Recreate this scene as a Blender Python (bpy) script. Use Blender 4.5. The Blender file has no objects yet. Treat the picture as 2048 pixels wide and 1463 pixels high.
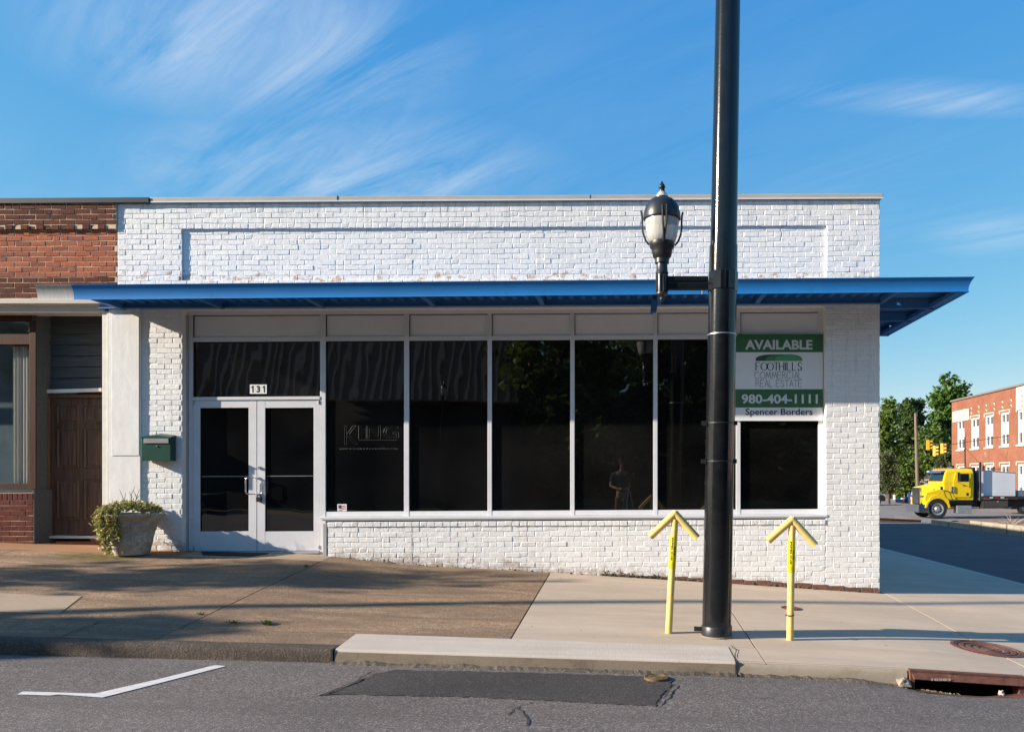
import bpy, bmesh, math, random
import numpy as np
from mathutils import Vector, Matrix, noise as mnoise

random.seed(7)
np.random.seed(7)
R = math.radians
scene = bpy.context.scene
COL = scene.collection

# ------------------------------------------------------------------ camera, light, exposure
F = 1543.0            # focal length in photo pixels (photo 2048 wide)
PX, PY = 1255.0, 955.0   # where the camera's axis meets the photo (shift lens)
cam_d = bpy.data.cameras.new("camera")
cam_d.sensor_width = 36.0
cam_d.lens = 36.0 * F / 2048.0
cam_d.shift_x = -(PX - 1024.0) / 2048.0
cam_d.shift_y = (PY - 731.5) / 2048.0
cam_d.clip_start = 0.05
cam_d.clip_end = 3000.0
cam = bpy.data.objects.new("camera", cam_d)
cam.rotation_euler = (R(90), 0, 0)
COL.objects.link(cam)
scene.camera = cam

SUN = Vector((1.0, 0.272, -0.41)).normalized()      # direction the light travels
SUN_EL = math.asin(-SUN.z)
SUN_ROT = math.atan2(-SUN.x, -SUN.y)
sun_d = bpy.data.lights.new("sun", "SUN")
sun_d.energy = 5.0
sun_d.angle = R(0.5)
sun_d.color = (1.0, 0.89, 0.75)
sun = bpy.data.objects.new("sun", sun_d)
sun.rotation_euler = SUN.to_track_quat('-Z', 'Y').to_euler()
sun.location = (-30, -10, 30)
COL.objects.link(sun)

world = bpy.data.worlds.new("World")
scene.world = world
world.use_nodes = True
wt = world.node_tree
for n in list(wt.nodes):
    wt.nodes.remove(n)
def wn(kind, **kw):
    n = wt.nodes.new(kind)
    for k, v in kw.items():
        setattr(n, k, v)
    return n
sky = wn('ShaderNodeTexSky', sky_type='NISHITA')
sky.sun_disc = False
sky.sun_elevation = SUN_EL
sky.sun_rotation = SUN_ROT
sky.altitude = 300
sky.air_density = 1.0
sky.dust_density = 0.3
sky.ozone_density = 2.2
tc = wn('ShaderNodeTexCoord')
sep = wn('ShaderNodeSeparateXYZ')
wt.links.new(tc.outputs['Generated'], sep.inputs[0])
def wmath(op, a, b=None, c=None, clamp=False):
    n = wn('ShaderNodeMath', operation=op, use_clamp=clamp)
    for i, v in enumerate((a, b, c)):
        if v is None:
            continue
        if isinstance(v, (int, float)):
            n.inputs[i].default_value = v
        else:
            wt.links.new(v, n.inputs[i])
    return n.outputs[0]
# a flat layer of high cirrus: project the view direction on a plane overhead
zc = wmath('MAXIMUM', sep.outputs['Z'], 0.04)
zc = wmath('ADD', zc, 0.12)
u = wmath('DIVIDE', sep.outputs['X'], zc)
v = wmath('DIVIDE', sep.outputs['Y'], zc)
comb = wn('ShaderNodeCombineXYZ')
wt.links.new(u, comb.inputs[0]); wt.links.new(v, comb.inputs[1])
mp1 = wn('ShaderNodeMapping')
mp1.vector_type = 'TEXTURE'
mp1.inputs['Rotation'].default_value = (0, 0, R(-36))
mp1.inputs['Scale'].default_value = (1.25, 0.27, 1)
mp1.inputs['Location'].default_value = (3.3, 1.9, 0)
wt.links.new(comb.outputs[0], mp1.inputs[0])
n1 = wn('ShaderNodeTexNoise')
n1.inputs['Scale'].default_value = 1.6
n1.inputs['Detail'].default_value = 9
n1.inputs['Roughness'].default_value = 0.68
n1.inputs['Distortion'].default_value = 0.7
wt.links.new(mp1.outputs[0], n1.inputs['Vector'])
mp2 = wn('ShaderNodeMapping')
mp2.inputs['Location'].default_value = (0.35, -0.1, 0)
wt.links.new(comb.outputs[0], mp2.inputs[0])
n2 = wn('ShaderNodeTexNoise')
n2.inputs['Scale'].default_value = 0.55
n2.inputs['Detail'].default_value = 2
wt.links.new(mp2.outputs[0], n2.inputs['Vector'])
# the veil of cirrus stands up and to the left of the street, thin elsewhere
def blob(cx, cy, rx, ry):
    a = wmath('DIVIDE', wmath('SUBTRACT', u, cx), rx)
    b = wmath('DIVIDE', wmath('SUBTRACT', v, cy), ry)
    d = wmath('ADD', wmath('MULTIPLY', a, a), wmath('MULTIPLY', b, b))
    return wmath('POWER', 2.718, wmath('MULTIPLY', d, -1.0))
veil = wmath('MAXIMUM', blob(-0.68, 1.42, 0.42, 0.30), wmath('MULTIPLY', blob(-0.70, 1.92, 0.62, 0.36), 0.95))
veil = wmath('MAXIMUM', veil, wmath('MAXIMUM', wmath('MULTIPLY', blob(0.62, 1.58, 0.36, 0.08), 0.85), wmath('MULTIPLY', blob(1.05, 2.2, 0.28, 0.2), 0.75)))
veil = wmath('MAXIMUM', veil, wmath('MULTIPLY', n2.outputs['Fac'], 0.68))
st = wmath('MULTIPLY', wmath('SUBTRACT', n1.outputs['Fac'], 0.36, clamp=True), 2.8, clamp=True)
st = wmath('MULTIPLY', st, wmath('MULTIPLY', wmath('SUBTRACT', veil, 0.30, clamp=True), 1.5, clamp=True))
cloud_fac = wmath('MULTIPLY', st, 0.66, clamp=True)
tint = wn('ShaderNodeMix', data_type='RGBA', blend_type='MULTIPLY')
tint.inputs[0].default_value = 1.0
hsv = wn('ShaderNodeHueSaturation')
hsv.inputs['Saturation'].default_value = 1.10
wt.links.new(sky.outputs[0], hsv.inputs['Color'])
wt.links.new(hsv.outputs[0], tint.inputs[6])
tint.inputs[7].default_value = (0.70, 0.97, 1.12, 1)
spc = wn('ShaderNodeSeparateColor')
wt.links.new(tint.outputs[2], spc.inputs[0])
cmb = wn('ShaderNodeCombineColor')
for i_, (k_, p_) in enumerate(((0.811, 1.19), (1.28, 0.626), (2.80, 0.20))):
    wt.links.new(wmath('MINIMUM', wmath('MULTIPLY', wmath('POWER', spc.outputs[i_], p_), k_), 7.0), cmb.inputs[i_])
mix = wn('ShaderNodeMix', data_type='RGBA')
wt.links.new(cloud_fac, mix.inputs[0])
wt.links.new(cmb.outputs[0], mix.inputs[6])
mix.inputs[7].default_value = (3.5, 4.0, 4.6, 1)
bg = wn('ShaderNodeBackground')
bg.inputs['Strength'].default_value = 0.10
wt.links.new(mix.outputs[2], bg.inputs[0])
wo = wn('ShaderNodeOutputWorld')
wt.links.new(bg.outputs[0], wo.inputs[0])

scene.view_settings.view_transform = 'Standard'
scene.view_settings.look = 'None'
scene.view_settings.gamma = 1.0
scene.view_settings.use_curve_mapping = False
scene.view_settings.exposure = 1.05
scene.render.engine = 'CYCLES'
scene.cycles.max_bounces = 6
scene.cycles.transparent_max_bounces = 12
scene.cycles.use_denoising = True

# ------------------------------------------------------------------ helpers
def P(x, y, t):
    return Vector(((x - PX) * t / F, t, (PY - y) * t / F))
D = 10.5              # distance of the shop front
SL = 0.0055           # the shop front's courses climb a little to the right
def fx(x, t=D): return (x - PX) * t / F
def fz(y, t=D): return (PY - y) * t / F

ROOT_LOC = {}
def setp(o, label=None, cat=None, group=None, kind=None):
    if label: o['label'] = label
    if cat: o['category'] = cat
    if group: o['group'] = group
    if kind: o['kind'] = kind
    return o
def thing(name, loc, label, cat, group=None, rz=0.0):
    o = bpy.data.objects.new(name, None)
    o.empty_display_size = 0.1
    o.location = loc
    o.rotation_euler = (0, 0, rz)
    COL.objects.link(o)
    ROOT_LOC[o.name] = Vector(loc)
    setp(o, label, cat, group)
    return o
def root_loc(p):
    while p.parent is not None:
        p = p.parent
    return ROOT_LOC.get(p.name, Vector((0, 0, 0)))

class MB:
    def __init__(s):
        s.v = []; s.f = []
    def add(s, vs, fs):
        b = len(s.v)
        s.v += [tuple(q) for q in vs]
        s.f += [tuple(i + b for i in f) for f in fs]
        return s
    def box(s, x0, x1, y0, y1, z0, z1):
        vs = [(x, y, z) for z in (z0, z1) for y in (y0, y1) for x in (x0, x1)]
        return s.add(vs, [(0, 2, 3, 1), (4, 5, 7, 6), (0, 1, 5, 4), (2, 6, 7, 3), (0, 4, 6, 2), (1, 3, 7, 5)])
    def quad(s, a, b, c, d):
        return s.add([a, b, c, d], [(0, 1, 2, 3)])
    def prism(s, poly, a, b, axis='y'):
        # poly of 2D points, extruded along an axis from a to b
        n = len(poly)
        def mk(p, k):
            if axis == 'y': return (p[0], k, p[1])
            if axis == 'x': return (k, p[0], p[1])
            return (p[0], p[1], k)
        vs = [mk(p, a) for p in poly] + [mk(p, b) for p in poly]
        fs = [tuple(range(n)), tuple(range(2 * n - 1, n - 1, -1))]
        for i in range(n):
            j = (i + 1) % n
            fs.append((i, i + n, j + n, j))
        return s.add(vs, fs)
    def tube(s, pts, r, n=10, caps=True):
        pts = [Vector(p) for p in pts]
        if not isinstance(r, (list, tuple)): r = [r] * len(pts)
        b = len(s.v)
        prev = None
        for i, p in enumerate(pts):
            if i == 0: d = pts[1] - pts[0]
            elif i == len(pts) - 1: d = pts[-1] - pts[-2]
            else: d = (pts[i + 1] - pts[i]).normalized() + (pts[i] - pts[i - 1]).normalized()
            d.normalize()
            if prev is None:
                up = Vector((0, 0, 1)) if abs(d.z) < 0.9 else Vector((0, 1, 0))
                x = d.cross(up).normalized()
            else:
                x = (prev - d * prev.dot(d)).normalized()
            prev = x
            y = d.cross(x)
            for k in range(n):
                a = 2 * math.pi * k / n
                s.v.append(tuple(p + (x * math.cos(a) + y * math.sin(a)) * r[i]))
        for i in range(len(pts) - 1):
            for k in range(n):
                k2 = (k + 1) % n
                s.f.append((b + i * n + k, b + i * n + k2, b + (i + 1) * n + k2, b + (i + 1) * n + k))
        if caps:
            s.f.append(tuple(b + k for k in range(n - 1, -1, -1)))
            e = b + (len(pts) - 1) * n
            s.f.append(tuple(e + k for k in range(n)))
        return s
    def lathe(s, prof, c, n=24, lean=(0, 0), ang0=0.0):
        # prof: (r, z) pairs about a vertical axis at c=(x,y); lean = dx,dy per metre of z
        b = len(s.v)
        for r, z in prof:
            for k in range(n):
                a = 2 * math.pi * k / n + ang0
                s.v.append((c[0] + r * math.cos(a) + lean[0] * z, c[1] + r * math.sin(a) + lean[1] * z, z))
        for i in range(len(prof) - 1):
            for k in range(n):
                k2 = (k + 1) % n
                s.f.append((b + i * n + k, b + i * n + k2, b + (i + 1) * n + k2, b + (i + 1) * n + k))
        s.f.append(tuple(b + k for k in range(n - 1, -1, -1)))
        e = b + (len(prof) - 1) * n
        s.f.append(tuple(e + k for k in range(n)))
        return s
    def shear(s, k):
        s.v = [(x, y, z + k * x) for x, y, z in s.v]
        return s
    def build(s, name, m, parent=None, smooth=False, bevel=0, kind=None, label=None, seg=2):
        me = bpy.data.meshes.new(name)
        off = root_loc(parent) if parent is not None else Vector((0, 0, 0))
        me.from_pydata([(x - off.x, y - off.y, z - off.z) for x, y, z in s.v], [], s.f)
        me.materials.append(m)
        bm = bmesh.new(); bm.from_mesh(me)
        bmesh.ops.recalc_face_normals(bm, faces=bm.faces)
        bm.to_mesh(me); bm.free()
        o = bpy.data.objects.new(name, me)
        COL.objects.link(o)
        if parent is not None: o.parent = parent
        if smooth:
            me.polygons.foreach_set('use_smooth', [True] * len(me.polygons))
            try: me.set_sharp_from_angle(angle=R(40))
            except Exception: pass
        if bevel:
            md = o.modifiers.new('bevel', 'BEVEL')
            md.width = bevel; md.segments = seg; md.limit_method = 'ANGLE'; md.angle_limit = R(40)
        if kind: o['kind'] = kind
        if label: o['label'] = label
        return o

def raw_mesh(name, V, Fq, m, parent=None, kind=None):
    """numpy arrays: V (n,3), Fq (m,4) quads"""
    me = bpy.data.meshes.new(name)
    off = root_loc(parent) if parent is not None else Vector((0, 0, 0))
    V = np.asarray(V, dtype=np.float32) - np.array(off, dtype=np.float32)
    Fq = np.asarray(Fq, dtype=np.int32)
    k = Fq.shape[1]
    me.vertices.add(len(V)); me.vertices.foreach_set('co', V.ravel())
    me.loops.add(Fq.size); me.loops.foreach_set('vertex_index', Fq.ravel())
    me.polygons.add(len(Fq))
    me.polygons.foreach_set('loop_start', np.arange(0, Fq.size, k, dtype=np.int32))
    me.polygons.foreach_set('loop_total', np.full(len(Fq), k, dtype=np.int32))
    me.update(calc_edges=True)
    me.materials.append(m)
    o = bpy.data.objects.new(name, me)
    COL.objects.link(o)
    if parent is not None: o.parent = parent
    if kind: o['kind'] = kind
    return o

# ---- materials
class NT:
    def __init__(s, name):
        s.m = bpy.data.materials.new(name); s.m.use_nodes = True
        s.t = s.m.node_tree
        s.b = s.t.nodes['Principled BSDF']
        s.pos = None
    def n(s, kind, **kw):
        nd = s.t.nodes.new(kind)
        for k, v in kw.items(): setattr(nd, k, v)
        return nd
    def link(s, a, b): s.t.links.new(a, b)
    def coord(s, scale=(1, 1, 1), obj=False):
        if obj:
            t = s.n('ShaderNodeTexCoord'); o = t.outputs['Object']
        else:
            t = s.n('ShaderNodeNewGeometry'); o = t.outputs['Position']
        if scale == (1, 1, 1): return o
        mp = s.n('ShaderNodeMapping'); mp.inputs['Scale'].default_value = scale
        s.link(o, mp.inputs[0]); return mp.outputs[0]
    def noise(s, scale, detail=4, rough=0.55, stretch=(1, 1, 1), dist=0.0, obj=False):
        nd = s.n('ShaderNodeTexNoise')
        nd.inputs['Scale'].default_value = scale
        nd.inputs['Detail'].default_value = detail
        nd.inputs['Roughness'].default_value = rough
        nd.inputs['Distortion'].default_value = dist
        s.link(s.coord(stretch, obj), nd.inputs['Vector'])
        return nd.outputs['Fac']
    def ramp(s, fac, stops, interp='LINEAR'):
        r = s.n('ShaderNodeValToRGB')
        r.color_ramp.interpolation = interp
        els = r.color_ramp.elements
        while len(els) < len(stops): els.new(0.5)
        for e, (p, c) in zip(els, stops):
            e.position = p
            e.color = (*c, 1) if isinstance(c, (tuple, list)) else (c, c, c, 1)
        s.link(fac, r.inputs[0]); return r.outputs[0]
    def mix(s, fac, a, b, mode='MIX'):
        nd = s.n('ShaderNodeMix', data_type='RGBA', blend_type=mode)
        for i, v in ((0, fac), (6, a), (7, b)):
            if isinstance(v, (int, float)): nd.inputs[i].default_value = v if i == 0 else (v, v, v, 1)
            elif isinstance(v, (tuple, list)): nd.inputs[i].default_value = (*v, 1)
            else: s.link(v, nd.inputs[i])
        return nd.outputs[2]
    def math(s, op, a, b=0.0, clamp=False):
        nd = s.n('ShaderNodeMath', operation=op, use_clamp=clamp)
        for i, v in enumerate((a, b)):
            if isinstance(v, (int, float)): nd.inputs[i].default_value = v
            else: s.link(v, nd.inputs[i])
        return nd.outputs[0]
    def bump(s, h, strength=0.3, dist=0.01, prev=None):
        b = s.n('ShaderNodeBump')
        b.inputs['Strength'].default_value = strength
        b.inputs['Distance'].default_value = dist
        s.link(h, b.inputs['Height'])
        if prev is not None: s.link(prev, b.inputs['Normal'])
        s.link(b.outputs[0], s.b.inputs['Normal'])
        return b.outputs[0]
    def col(s, c):
        if isinstance(c, (tuple, list)): s.b.inputs['Base Color'].default_value = (*c, 1)
        else: s.link(c, s.b.inputs['Base Color'])
        return s
    def rough(s, r):
        if isinstance(r, (int, float)): s.b.inputs['Roughness'].default_value = r
        else: s.link(r, s.b.inputs['Roughness'])
        return s

def plain(name, c, rough=0.5, metal=0.0, var=0.12, scale=6.0, bump=0.0, bscale=60.0, spec=0.5, dirt=None, stretch=(1, 1, 1)):
    t = NT(name)
    n = t.noise(scale, 5, 0.6, stretch)
    lo = tuple(x * (1 - var) for x in c); hi = tuple(min(1, x * (1 + var)) for x in c)
    colr = t.ramp(n, [(0.3, lo), (0.7, hi)])
    if dirt:
        d = t.ramp(t.noise(dirt[1], 6, 0.7), [(dirt[2], 0.0), (min(0.99, dirt[2] + 0.12), 1.0)])
        colr = t.mix(t.math('MULTIPLY', d, 0.75), colr, dirt[0])
    t.col(colr).rough(rough)
    t.b.inputs['Metallic'].default_value = metal
    t.b.inputs['Specular IOR Level'].default_value = spec
    if bump: t.bump(t.noise(bscale, 4, 0.6), bump, 0.01)
    return t.m

def m_white_brick():
    t = NT('white painted brick')
    big = t.noise(0.9, 3)
    fine = t.noise(34, 5, 0.65)
    colr = t.ramp(fine, [(0.25, (0.70, 0.69, 0.675)), (0.6, (0.80, 0.79, 0.775))])
    colr = t.mix(t.math('MULTIPLY', t.ramp(big, [(0.4, 0.0), (0.7, 1.0)]), 0.25), colr, (0.70, 0.69, 0.66))
    # grime runs
    run = t.noise(5.0, 5, 0.6, (2.2, 1, 0.35))
    colr = t.mix(t.math('MULTIPLY', t.ramp(run, [(0.55, 0.0), (0.75, 1.0)]), 0.3), colr, (0.55, 0.54, 0.52))
    # flaked patches down to the brick, in a band above the awning and in few spots elsewhere
    g = t.n('ShaderNodeNewGeometry'); sp = t.n('ShaderNodeSeparateXYZ'); t.link(g.outputs['Position'], sp.inputs[0])
    band = t.math('SUBTRACT', 1.0, t.math('MULTIPLY', t.math('ABSOLUTE', t.math('SUBTRACT', sp.outputs['Z'], 2.72)), 4.6), True)
    fl = t.math('ADD', t.noise(9.0, 6, 0.7, (1, 1, 1.5)), t.math('MULTIPLY', band, 0.165))
    fl = t.ramp(fl, [(0.685, 0.0), (0.72, 1.0)])
    colr = t.mix(fl, colr, t.ramp(t.noise(25, 3), [(0.4, (0.50, 0.33, 0.25)), (0.6, (0.60, 0.50, 0.42))]))
    # dark pits, soot runs below the coping and splash dirt along the pavement
    pit = t.ramp(t.noise(38, 3, 0.6, (1, 1, 1.3)), [(0.70, 0.0), (0.75, 0.8)])
    colr = t.mix(pit, colr, (0.20, 0.18, 0.16))
    cop = t.math('SUBTRACT', 1.0, t.math('MULTIPLY', t.math('SUBTRACT', 3.78, sp.outputs['Z']), 2.2), True)
    sm = t.ramp(t.math('ADD', t.noise(4.0, 5, 0.65, (3.0, 1, 0.22)), t.math('MULTIPLY', cop, 0.10)), [(0.56, 0.0), (0.74, 0.5)])
    colr = t.mix(sm, colr, (0.42, 0.40, 0.37))
    hgt = t.math('ADD', t.math('ADD', sp.outputs['Z'], 1.345), t.math('MULTIPLY', sp.outputs['X'], 0.067))
    spl = t.math('SUBTRACT', 1.0, t.math('MULTIPLY', hgt, 4.2), True)
    spm = t.ramp(t.math('ADD', t.noise(11, 6, 0.7), t.math('MULTIPLY', spl, 0.30)), [(0.66, 0.0), (0.86, 0.8)])
    colr = t.mix(spm, colr, (0.34, 0.26, 0.20))
    t.col(colr).rough(0.62)
    b = t.bump(t.noise(70, 5, 0.7), 0.30, 0.006)
    b = t.bump(t.noise(17, 4, 0.6, (1, 1, 1.4)), 0.30, 0.016, b)
    hole = t.ramp(t.noise(46, 2, 0.5), [(0.70, 1.0), (0.76, 0.0)])
    b = t.bump(hole, 0.5, 0.006, b)
    return t.m

def m_red_brick(name, a, b, c):
    t = NT(name)
    oi = t.n('ShaderNodeObjectInfo')
    base = t.ramp(oi.outputs['Random'], [(0.0, a), (0.5, b), (1.0, c)])
    n = t.noise(22, 5, 0.7)
    colr = t.mix(t.ramp(n, [(0.3, 0.0), (0.75, 0.6)]), base, tuple(x * 0.45 for x in a))
    lime = t.ramp(t.noise(40, 4, 0.7), [(0.68, 0.0), (0.78, 0.4)])
    t.b.inputs['Specular IOR Level'].default_value = 0.2
    colr = t.mix(lime, colr, (0.45, 0.36, 0.30))
    t.col(colr).rough(0.85)
    t.bump(t.noise(60, 5, 0.65), 0.5, 0.01)
    return t.m

def m_concrete(name, lo, hi, stain, grain=0.25, streak=False, stain_at=0.55, moss=None):
    t = NT(name)
    a = t.noise(1.1, 6, 0.62)
    colr = t.ramp(a, [(0.3, lo), (0.7, hi)])
    b = t.noise(3.3, 7, 0.7, (0.5, 1.6, 1), 0.6)
    colr = t.mix(t.math('MULTIPLY', t.ramp(b, [(stain_at, 0.0), (stain_at + 0.16, 1.0)]), 0.7), colr, stain)
    sp = t.noise(95, 3, 0.8)
    colr = t.mix(t.math('MULTIPLY', t.ramp(sp, [(0.35, 1.0), (0.62, 0.0)]), grain), colr, tuple(x * 0.35 for x in lo))
    sp2 = t.noise(140, 2, 0.6)
    colr = t.mix(t.math('MULTIPLY', t.ramp(sp2, [(0.6, 0.0), (0.72, 1.0)]), grain), colr, tuple(min(1, x * 1.5) for x in hi))
    if grain > 0.3:
        bandn = t.noise(1.6, 7, 0.72, (0.35, 1.5, 1), 0.8)
        colr = t.mix(t.math('MULTIPLY', t.ramp(bandn, [(0.42, 0.0), (0.58, 1.0)]), 0.65), colr, stain)
        pale = t.noise(2.6, 8, 0.75, (0.3, 2.6, 1), 0.4)
        colr = t.mix(t.math('MULTIPLY', t.ramp(pale, [(0.56, 0.0), (0.70, 1.0)]), 0.55), colr, tuple(min(1, x * 1.15) for x in hi))
        mot = t.noise(26, 5, 0.75)
        colr = t.mix(t.math('MULTIPLY', t.ramp(mot, [(0.42, 0.9), (0.58, 0.0)]), 0.75), colr, tuple(x * 0.55 for x in lo))
    if grain < 0.15:
        v1 = t.n('ShaderNodeTexVoronoi'); v1.inputs['Scale'].default_value = 3.1; t.link(t.coord(), v1.inputs['Vector'])
        colr = t.mix(t.ramp(v1.outputs['Distance'], [(0.035, 0.75), (0.055, 0.0)]), colr, (0.12, 0.10, 0.085))
        v2 = t.n('ShaderNodeTexVoronoi'); v2.inputs['Scale'].default_value = 11.0; t.link(t.coord(), v2.inputs['Vector'])
        colr = t.mix(t.ramp(v2.outputs['Distance'], [(0.045, 0.45), (0.08, 0.0)]), colr, (0.20, 0.165, 0.13))
        trow = t.noise(1.3, 6, 0.7, (0.3, 2.4, 1), 0.5)
        colr = t.mix(t.math('MULTIPLY', t.ramp(trow, [(0.42, 1.0), (0.6, 0.0)]), 0.28), colr, tuple(x * 0.62 for x in lo))
    if moss:
        g = t.n('ShaderNodeNewGeometry'); sv = t.n('ShaderNodeVectorMath', operation='DISTANCE')
        mpn = t.n('ShaderNodeMapping'); mpn.inputs['Scale'].default_value = (0.55, 1.5, 0)
        t.link(g.outputs['Position'], mpn.inputs[0]); t.link(mpn.outputs[0], sv.inputs[0])
        sv.inputs[1].default_value = (moss[0] * 0.55, moss[1] * 1.5, 0)
        md_ = t.math('ADD', sv.outputs['Value'], t.math('MULTIPLY', t.math('SUBTRACT', t.noise(5, 5, 0.7), 0.5), 0.55))
        mk_ = t.ramp(md_, [(0.12, 0.85), (0.42, 0.0)])
        colr = t.mix(mk_, colr, t.ramp(t.noise(8, 4, 0.6), [(0.4, (0.07, 0.07, 0.015)), (0.62, (0.20, 0.15, 0.025))]))
    t.col(colr).rough(0.9)
    t.b.inputs['Specular IOR Level'].default_value = 0.25
    bb = t.bump(sp, 0.2 + grain * 0.6, 0.006)
    if grain > 0.3:
        pit = t.ramp(t.noise(48, 4, 0.75), [(0.3, 0.0), (0.5, 0.7), (0.7, 1.0)])
        bb = t.bump(pit, min(0.9, grain * 1.1), 0.010, bb)
        bb = t.bump(t.noise(6, 4, 0.6), 0.35, 0.03, bb)
    if streak:
        t.bump(t.noise(30, 3, 0.6, (6, 0.25, 1)), 0.4, 0.006, bb)
    return t.m

def m_asphalt(name, lo, hi):
    t = NT(name)
    colr = t.ramp(t.noise(0.8, 5, 0.6), [(0.3, lo), (0.7, hi)])
    vo = t.n('ShaderNodeTexVoronoi'); vo.inputs['Scale'].default_value = 120
    t.link(t.coord(), vo.inputs['Vector'])
    sp = t.n('ShaderNodeSeparateColor'); t.link(vo.outputs['Color'], sp.inputs[0])
    stones = t.ramp(sp.outputs[0], [(0.0, 0.5), (0.5, 0.95), (0.85, 1.25), (0.96, 2.3)])
    colr = t.mix(1.0, colr, stones, 'MULTIPLY')
    tyre = t.noise(1.2, 4, 0.6, (0.2, 2.2, 1))
    colr = t.mix(t.math('MULTIPLY', t.ramp(tyre, [(0.5, 0.0), (0.7, 1.0)]), 0.35), colr, tuple(x * 0.6 for x in lo))
    oil = t.noise(2.1, 5, 0.7)
    colr = t.mix(t.math('MULTIPLY', t.ramp(oil, [(0.58, 0.0), (0.72, 1.0)]), 0.30), colr, tuple(x * 0.5 for x in lo))
    colr = t.mix(t.math('MULTIPLY', t.ramp(t.noise(0.5, 3, 0.6, (0.4, 1.6, 1)), [(0.45, 0.0), (0.7, 1.0)]), 0.22), colr, tuple(x * 1.5 for x in hi))
    t.col(colr).rough(0.82)
    t.b.inputs['Specular IOR Level'].default_value = 0.3
    bb = t.bump(vo.outputs['Distance'], 0.35, 0.006)
    t.bump(t.noise(18, 4), 0.15, 0.01, bb)
    return t.m

def m_leaf(name, dark, light, trans=0.35):
    t = NT(name)
    n = t.noise(1.4, 3, 0.6)
    n2 = t.noise(13, 2, 0.5)
    colr = t.mix(t.math('MULTIPLY', n2, 0.5), t.ramp(n, [(0.32, dark), (0.68, light)]), light)
    t.col(colr).rough(0.55)
    t.b.inputs['Specular IOR Level'].default_value = 0.3
    tr = t.n('ShaderNodeBsdfTranslucent')
    t.link(t.mix(0.5, colr, light), tr.inputs[0])
    ms = t.n('ShaderNodeMixShader'); ms.inputs[0].default_value = trans
    t.link(t.b.outputs[0], ms.inputs[1]); t.link(tr.outputs[0], ms.inputs[2])
    t.link(ms.outputs[0], t.t.nodes['Material Output'].inputs[0])
    return t.m

def m_wood(name, a, b, rough=0.6, axis=(14, 14, 0.7), bump=0.2):
    t = NT(name)
    g = t.noise(3.0, 6, 0.65, axis, 0.3)
    colr = t.ramp(g, [(0.3, a), (0.7, b)])
    t.col(colr).rough(rough)
    t.b.inputs['Specular IOR Level'].default_value = 0.18
    t.bump(g, bump, 0.006)
    return t.m

def m_dark_glass(name='dark tinted glass'):
    t = NT(name)
    t.col(t.ramp(t.noise(0.9, 3, 0.5), [(0.35, (0.0025, 0.0025, 0.0028)), (0.7, (0.010, 0.0095, 0.009))])).rough(0.012)
    t.b.inputs['IOR'].default_value = 1.75
    t.bump(t.noise(1.7, 2, 0.4, (1, 1, 0.55)), 0.10, 0.03)
    return t.m

def m_clear_glass(name, tint=(0.93, 0.95, 0.95)):
    t = NT(name)
    tr = t.n('ShaderNodeBsdfTransparent'); tr.inputs[0].default_value = (*tint, 1)
    gl = t.n('ShaderNodeBsdfGlossy'); gl.inputs['Roughness'].default_value = 0.02
    fr = t.n('ShaderNodeFresnel'); fr.inputs[0].default_value = 1.5
    ms = t.n('ShaderNodeMixShader')
    ng = t.n('ShaderNodeNewGeometry')
    t.link(t.math('MULTIPLY', fr.outputs[0], t.math('SUBTRACT', 1.0, ng.outputs['Backfacing'])), ms.inputs[0]); t.link(tr.outputs[0], ms.inputs[1]); t.link(gl.outputs[0], ms.inputs[2])
    t.link(ms.outputs[0], t.t.nodes['Material Output'].inputs[0])
    return t.m

def m_far_brick(name, c1, c2, mortar):
    t = NT(name)
    br = t.n('ShaderNodeTexBrick')
    br.inputs['Color1'].default_value = (*c1, 1); br.inputs['Color2'].default_value = (*c2, 1)
    br.inputs['Mortar'].default_value = (*mortar, 1)
    br.inputs['Scale'].default_value = 1.0
    br.inputs['Mortar Size'].default_value = 0.012
    br.inputs['Brick Width'].default_value = 0.22
    br.inputs['Row Height'].default_value = 0.075
    g = t.n('ShaderNodeNewGeometry'); sp = t.n('ShaderNodeSeparateXYZ'); t.link(g.outputs['Position'], sp.inputs[0])
    cb = t.n('ShaderNodeCombineXYZ'); 
    t.link(t.math('ADD', sp.outputs['X'], sp.outputs['Y']), cb.inputs[0]); t.link(sp.outputs['Z'], cb.inputs[1])
    t.link(cb.outputs[0], br.inputs['Vector'])
    big = t.noise(1.6, 5, 0.7, (1, 1, 2.2))
    w = t.ramp(t.noise(0.7, 5, 0.65), [(0.35, 0.0), (0.75, 0.55)])
    colr = t.mix(w, br.outputs['Color'], tuple(x * 0.6 for x in c1))
    e = t.ramp(t.noise(1.3, 6, 0.7), [(0.62, 0.0), (0.72, 0.5)])
    colr = t.mix(e, colr, (0.42, 0.32, 0.26))
    t.col(colr).rough(0.9)
    return t.m

M = {}
M['white_brick'] = m_white_brick()
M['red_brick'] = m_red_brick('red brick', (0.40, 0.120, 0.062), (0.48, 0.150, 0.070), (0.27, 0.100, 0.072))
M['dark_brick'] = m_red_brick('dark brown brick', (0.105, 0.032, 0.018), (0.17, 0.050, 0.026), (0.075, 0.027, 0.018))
M['base_brick'] = m_red_brick('dark red base brick', (0.13, 0.032, 0.022), (0.16, 0.04, 0.026), (0.11, 0.03, 0.022))
M['mortar'] = plain('tan mortar', (0.62, 0.44, 0.31), 0.9, var=0.2, scale=12, bump=0.3)
M['white_wall'] = plain('white painted render', (0.74, 0.74, 0.75), 0.65, var=0.06, scale=3, bump=0.25, bscale=40, dirt=((0.45, 0.43, 0.4), 3.5, 0.66))
M['stucco'] = plain('white trowelled stucco', (0.74, 0.73, 0.71), 0.7, var=0.08, scale=9, bump=0.22, bscale=16, stretch=(1.5, 1, 0.4), dirt=((0.5, 0.42, 0.36), 7, 0.70))
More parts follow.
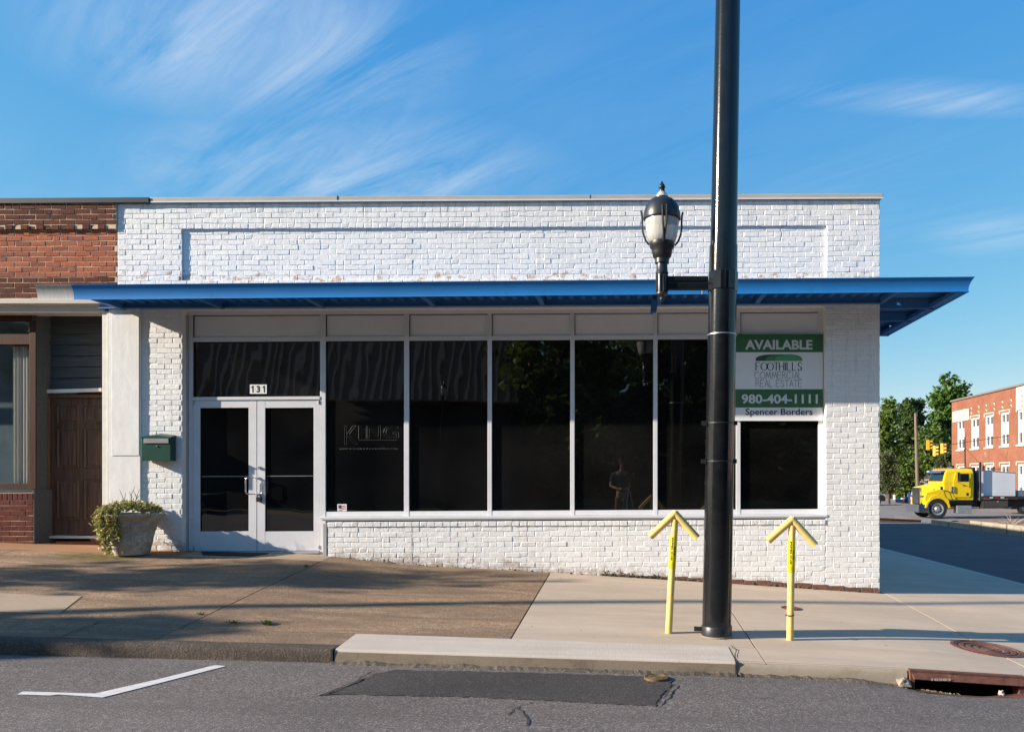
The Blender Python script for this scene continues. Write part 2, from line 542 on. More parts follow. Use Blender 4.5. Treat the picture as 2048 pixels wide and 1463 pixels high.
M['tan_coping'] = plain('tan metal coping', (0.44, 0.40, 0.34), 0.45, var=0.08, scale=3)
M['black_coping'] = plain('black metal coping', (0.02, 0.021, 0.023), 0.4, var=0.2, scale=4)
M['alu'] = plain('pale grey aluminium', (0.66, 0.66, 0.68), 0.38, metal=0.0, var=0.05, scale=5, dirt=((0.5, 0.48, 0.45), 9, 0.72))
M['alu_dark'] = plain('grey aluminium jamb', (0.42, 0.42, 0.43), 0.4, metal=0.2, var=0.06, scale=5)
M['spandrel'] = plain('white spandrel board', (0.80, 0.80, 0.82), 0.5, var=0.05, scale=1.5, bump=0.06, bscale=30)
M['glass'] = m_dark_glass()
M['glass_clear'] = m_clear_glass('clear window glass')
M['rubber'] = plain('black gasket rubber', (0.012, 0.012, 0.013), 0.6)
M['blue'] = plain('blue painted metal', (0.019, 0.200, 0.53), 0.6, spec=0.25, var=0.07, scale=2, dirt=((0.05, 0.12, 0.25), 5, 0.70))
M['blue_dark'] = plain('dark blue painted steel', (0.040, 0.165, 0.40), 0.5, var=0.12, scale=3)
M['fascia_white'] = plain('bare grey white metal', (0.46, 0.455, 0.44), 0.55, var=0.12, scale=5, stretch=(6, 1, 1), dirt=((0.3, 0.27, 0.24), 8, 0.62))
M['black_metal'] = plain('glossy black paint', (0.008, 0.009, 0.011), 0.13, var=0.3, scale=8, bump=0.06, bscale=25, dirt=((0.06, 0.055, 0.05), 34, 0.67))
M['black_satin'] = plain('satin black paint', (0.018, 0.019, 0.021), 0.38, var=0.2, scale=9)
M['chrome'] = plain('bright chrome', (0.75, 0.75, 0.76), 0.15, metal=1.0, var=0.03)
M['steel'] = plain('dull steel', (0.35, 0.35, 0.36), 0.4, metal=0.8, var=0.15)
M['yellow_paint'] = plain('yellow paint', (0.72, 0.53, 0.17), 0.45, var=0.10, scale=9, bump=0.12, bscale=40, dirt=((0.26, 0.16, 0.07), 22, 0.62))
M['yellow_tape'] = plain('yellow sticker', (0.72, 0.62, 0.015), 0.3, var=0.05)
M['black_ink'] = plain('black print', (0.012, 0.012, 0.013), 0.5, var=0.05)
M['white_ink'] = plain('white print', (0.78, 0.78, 0.77), 0.5, var=0.02)
M['green_ink'] = plain('dark green print', (0.045, 0.14, 0.05), 0.45, var=0.03)
M['hill1'] = plain('deep green print', (0.035, 0.09, 0.05), 0.45, var=0.03)
M['hill2'] = plain('mid green print', (0.07, 0.22, 0.09), 0.45, var=0.03)
M['hill3'] = plain('bright green print', (0.10, 0.34, 0.12), 0.45, var=0.03)
M['green_metal'] = plain('dark green enamel', (0.006, 0.055, 0.038), 0.35, var=0.08)
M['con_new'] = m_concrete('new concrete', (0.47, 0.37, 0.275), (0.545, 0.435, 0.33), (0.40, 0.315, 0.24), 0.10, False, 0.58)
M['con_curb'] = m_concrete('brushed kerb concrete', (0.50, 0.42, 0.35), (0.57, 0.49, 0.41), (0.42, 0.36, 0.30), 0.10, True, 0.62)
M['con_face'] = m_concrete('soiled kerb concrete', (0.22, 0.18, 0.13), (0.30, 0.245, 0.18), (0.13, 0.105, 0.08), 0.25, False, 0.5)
M['con_old'] = m_concrete('old brown concrete', (0.37, 0.25, 0.16), (0.66, 0.43, 0.26), (0.165, 0.118, 0.085), 0.72, False, 0.50, moss=(-6.85, 9.9))
M['con_rough'] = m_concrete('rough old kerb', (0.15, 0.12, 0.095), (0.29, 0.235, 0.18), (0.05, 0.042, 0.035), 1.0, False, 0.48)
M['con_orange'] = m_concrete('orange stained concrete', (0.30, 0.155, 0.075), (0.40, 0.21, 0.105), (0.20, 0.12, 0.07), 0.25, False, 0.58, moss=(-6.85, 9.9))
M['con_apron'] = m_concrete('pale door apron', (0.33, 0.245, 0.17), (0.43, 0.32, 0.225), (0.26, 0.19, 0.135), 0.29, False, 0.6)
M['joint'] = plain('dark joint filler', (0.03, 0.025, 0.02), 0.95, var=0.3, scale=20)
M['asphalt'] = m_asphalt('grey asphalt', (0.124, 0.104, 0.093), (0.155, 0.131, 0.118))
M['asphalt_new'] = m_asphalt('dark asphalt patch', (0.048, 0.041, 0.038), (0.070, 0.060, 0.055))
M['asphalt_side'] = m_asphalt('side street asphalt', (0.06, 0.06, 0.062), (0.085, 0.085, 0.087))
M['road_paint'] = plain('worn white road paint', (0.60, 0.57, 0.54), 0.8, var=0.12, scale=20, bump=0.25, bscale=90, dirt=((0.16, 0.15, 0.145), 30, 0.64))
M['rust'] = plain('rusty iron', (0.11, 0.043, 0.028), 0.8, var=0.4, scale=14, bump=0.3, bscale=60, dirt=((0.22, 0.13, 0.085), 10, 0.6))
M['rust_dark'] = plain('dark wet rust', (0.03, 0.012, 0.008), 0.9, var=0.4, scale=8)
M['brass'] = plain('weathered brass ring', (0.16, 0.10, 0.05), 0.6, metal=0.3, var=0.3, scale=20)
M['black'] = plain('black void', (0.006, 0.006, 0.006), 0.9, var=0.1)
M['rubber_mat'] = plain('black rubber mat', (0.02, 0.02, 0.02), 0.9, var=0.3, scale=50, bump=0.4, bscale=90)
M['wood_dark'] = m_wood('dark brown stained wood', (0.055, 0.03, 0.019), (0.15, 0.09, 0.062))
M['wood_red'] = m_wood('red brown stained wood', (0.035, 0.010, 0.004), (0.065, 0.022, 0.010))
M['wood_grey'] = m_wood('grey weathered boards', (0.05, 0.056, 0.058), (0.095, 0.102, 0.105), 0.8, (0.7, 14, 14))
M['trim_white'] = plain('cream painted trim', (0.72, 0.69, 0.62), 0.55, var=0.08, scale=8, dirt=((0.35, 0.25, 0.18), 10, 0.68))
M['beige'] = plain('beige painted metal', (0.50, 0.43, 0.36), 0.5, var=0.08, scale=4)
M['curtain'] = plain('pale curtain cloth', (0.58, 0.53, 0.45), 0.9, var=0.08, scale=5, stretch=(9, 1, 0.2))
M['interior'] = plain('dim blue grey interior', (0.10, 0.14, 0.17), 0.9, var=0.3, scale=2)
M['pot'] = m_concrete('mossy concrete pot', (0.50, 0.46, 0.385), (0.64, 0.59, 0.50), (0.25, 0.235, 0.18), 0.32, False, 0.52)
M['soil'] = plain('potting soil', (0.03, 0.02, 0.014), 0.95, var=0.4, scale=40, bump=0.5)
M['ivy'] = m_leaf('variegated leaf', (0.035, 0.05, 0.014), (0.44, 0.40, 0.13), 0.2)
M['twig'] = plain('dry twig', (0.13, 0.085, 0.055), 0.9)
M['grass'] = m_leaf('grass blade', (0.05, 0.10, 0.02), (0.12, 0.19, 0.04), 0.3)
M['moss'] = plain('moss and grit', (0.075, 0.065, 0.035), 0.95, var=0.6, scale=40, bump=0.6, bscale=60)
M['lens'] = None

# ------------------------------------------------------------------ ground heights
_kx = [-40, -5.2, -2.43, 0.89, 2.32, 3.6, 6.4, 40]
_kz = [-0.45, -1.36, -1.427, -1.530, -1.590, -1.66, -1.72, -1.9]
_wx = [-40, -8.54, -5.95, -4.15, -2.96, -1.73, -0.37, 1.33, 3.44, 6.4, 40]
_wz = [0.3, -0.884, -1.0, -1.045, -1.185, -1.243, -1.327, -1.43, -1.572, -1.70, -1.9]
K = 6.4
def zk(x): return float(np.interp(x, _kx, _kz))
def zw(x):
    return float(np.mean([np.interp(x + d, _wx, _wz) for d in (-0.25, -0.12, 0, 0.12, 0.25)]))
def zs(x, t):
    """top of the pavement"""
    if t >= D:
        return zw(x) - 0.0082 * (t - D)
    a = max(0.0, min(1.0, (t - K) / (D - K)))
    z = zk(x) * (1 - a) + zw(x) * a
    z -= 0.10 * math.exp(-((x - 5.0) / 1.3) ** 2 - ((t - 7.6) / 1.2) ** 2)
    return z
def zr(x, t):
    """top of the main road (in front of the kerb) """
    z = zk(x) - 0.105
    z -= 0.10 * math.exp(-((x - 2.8) / 0.55) ** 2 - ((t - 6.45) / 0.28) ** 2)
    z += 0.012 * min(6.4 - t, 3.0) if t < 6.4 else 0
    return z
def zside(x, t):
    """top of the side street"""
    return -1.83 - 0.0090 * (t - D) - 0.004 * abs(x - 10)
def zfar(t):
    return -2.18 - 0.002 * max(0, t - 41)

def on_plane(x, y, zf, t0=8.0):
    """the point of a ground height function seen at a photo pixel (used once, to set out plan positions)"""
    t = t0
    for _ in range(60):
        X = (x - PX) * t / F
        z = zf(X, t)
        t2 = -z * F / (y - PY)
        t = 0.5 * t + 0.5 * t2
    return Vector(((x - PX) * t / F, t, zf((x - PX) * t / F, t)))

def sheet(poly, zf, dz, name, m, parent=None, res=0.25, thick=0.0, kind=None):
    """a thin draped sheet over a plan polygon"""
    xs = [p[0] for p in poly]; ys = [p[1] for p in poly]
    bm = bmesh.new()
    vs = [bm.verts.new((p[0], p[1], 0)) for p in poly]
    bm.faces.new(vs)
    def cut(co, no):
        g = bm.verts[:] + bm.edges[:] + bm.faces[:]
        bmesh.ops.bisect_plane(bm, geom=g, plane_co=co, plane_no=no, dist=1e-5)
    nx = int((max(xs) - min(xs)) / res); ny = int((max(ys) - min(ys)) / res)
    for i in range(1, nx + 1):
        cut((min(xs) + i * (max(xs) - min(xs)) / (nx + 1), 0, 0), (1, 0, 0))
    for i in range(1, ny + 1):
        cut((0, min(ys) + i * (max(ys) - min(ys)) / (ny + 1), 0), (0, 1, 0))
    if thick:
        r = bmesh.ops.extrude_face_region(bm, geom=bm.faces[:])
        new = [g for g in r['geom'] if isinstance(g, bmesh.types.BMVert)]
        news = set(new)
        for v in bm.verts:
            v.co.z = zf(v.co.x, v.co.y) + dz - (0 if v in news else thick)
    else:
        for v in bm.verts:
            v.co.z = zf(v.co.x, v.co.y) + dz
    bmesh.ops.recalc_face_normals(bm, faces=bm.faces)
    if not thick:
        for f in bm.faces:
            if f.normal.z < 0: f.normal_flip()
    me = bpy.data.meshes.new(name)
    off = root_loc(parent) if parent is not None else Vector((0, 0, 0))
    for v in bm.verts: v.co -= off
    bm.to_mesh(me); bm.free()
    me.materials.append(m)
    o = bpy.data.objects.new(name, me); COL.objects.link(o)
    if parent is not None: o.parent = parent
    if kind: o['kind'] = kind
    return o

# ------------------------------------------------------------------ ground, roads, pavement
def rect(x0, x1, y0, y1): return [(x0, y0), (x1, y0), (x1, y1), (x0, y1)]
def wob(a, b, n, amp, seed):
    rr = random.Random(seed)
    out = []
    for i in range(n + 1):
        f = i / n
        w = 0 if i in (0, n) else rr.uniform(-amp, amp)
        d = Vector((b[0] - a[0], b[1] - a[1])); p = Vector((-d.y, d.x)).normalized()
        out.append((a[0] + d.x * f + p.x * w, a[1] + d.y * f + p.y * w))
    return out

base = MB()
gx = [-900, -200, -60, -30, 30, 60, 200, 900]; gy = [-600, -100, -60, -20, 8, 40, 120, 300, 900]
for i in range(len(gx) - 1):
    for j in range(len(gy) - 1):
        base.quad((gx[i], gy[j], -3.4), (gx[i + 1], gy[j], -3.4), (gx[i + 1], gy[j + 1], -3.4), (gx[i], gy[j + 1], -3.4))
M['earth'] = plain('dry grassy earth', (0.10, 0.10, 0.05), 0.95, var=0.4, scale=0.8, bump=0.4, bscale=8)
base.build('ground', M['earth'], kind='structure')

road = sheet(rect(-16, 16.0, -4.2, 6.41), zr, 0.0, 'road', M['asphalt'], res=0.3, kind='structure')
side = sheet(rect(6.45, 13.35, 6.41, 34.5), lambda x, t: zside(x, t) if t > 10.5 else (zside(x, 10.5) * (t - 6.41) + zr(x, 6.4) * (10.5 - t)) / 4.09, 0, 'side_street', M['asphalt_side'], res=0.8, kind='structure')
M['lot'] = m_asphalt('pale parking lot', (0.16, 0.15, 0.14), (0.22, 0.205, 0.19))
sheet(rect(-20, 70, 34.5, 140), lambda x, t: zside(10, 34.5) - 0.03 if t < 35 else zfar(t), 0, 'parking_lot', M['lot'], res=4, kind='structure')
sheet(rect(13.35, 60, 10, 34.5), lambda x, t: zside(13.35, t) - 0.02, 0, 'yard', M['lot'], res=3, kind='structure')
sheet(rect(16.0, 60, -4.2, 10), lambda x, t: -1.95, 0, 'road_east', M['asphalt'], res=4, kind='structure').name = 'cross_road'

# pavement: a dark bed with slabs laid on it
bed = sheet(rect(-16, 3.6, K + 0.03, 10.49), zs, -0.022, 'sidewalk', M['joint'], res=0.3, kind='structure')
def slab(x0, x1, y0, y1, m, g=0.012):
    return sheet(rect(x0 + g / 2, x1 - g / 2, y0 + g / 2, y1 - g / 2), zs, 0.0, 'slab', m, parent=bed, res=0.25, thick=0.05)
slab(-16, -8.0, 6.56, 10.13, M['con_old'])
slab(-8.0, -4.02, 6.56, 10.13, M['con_old'])
slab(-16, -5.90, 10.13, 10.80, M['con_orange'], 0.004)
slab(-5.90, -4.02, 10.13, 10.62, M['con_apron'], 0.004)
slab(-4.02, -1.05, 6.92, 10.49, M['con_old'], 0.016)
slab(-4.02, -2.43, 6.56, 6.92, M['con_old'], 0.004)
slab(-1.05, 1.15, 6.92, 10.49, M['con_new'], 0.014)
slab(0.905, 1.15, 6.41, 6.92, M['con_new'], 0.006)
slab(1.15, 3.50, 6.41, 10.49, M['con_new'], 0.014)
# the corner slab runs round into the side street
arc = [(3.507, 6.41), (3.9, 6.41)]
for i in range(1, 9):
    a = R(-90 + i * 90 / 8)
    arc.append((3.9 + 2.5 * math.cos(a), 8.91 + 2.5 * math.sin(a)))
arc += [(6.4, 12.0), (3.507, 12.0)]
bed2 = sheet([(x, y) for x, y in arc[:-2]] + [(6.4, 34), (3.44, 34), (3.44, 10.4), (3.5, 10.4)], zs, -0.03, 'side_sidewalk', M['joint'], res=0.4, kind='structure')
sheet(arc, zs, 0, 'slab', M['con_new'], parent=bed2, res=0.25, thick=0.05)
for k in range(7):
    sheet(rect(3.45, 6.26, 12.012 + k * 3.1, 12.0 + (k + 1) * 3.1), zs, 0, 'slab', M['con_new'], parent=bed2, res=0.5, thick=0.05)
sk = MB()
for k in range(24):
    a0, a1 = 9.0 + k, 10.0 + k
    for q in (0,):
        zt0, zt1 = zs(6.3, a0), zs(6.3, a1)
        sk.add([(6.27, a0, zt0), (6.42, a0, zt0), (6.46, a0, zt0 - 0.2), (6.27, a0, zt0 - 0.2),
                (6.27, a1, zt1), (6.42, a1, zt1), (6.46, a1, zt1 - 0.2), (6.27, a1, zt1 - 0.2)],
               [(0, 4, 5, 1), (1, 5, 6, 2), (0, 1, 2, 3), (4, 7, 6, 5)])
sk.shear(0).build('side_kerb', M['con_curb'], kind='structure')

# a paler mended square in the old pavement
pt = sheet([(-9.5, 7.28), (-5.36, 7.28), (-5.62, 7.95), (-9.5, 8.02)], zs, 0.005, 'mended_square', M['con_apron'], parent=bed, res=0.4)
pt['label'] = 'paler rectangle of newer concrete set in the old brown slab'

def kerb(name, x0, x1, y0, y1, m, drop, rough=0.0, m2=None, step=0.08, topdz=0.004):
    n = max(2, int((x1 - x0) / step)); b = MB(); rr = random.Random(int(x0 * 100) + 5)
    ring = []
    prof = [(y1, topdz, 0), (y0 + 0.035, topdz, 0.3), (y0 + 0.012, topdz - 0.010, 1), (y0, topdz - 0.032, 1), (y0 - 0.008, -drop * 0.6, 1), (y0 - 0.012, -drop - 0.06, 0.5)]
    for i in range(n + 1):
        x = x0 + (x1 - x0) * i / n
        for (y, z, w) in prof:
            j = rough * w
            b.v.append((x, y + rr.uniform(-j, j), zs(x, min(y, D)) + z + rr.uniform(-j, j) * 0.6))
    q = len(prof)
    for i in range(n):
        for k in range(q - 1):
            b.f.append((i * q + k, i * q + k + 1, (i + 1) * q + k + 1, (i + 1) * q + k))
    b.f.append(tuple(range(q))); b.f.append(tuple(n * q + k for k in range(q)))
    return b.build(name, m, kind='structure', smooth=(rough < 0.004))
kerb('old_kerb', -16, -2.44, K, 6.55, M['con_rough'], 0.115, 0.0022, step=0.03)
# new kerb: pale brushed top, soiled face
nk = MB(); n = 34
for i in range(n + 1):
    x = -2.43 + (0.90 + 2.43) * i / n
    z = zs(x, K)
    bk = 6.915 if i > 1 else 6.915
    nk.v += [(x, bk, zs(x, 6.9) + 0.006), (x, K + 0.022, z + 0.006), (x, K + 0.006, z - 0.003), (x, K, z - 0.014)]
for i in range(n):
    for k in range(3):
        nk.f.append((i * 4 + k, i * 4 + k + 1, i * 4 + 5 + k, i * 4 + 4 + k))
nk.build('new_kerb', M['con_curb'], kind='structure')
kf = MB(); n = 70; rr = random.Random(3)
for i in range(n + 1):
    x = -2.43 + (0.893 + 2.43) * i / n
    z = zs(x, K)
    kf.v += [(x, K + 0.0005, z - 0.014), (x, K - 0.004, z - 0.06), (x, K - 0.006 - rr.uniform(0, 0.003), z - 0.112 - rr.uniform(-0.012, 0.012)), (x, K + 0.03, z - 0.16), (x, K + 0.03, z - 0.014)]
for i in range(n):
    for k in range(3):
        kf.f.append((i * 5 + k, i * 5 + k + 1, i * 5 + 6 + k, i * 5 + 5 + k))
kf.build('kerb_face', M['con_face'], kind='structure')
# ragged asphalt and grit along the foot of the kerb
gr = MB()
for x0, x1, seed in ((-2.45, 0.9, 1), (0.93, 2.3, 2), (3.3, 5.0, 3)):
    rr = random.Random(seed); n = int((x1 - x0) / 0.035)
    for i in range(n + 1):
        x = x0 + (x1 - x0) * i / n
        w = 0.035 + 0.035 * (mnoise.noise(Vector((x * 2.3, seed, 0))) + 0.5) + rr.uniform(-0.01, 0.012)
        h = max(0.004, 0.018 + 0.016 * mnoise.noise(Vector((x * 4, seed + 9, 0))) + rr.uniform(-0.006, 0.006))
        z = zr(x, 6.38)
        gr.v += [(x, K - 0.003, z + h), (x, K - 0.02 - w * 0.4, z + h * 0.8), (x, K - 0.03 - w, z - 0.003)]
        if i:
            b = len(gr.v) - 6
            gr.f += [(b, b + 1, b + 4, b + 3), (b + 1, b + 2, b + 5, b + 4)]
M['grit'] = m_concrete('loose grit', (0.16, 0.13, 0.10), (0.30, 0.25, 0.19), (0.07, 0.06, 0.05), 0.8, False, 0.5)
o = gr.build('kerb_grit', M['grit']); o['kind'] = 'stuff'
# right-hand kerb poured with the slab
def rkerb(x0, x1):
    b = MB(); n = max(2, int((x1 - x0) / 0.06))
    for i in range(n + 1):
        x = x0 + (x1 - x0) * i / n; z = zs(x, K)
        b.v += [(x, K + 0.06, z + 0.003), (x, K + 0.03, z), (x, K + 0.01, z - 0.012), (x, K - 0.002, z - 0.035), (x, K - 0.008, z - 0.09), (x, K - 0.008, z - 0.22)]
    for i in range(n):
        for k in range(5):
            b.f.append((i * 6 + k, i * 6 + k + 1, i * 6 + 7 + k, i * 6 + 6 + k))
    return b
M['con_rkerb'] = m_concrete('weathered kerb concrete', (0.30, 0.25, 0.19), (0.38, 0.32, 0.25), (0.20, 0.18, 0.10), 0.15, False, 0.5)
rkerb(0.905, 2.32).build('corner_kerb', M['con_rkerb'], smooth=True, kind='structure')
kb2 = MB()
pts = [(3.31, K)] + [(3.9, K)] + [(3.9 + 2.5 * math.cos(R(-90 + i * 11.25)), 8.9 + 2.5 * math.sin(R(-90 + i * 11.25))) for i in range(1, 9)]
for i, (x, y) in enumerate(pts):
    z = zs(x, y); zb = z - 0.25
    kb2.v += [(x, y, z + 0.003), (x, y - 0.006, z - 0.03), (x + 0.005, y - 0.012, zb)]
    if i:
        b = len(kb2.v) - 6
        kb2.f += [(b, b + 1, b + 4, b + 3), (b + 1, b + 2, b + 5, b + 4)]
kb2.build('ramp_kerb', M['con_rkerb'], kind='structure')

# painted bay mark, asphalt patch, cracks
def rp(x, y): 
    p = on_plane(x, y, zr, 6.0); return (p.x, p.y)
mk = sheet([rp(*q) for q in ((34, 1389), (100, 1391), (118, 1389), (205, 1395), (300, 1371), (452, 1332), (430, 1330), (318, 1358), (190, 1387), (45, 1383))], zr, 0.005, 'bay_marking', M['road_paint'], res=0.3, kind='structure')
patch_px = [(640, 1391), (672, 1378), (716, 1362), (752, 1347), (790, 1340), (950, 1343), (1120, 1347), (1290, 1353), (1345, 1362), (1338, 1376), (1322, 1391), (1310, 1411), (1200, 1406), (1060, 1399), (940, 1394), (860, 1391), (760, 1391), (700, 1388)]
def ragged(pts, step, amp, seed):
    rr_ = random.Random(seed); out = []
    for i, a in enumerate(pts):
        b_ = pts[(i + 1) % len(pts)]
        n_ = max(1, int(math.hypot(b_[0] - a[0], b_[1] - a[1]) / step))
        for k_ in range(n_):
            f_ = k_ / n_
            out.append((a[0] + (b_[0] - a[0]) * f_ + rr_.uniform(-amp, amp), a[1] + (b_[1] - a[1]) * f_ + rr_.uniform(-amp, amp)))
    return out
sheet(ragged([rp(*q) for q in patch_px], 0.05, 0.013, 3), zr, 0.006, 'asphalt_patch', M['asphalt_new'], res=0.3, thick=0.008, kind='structure')
def crack(px, zf, w, name, dz=0.004, seed=0, parent=None, m=None):
    pts = [on_plane(x, y, zf, 6.5) for x, y in px]
    rr = random.Random(seed); fine = []
    for a, b in zip(pts, pts[1:]):
        nseg = max(2, int((b - a).length / 0.05))
        for i in range(nseg):
            p = a.lerp(b, i / nseg)
            fine.append((p.x + rr.uniform(-0.012, 0.012), p.y + rr.uniform(-0.012, 0.012)))
    b = MB()
    for i, (x, y) in enumerate(fine):
        ww = w * rr.uniform(0.35, 1.2) * (0.3 if i in (0, len(fine) - 1) else 1)
        b.v += [(x - ww, y - ww * 0.6, zf(x, y) + dz), (x + ww, y + ww * 0.6, zf(x, y) + dz)]
        if i:
            k = len(b.v) - 4
            b.f.append((k, k + 1, k + 3, k + 2))
    o = b.build(name, m or M['joint'], parent=parent)
    return o
cr = [crack(((1070, 1402), (1035, 1412), (1018, 1425), (1010, 1437)), zr, 0.006, 'crack', seed=1, parent=road),
      crack(((1035, 1412), (1058, 1440), (1047, 1458)), zr, 0.010, 'crack', seed=2, parent=road),
      crack(((745, 1345), (710, 1365), (668, 1382), (642, 1393)), zr, 0.012, 'crack', seed=3, parent=road, dz=0.014),
      crack(((1475, 1395), (1560, 1397)), zr, 0.004, 'crack', seed=4, parent=road),
      crack(((1312, 1412), (1340, 1383), (1350, 1366)), zr, 0.012, 'crack', seed=5, parent=road, dz=0.014)]
for x, tt in ((-2.45, K - 0.004), (0.902, K - 0.004)):
    b = MB(); z = zs(x, K)
    b.box(x - 0.008, x + 0.008, tt - 0.006, tt + 0.3, z - 0.13, z + 0.008)
    b.build('kerb_joint', M['joint'], kind='structure')
crack(((1464, 1290), (1472, 1302), (1473, 1320)), zs, 0.006, 'crack', seed=8, parent=bed, dz=0.008)
crack(((215, 1238), (150, 1262), (105, 1281)), zs, 0.005, 'crack', seed=9, parent=bed, dz=0.004)

# ------------------------------------------------------------------ brick makers
def brick_shape(w, h, seed, bv=0.0055, jit=0.0022, depth=0.02, chip=True, offj=0.0):
    rr = random.Random(seed)
    hw, hh = w / 2, h / 2
    V = []
    for (sx, sz) in ((-1, -1), (1, -1), (1, 1), (-1, 1)):
        V.append((sx * hw, depth, sz * hh))
    cj = [(rr.uniform(-jit, jit), rr.uniform(-jit, jit)) for _ in range(4)]
    for i, (sx, sz) in enumerate(((-1, -1), (1, -1), (1, 1), (-1, 1))):
        V.append((sx * hw + cj[i][0], bv * 0.9, sz * hh + cj[i][1]))
    tx, tz = rr.uniform(-0.0016, 0.0016), rr.uniform(-0.0012, 0.0012); off = rr.uniform(-0.0022, 0.0018) + rr.uniform(-offj, offj)
    for i, (sx, sz) in enumerate(((-1, -1), (1, -1), (1, 1), (-1, 1))):
        e = bv * rr.uniform(0.7, 1.3)
        if chip and rr.random() < 0.16: e *= 2.6
        V.append((sx * (hw - e) + cj[i][0], off + sx * tx + sz * tz, sz * (hh - e * 0.8) + cj[i][1]))
    Fc = [(8, 9, 10, 11)]
    for i in range(4):
        j = (i + 1) % 4
        Fc.append((4 + i, 4 + j, 8 + j, 8 + i))
        Fc.append((i, j, 4 + j, 4 + i))
    return V, Fc
VARIANTS = {}
def brick_variants(key, w, h, n, **kw):
    out = []
    for k in range(n):
        V, Fc = brick_shape(w, h, hash((key, k)) % 99991 if False else k * 37 + len(key) * 11, **kw)
        me = bpy.data.meshes.new('brick')
        me.from_pydata(V, [], Fc)
        out.append((me, V, Fc))
    VARIANTS[key] = (out, w, h)
    return out
BW, BH, CW, CH = 0.1995, 0.0615, 0.2095, 0.0705
def lay(x0, x1, z_top, z_bot, t, seed, head_rows=(), odd=0.05, minz=None, shift=0):
    """running bond bricks filling a rectangle: (x, t, z, width, key)"""
    rr = random.Random(seed); out = []
    nrow = int(round((z_top - z_bot) / CH))
    for r in range(nrow):
        z = z_top - CH * (r + 0.5)
        if r in head_rows:
            step = CW / 2
            x = x0
        else:
            step = CW
            x = x0 - (CW / 2 if (r + shift) % 2 else 0) + rr.uniform(-0.008, 0.008)
        while x < x1 - 0.02:
            a, b = max(x, x0), min(x + step, x1)
            w = b - a - 0.010
            if w > 0.028:
                if step == CW and rr.random() < odd and w > 0.18:
                    m_ = (a + b) / 2
                    for (p, q) in ((a, m_), (m_, b)):
                        out.append(((p + q) / 2, t, z + rr.uniform(-.0015, .0015), q - p - 0.010))
                else:
                    out.append(((a + b) / 2, t, z + rr.uniform(-.0015, .0015), w))
            x += step
    return out
brick_variants('wfull', BW + 0.003, 0.0660, 16, bv=0.0045, jit=0.003, offj=0.0009)
brick_variants('whalf', BW / 2 - 0.002, 0.0660, 10, bv=0.0045, jit=0.003, offj=0.0009)
brick_variants('full', BW, 0.0638, 14, bv=0.004)
brick_variants('half', BW / 2 - 0.005, 0.0638, 8, bv=0.004)
def place_bricks(lst, root, mats, limit=300, shear=SL, slant=None, stuff_mat=None, pre=''):
    """the nearest bricks as objects (sharing meshes), the rest joined"""
    cx = root_loc(root)
    idx = sorted(range(len(lst)), key=lambda i: (lst[i][0]) ** 2 + lst[i][2] ** 2 + 0.0 * i)
    rr = random.Random(11)
    rest = MB()
    for n, i in enumerate(idx):
        x, t, z, w = lst[i][:4]
        mt = mats[lst[i][4]] if len(lst[i]) > 4 else mats[0]
        key = pre + ('full' if w > 0.13 else 'half')
        if pre: w += rr.uniform(0.001, 0.007)
        var, vw, vh = VARIANTS[key]
        me, V, Fc = var[rr.randrange(len(var))]
        sx = w / vw
        zz = z + shear * x
        if n < limit:
            o = bpy.data.objects.new('brick', me)
            o.parent = root
            o.location = (x - cx.x, t - cx.y, zz - cx.z)
            o.scale = (sx, 1, 1)
            COL.objects.link(o)
            if not me.materials: me.materials.append(mt)
            o.material_slots[0].link = 'OBJECT'
            o.material_slots[0].material = mt
        else:
            rest.add([(a * sx + x, b + t, c + zz) for a, b, c in V], Fc)
    if rest.v:
        o = rest.build('brickwork', stuff_mat or mats[0], root)
        o['kind'] = 'stuff'

# ------------------------------------------------------------------ the white corner shop
shop = thing('corner_shop', (-1.75, 10.9, -1.3), 'white painted brick corner shop with seven dark window bays and glass double doors', 'shop')
XL, XR = fx(235), fx(1760)
Z_TOP = fz(401); Z_HEAD = fz(613); Z_SILL = fz(1040)
PXL, PXR = fx(363), fx(1653)          # recessed panel / opening edges
Z_PT = Z_TOP - 5 * CH                 # top of recessed frieze panel
Z_PB = Z_TOP - 15 * CH
bw = []
bw += lay(XL, XR, Z_TOP, Z_PT, D, 1, head_rows=(4,))
bw += lay(XL, PXL, Z_PT, Z_PB, D, 2, shift=1)
bw += lay(PXR, XR, Z_PT, Z_PB, D, 3, shift=1)
bw += lay(PXL, PXR, Z_PT, Z_PB, D + 0.03, 4, odd=0.08)
nrem = int((Z_PB - Z_HEAD) / CH)
bw += lay(XL, XR, Z_PB, Z_PB - nrem * CH, D, 5, shift=1)
zp = Z_PB - nrem * CH
RPL = fx(1651); LPR = fx(364); LPL = fx(283)
bw += lay(RPL, XR, zp, zp - 60 * CH, D, 6)
bw += lay(LPL, LPR, zp, zp - 52 * CH, D, 7, odd=0.0)
# under the windows: a projecting header course, then running bond into the ground
WX0 = fx(655)
bw += [(x, t - 0.012, z, w) for x, t, z, w in lay(WX0, RPL - 0.003, Z_SILL, Z_SILL - CH, D, 8, head_rows=(0,))]
ZL = Z_SILL - CH
low = lay(WX0, RPL - 0.003, ZL, ZL - 13 * CH, D, 9, odd=0.07)
def clear_ground(lst, d):   # leave out bricks that would be wholly in the ground
    return [b for b in lst if b[2] + CH / 2 + SL * b[0] > zs(b[0], D) - 0.02]
bw += low
bw = clear_ground(bw, 0)
place_bricks(bw, shop, [M['white_brick']], 300, pre='w')

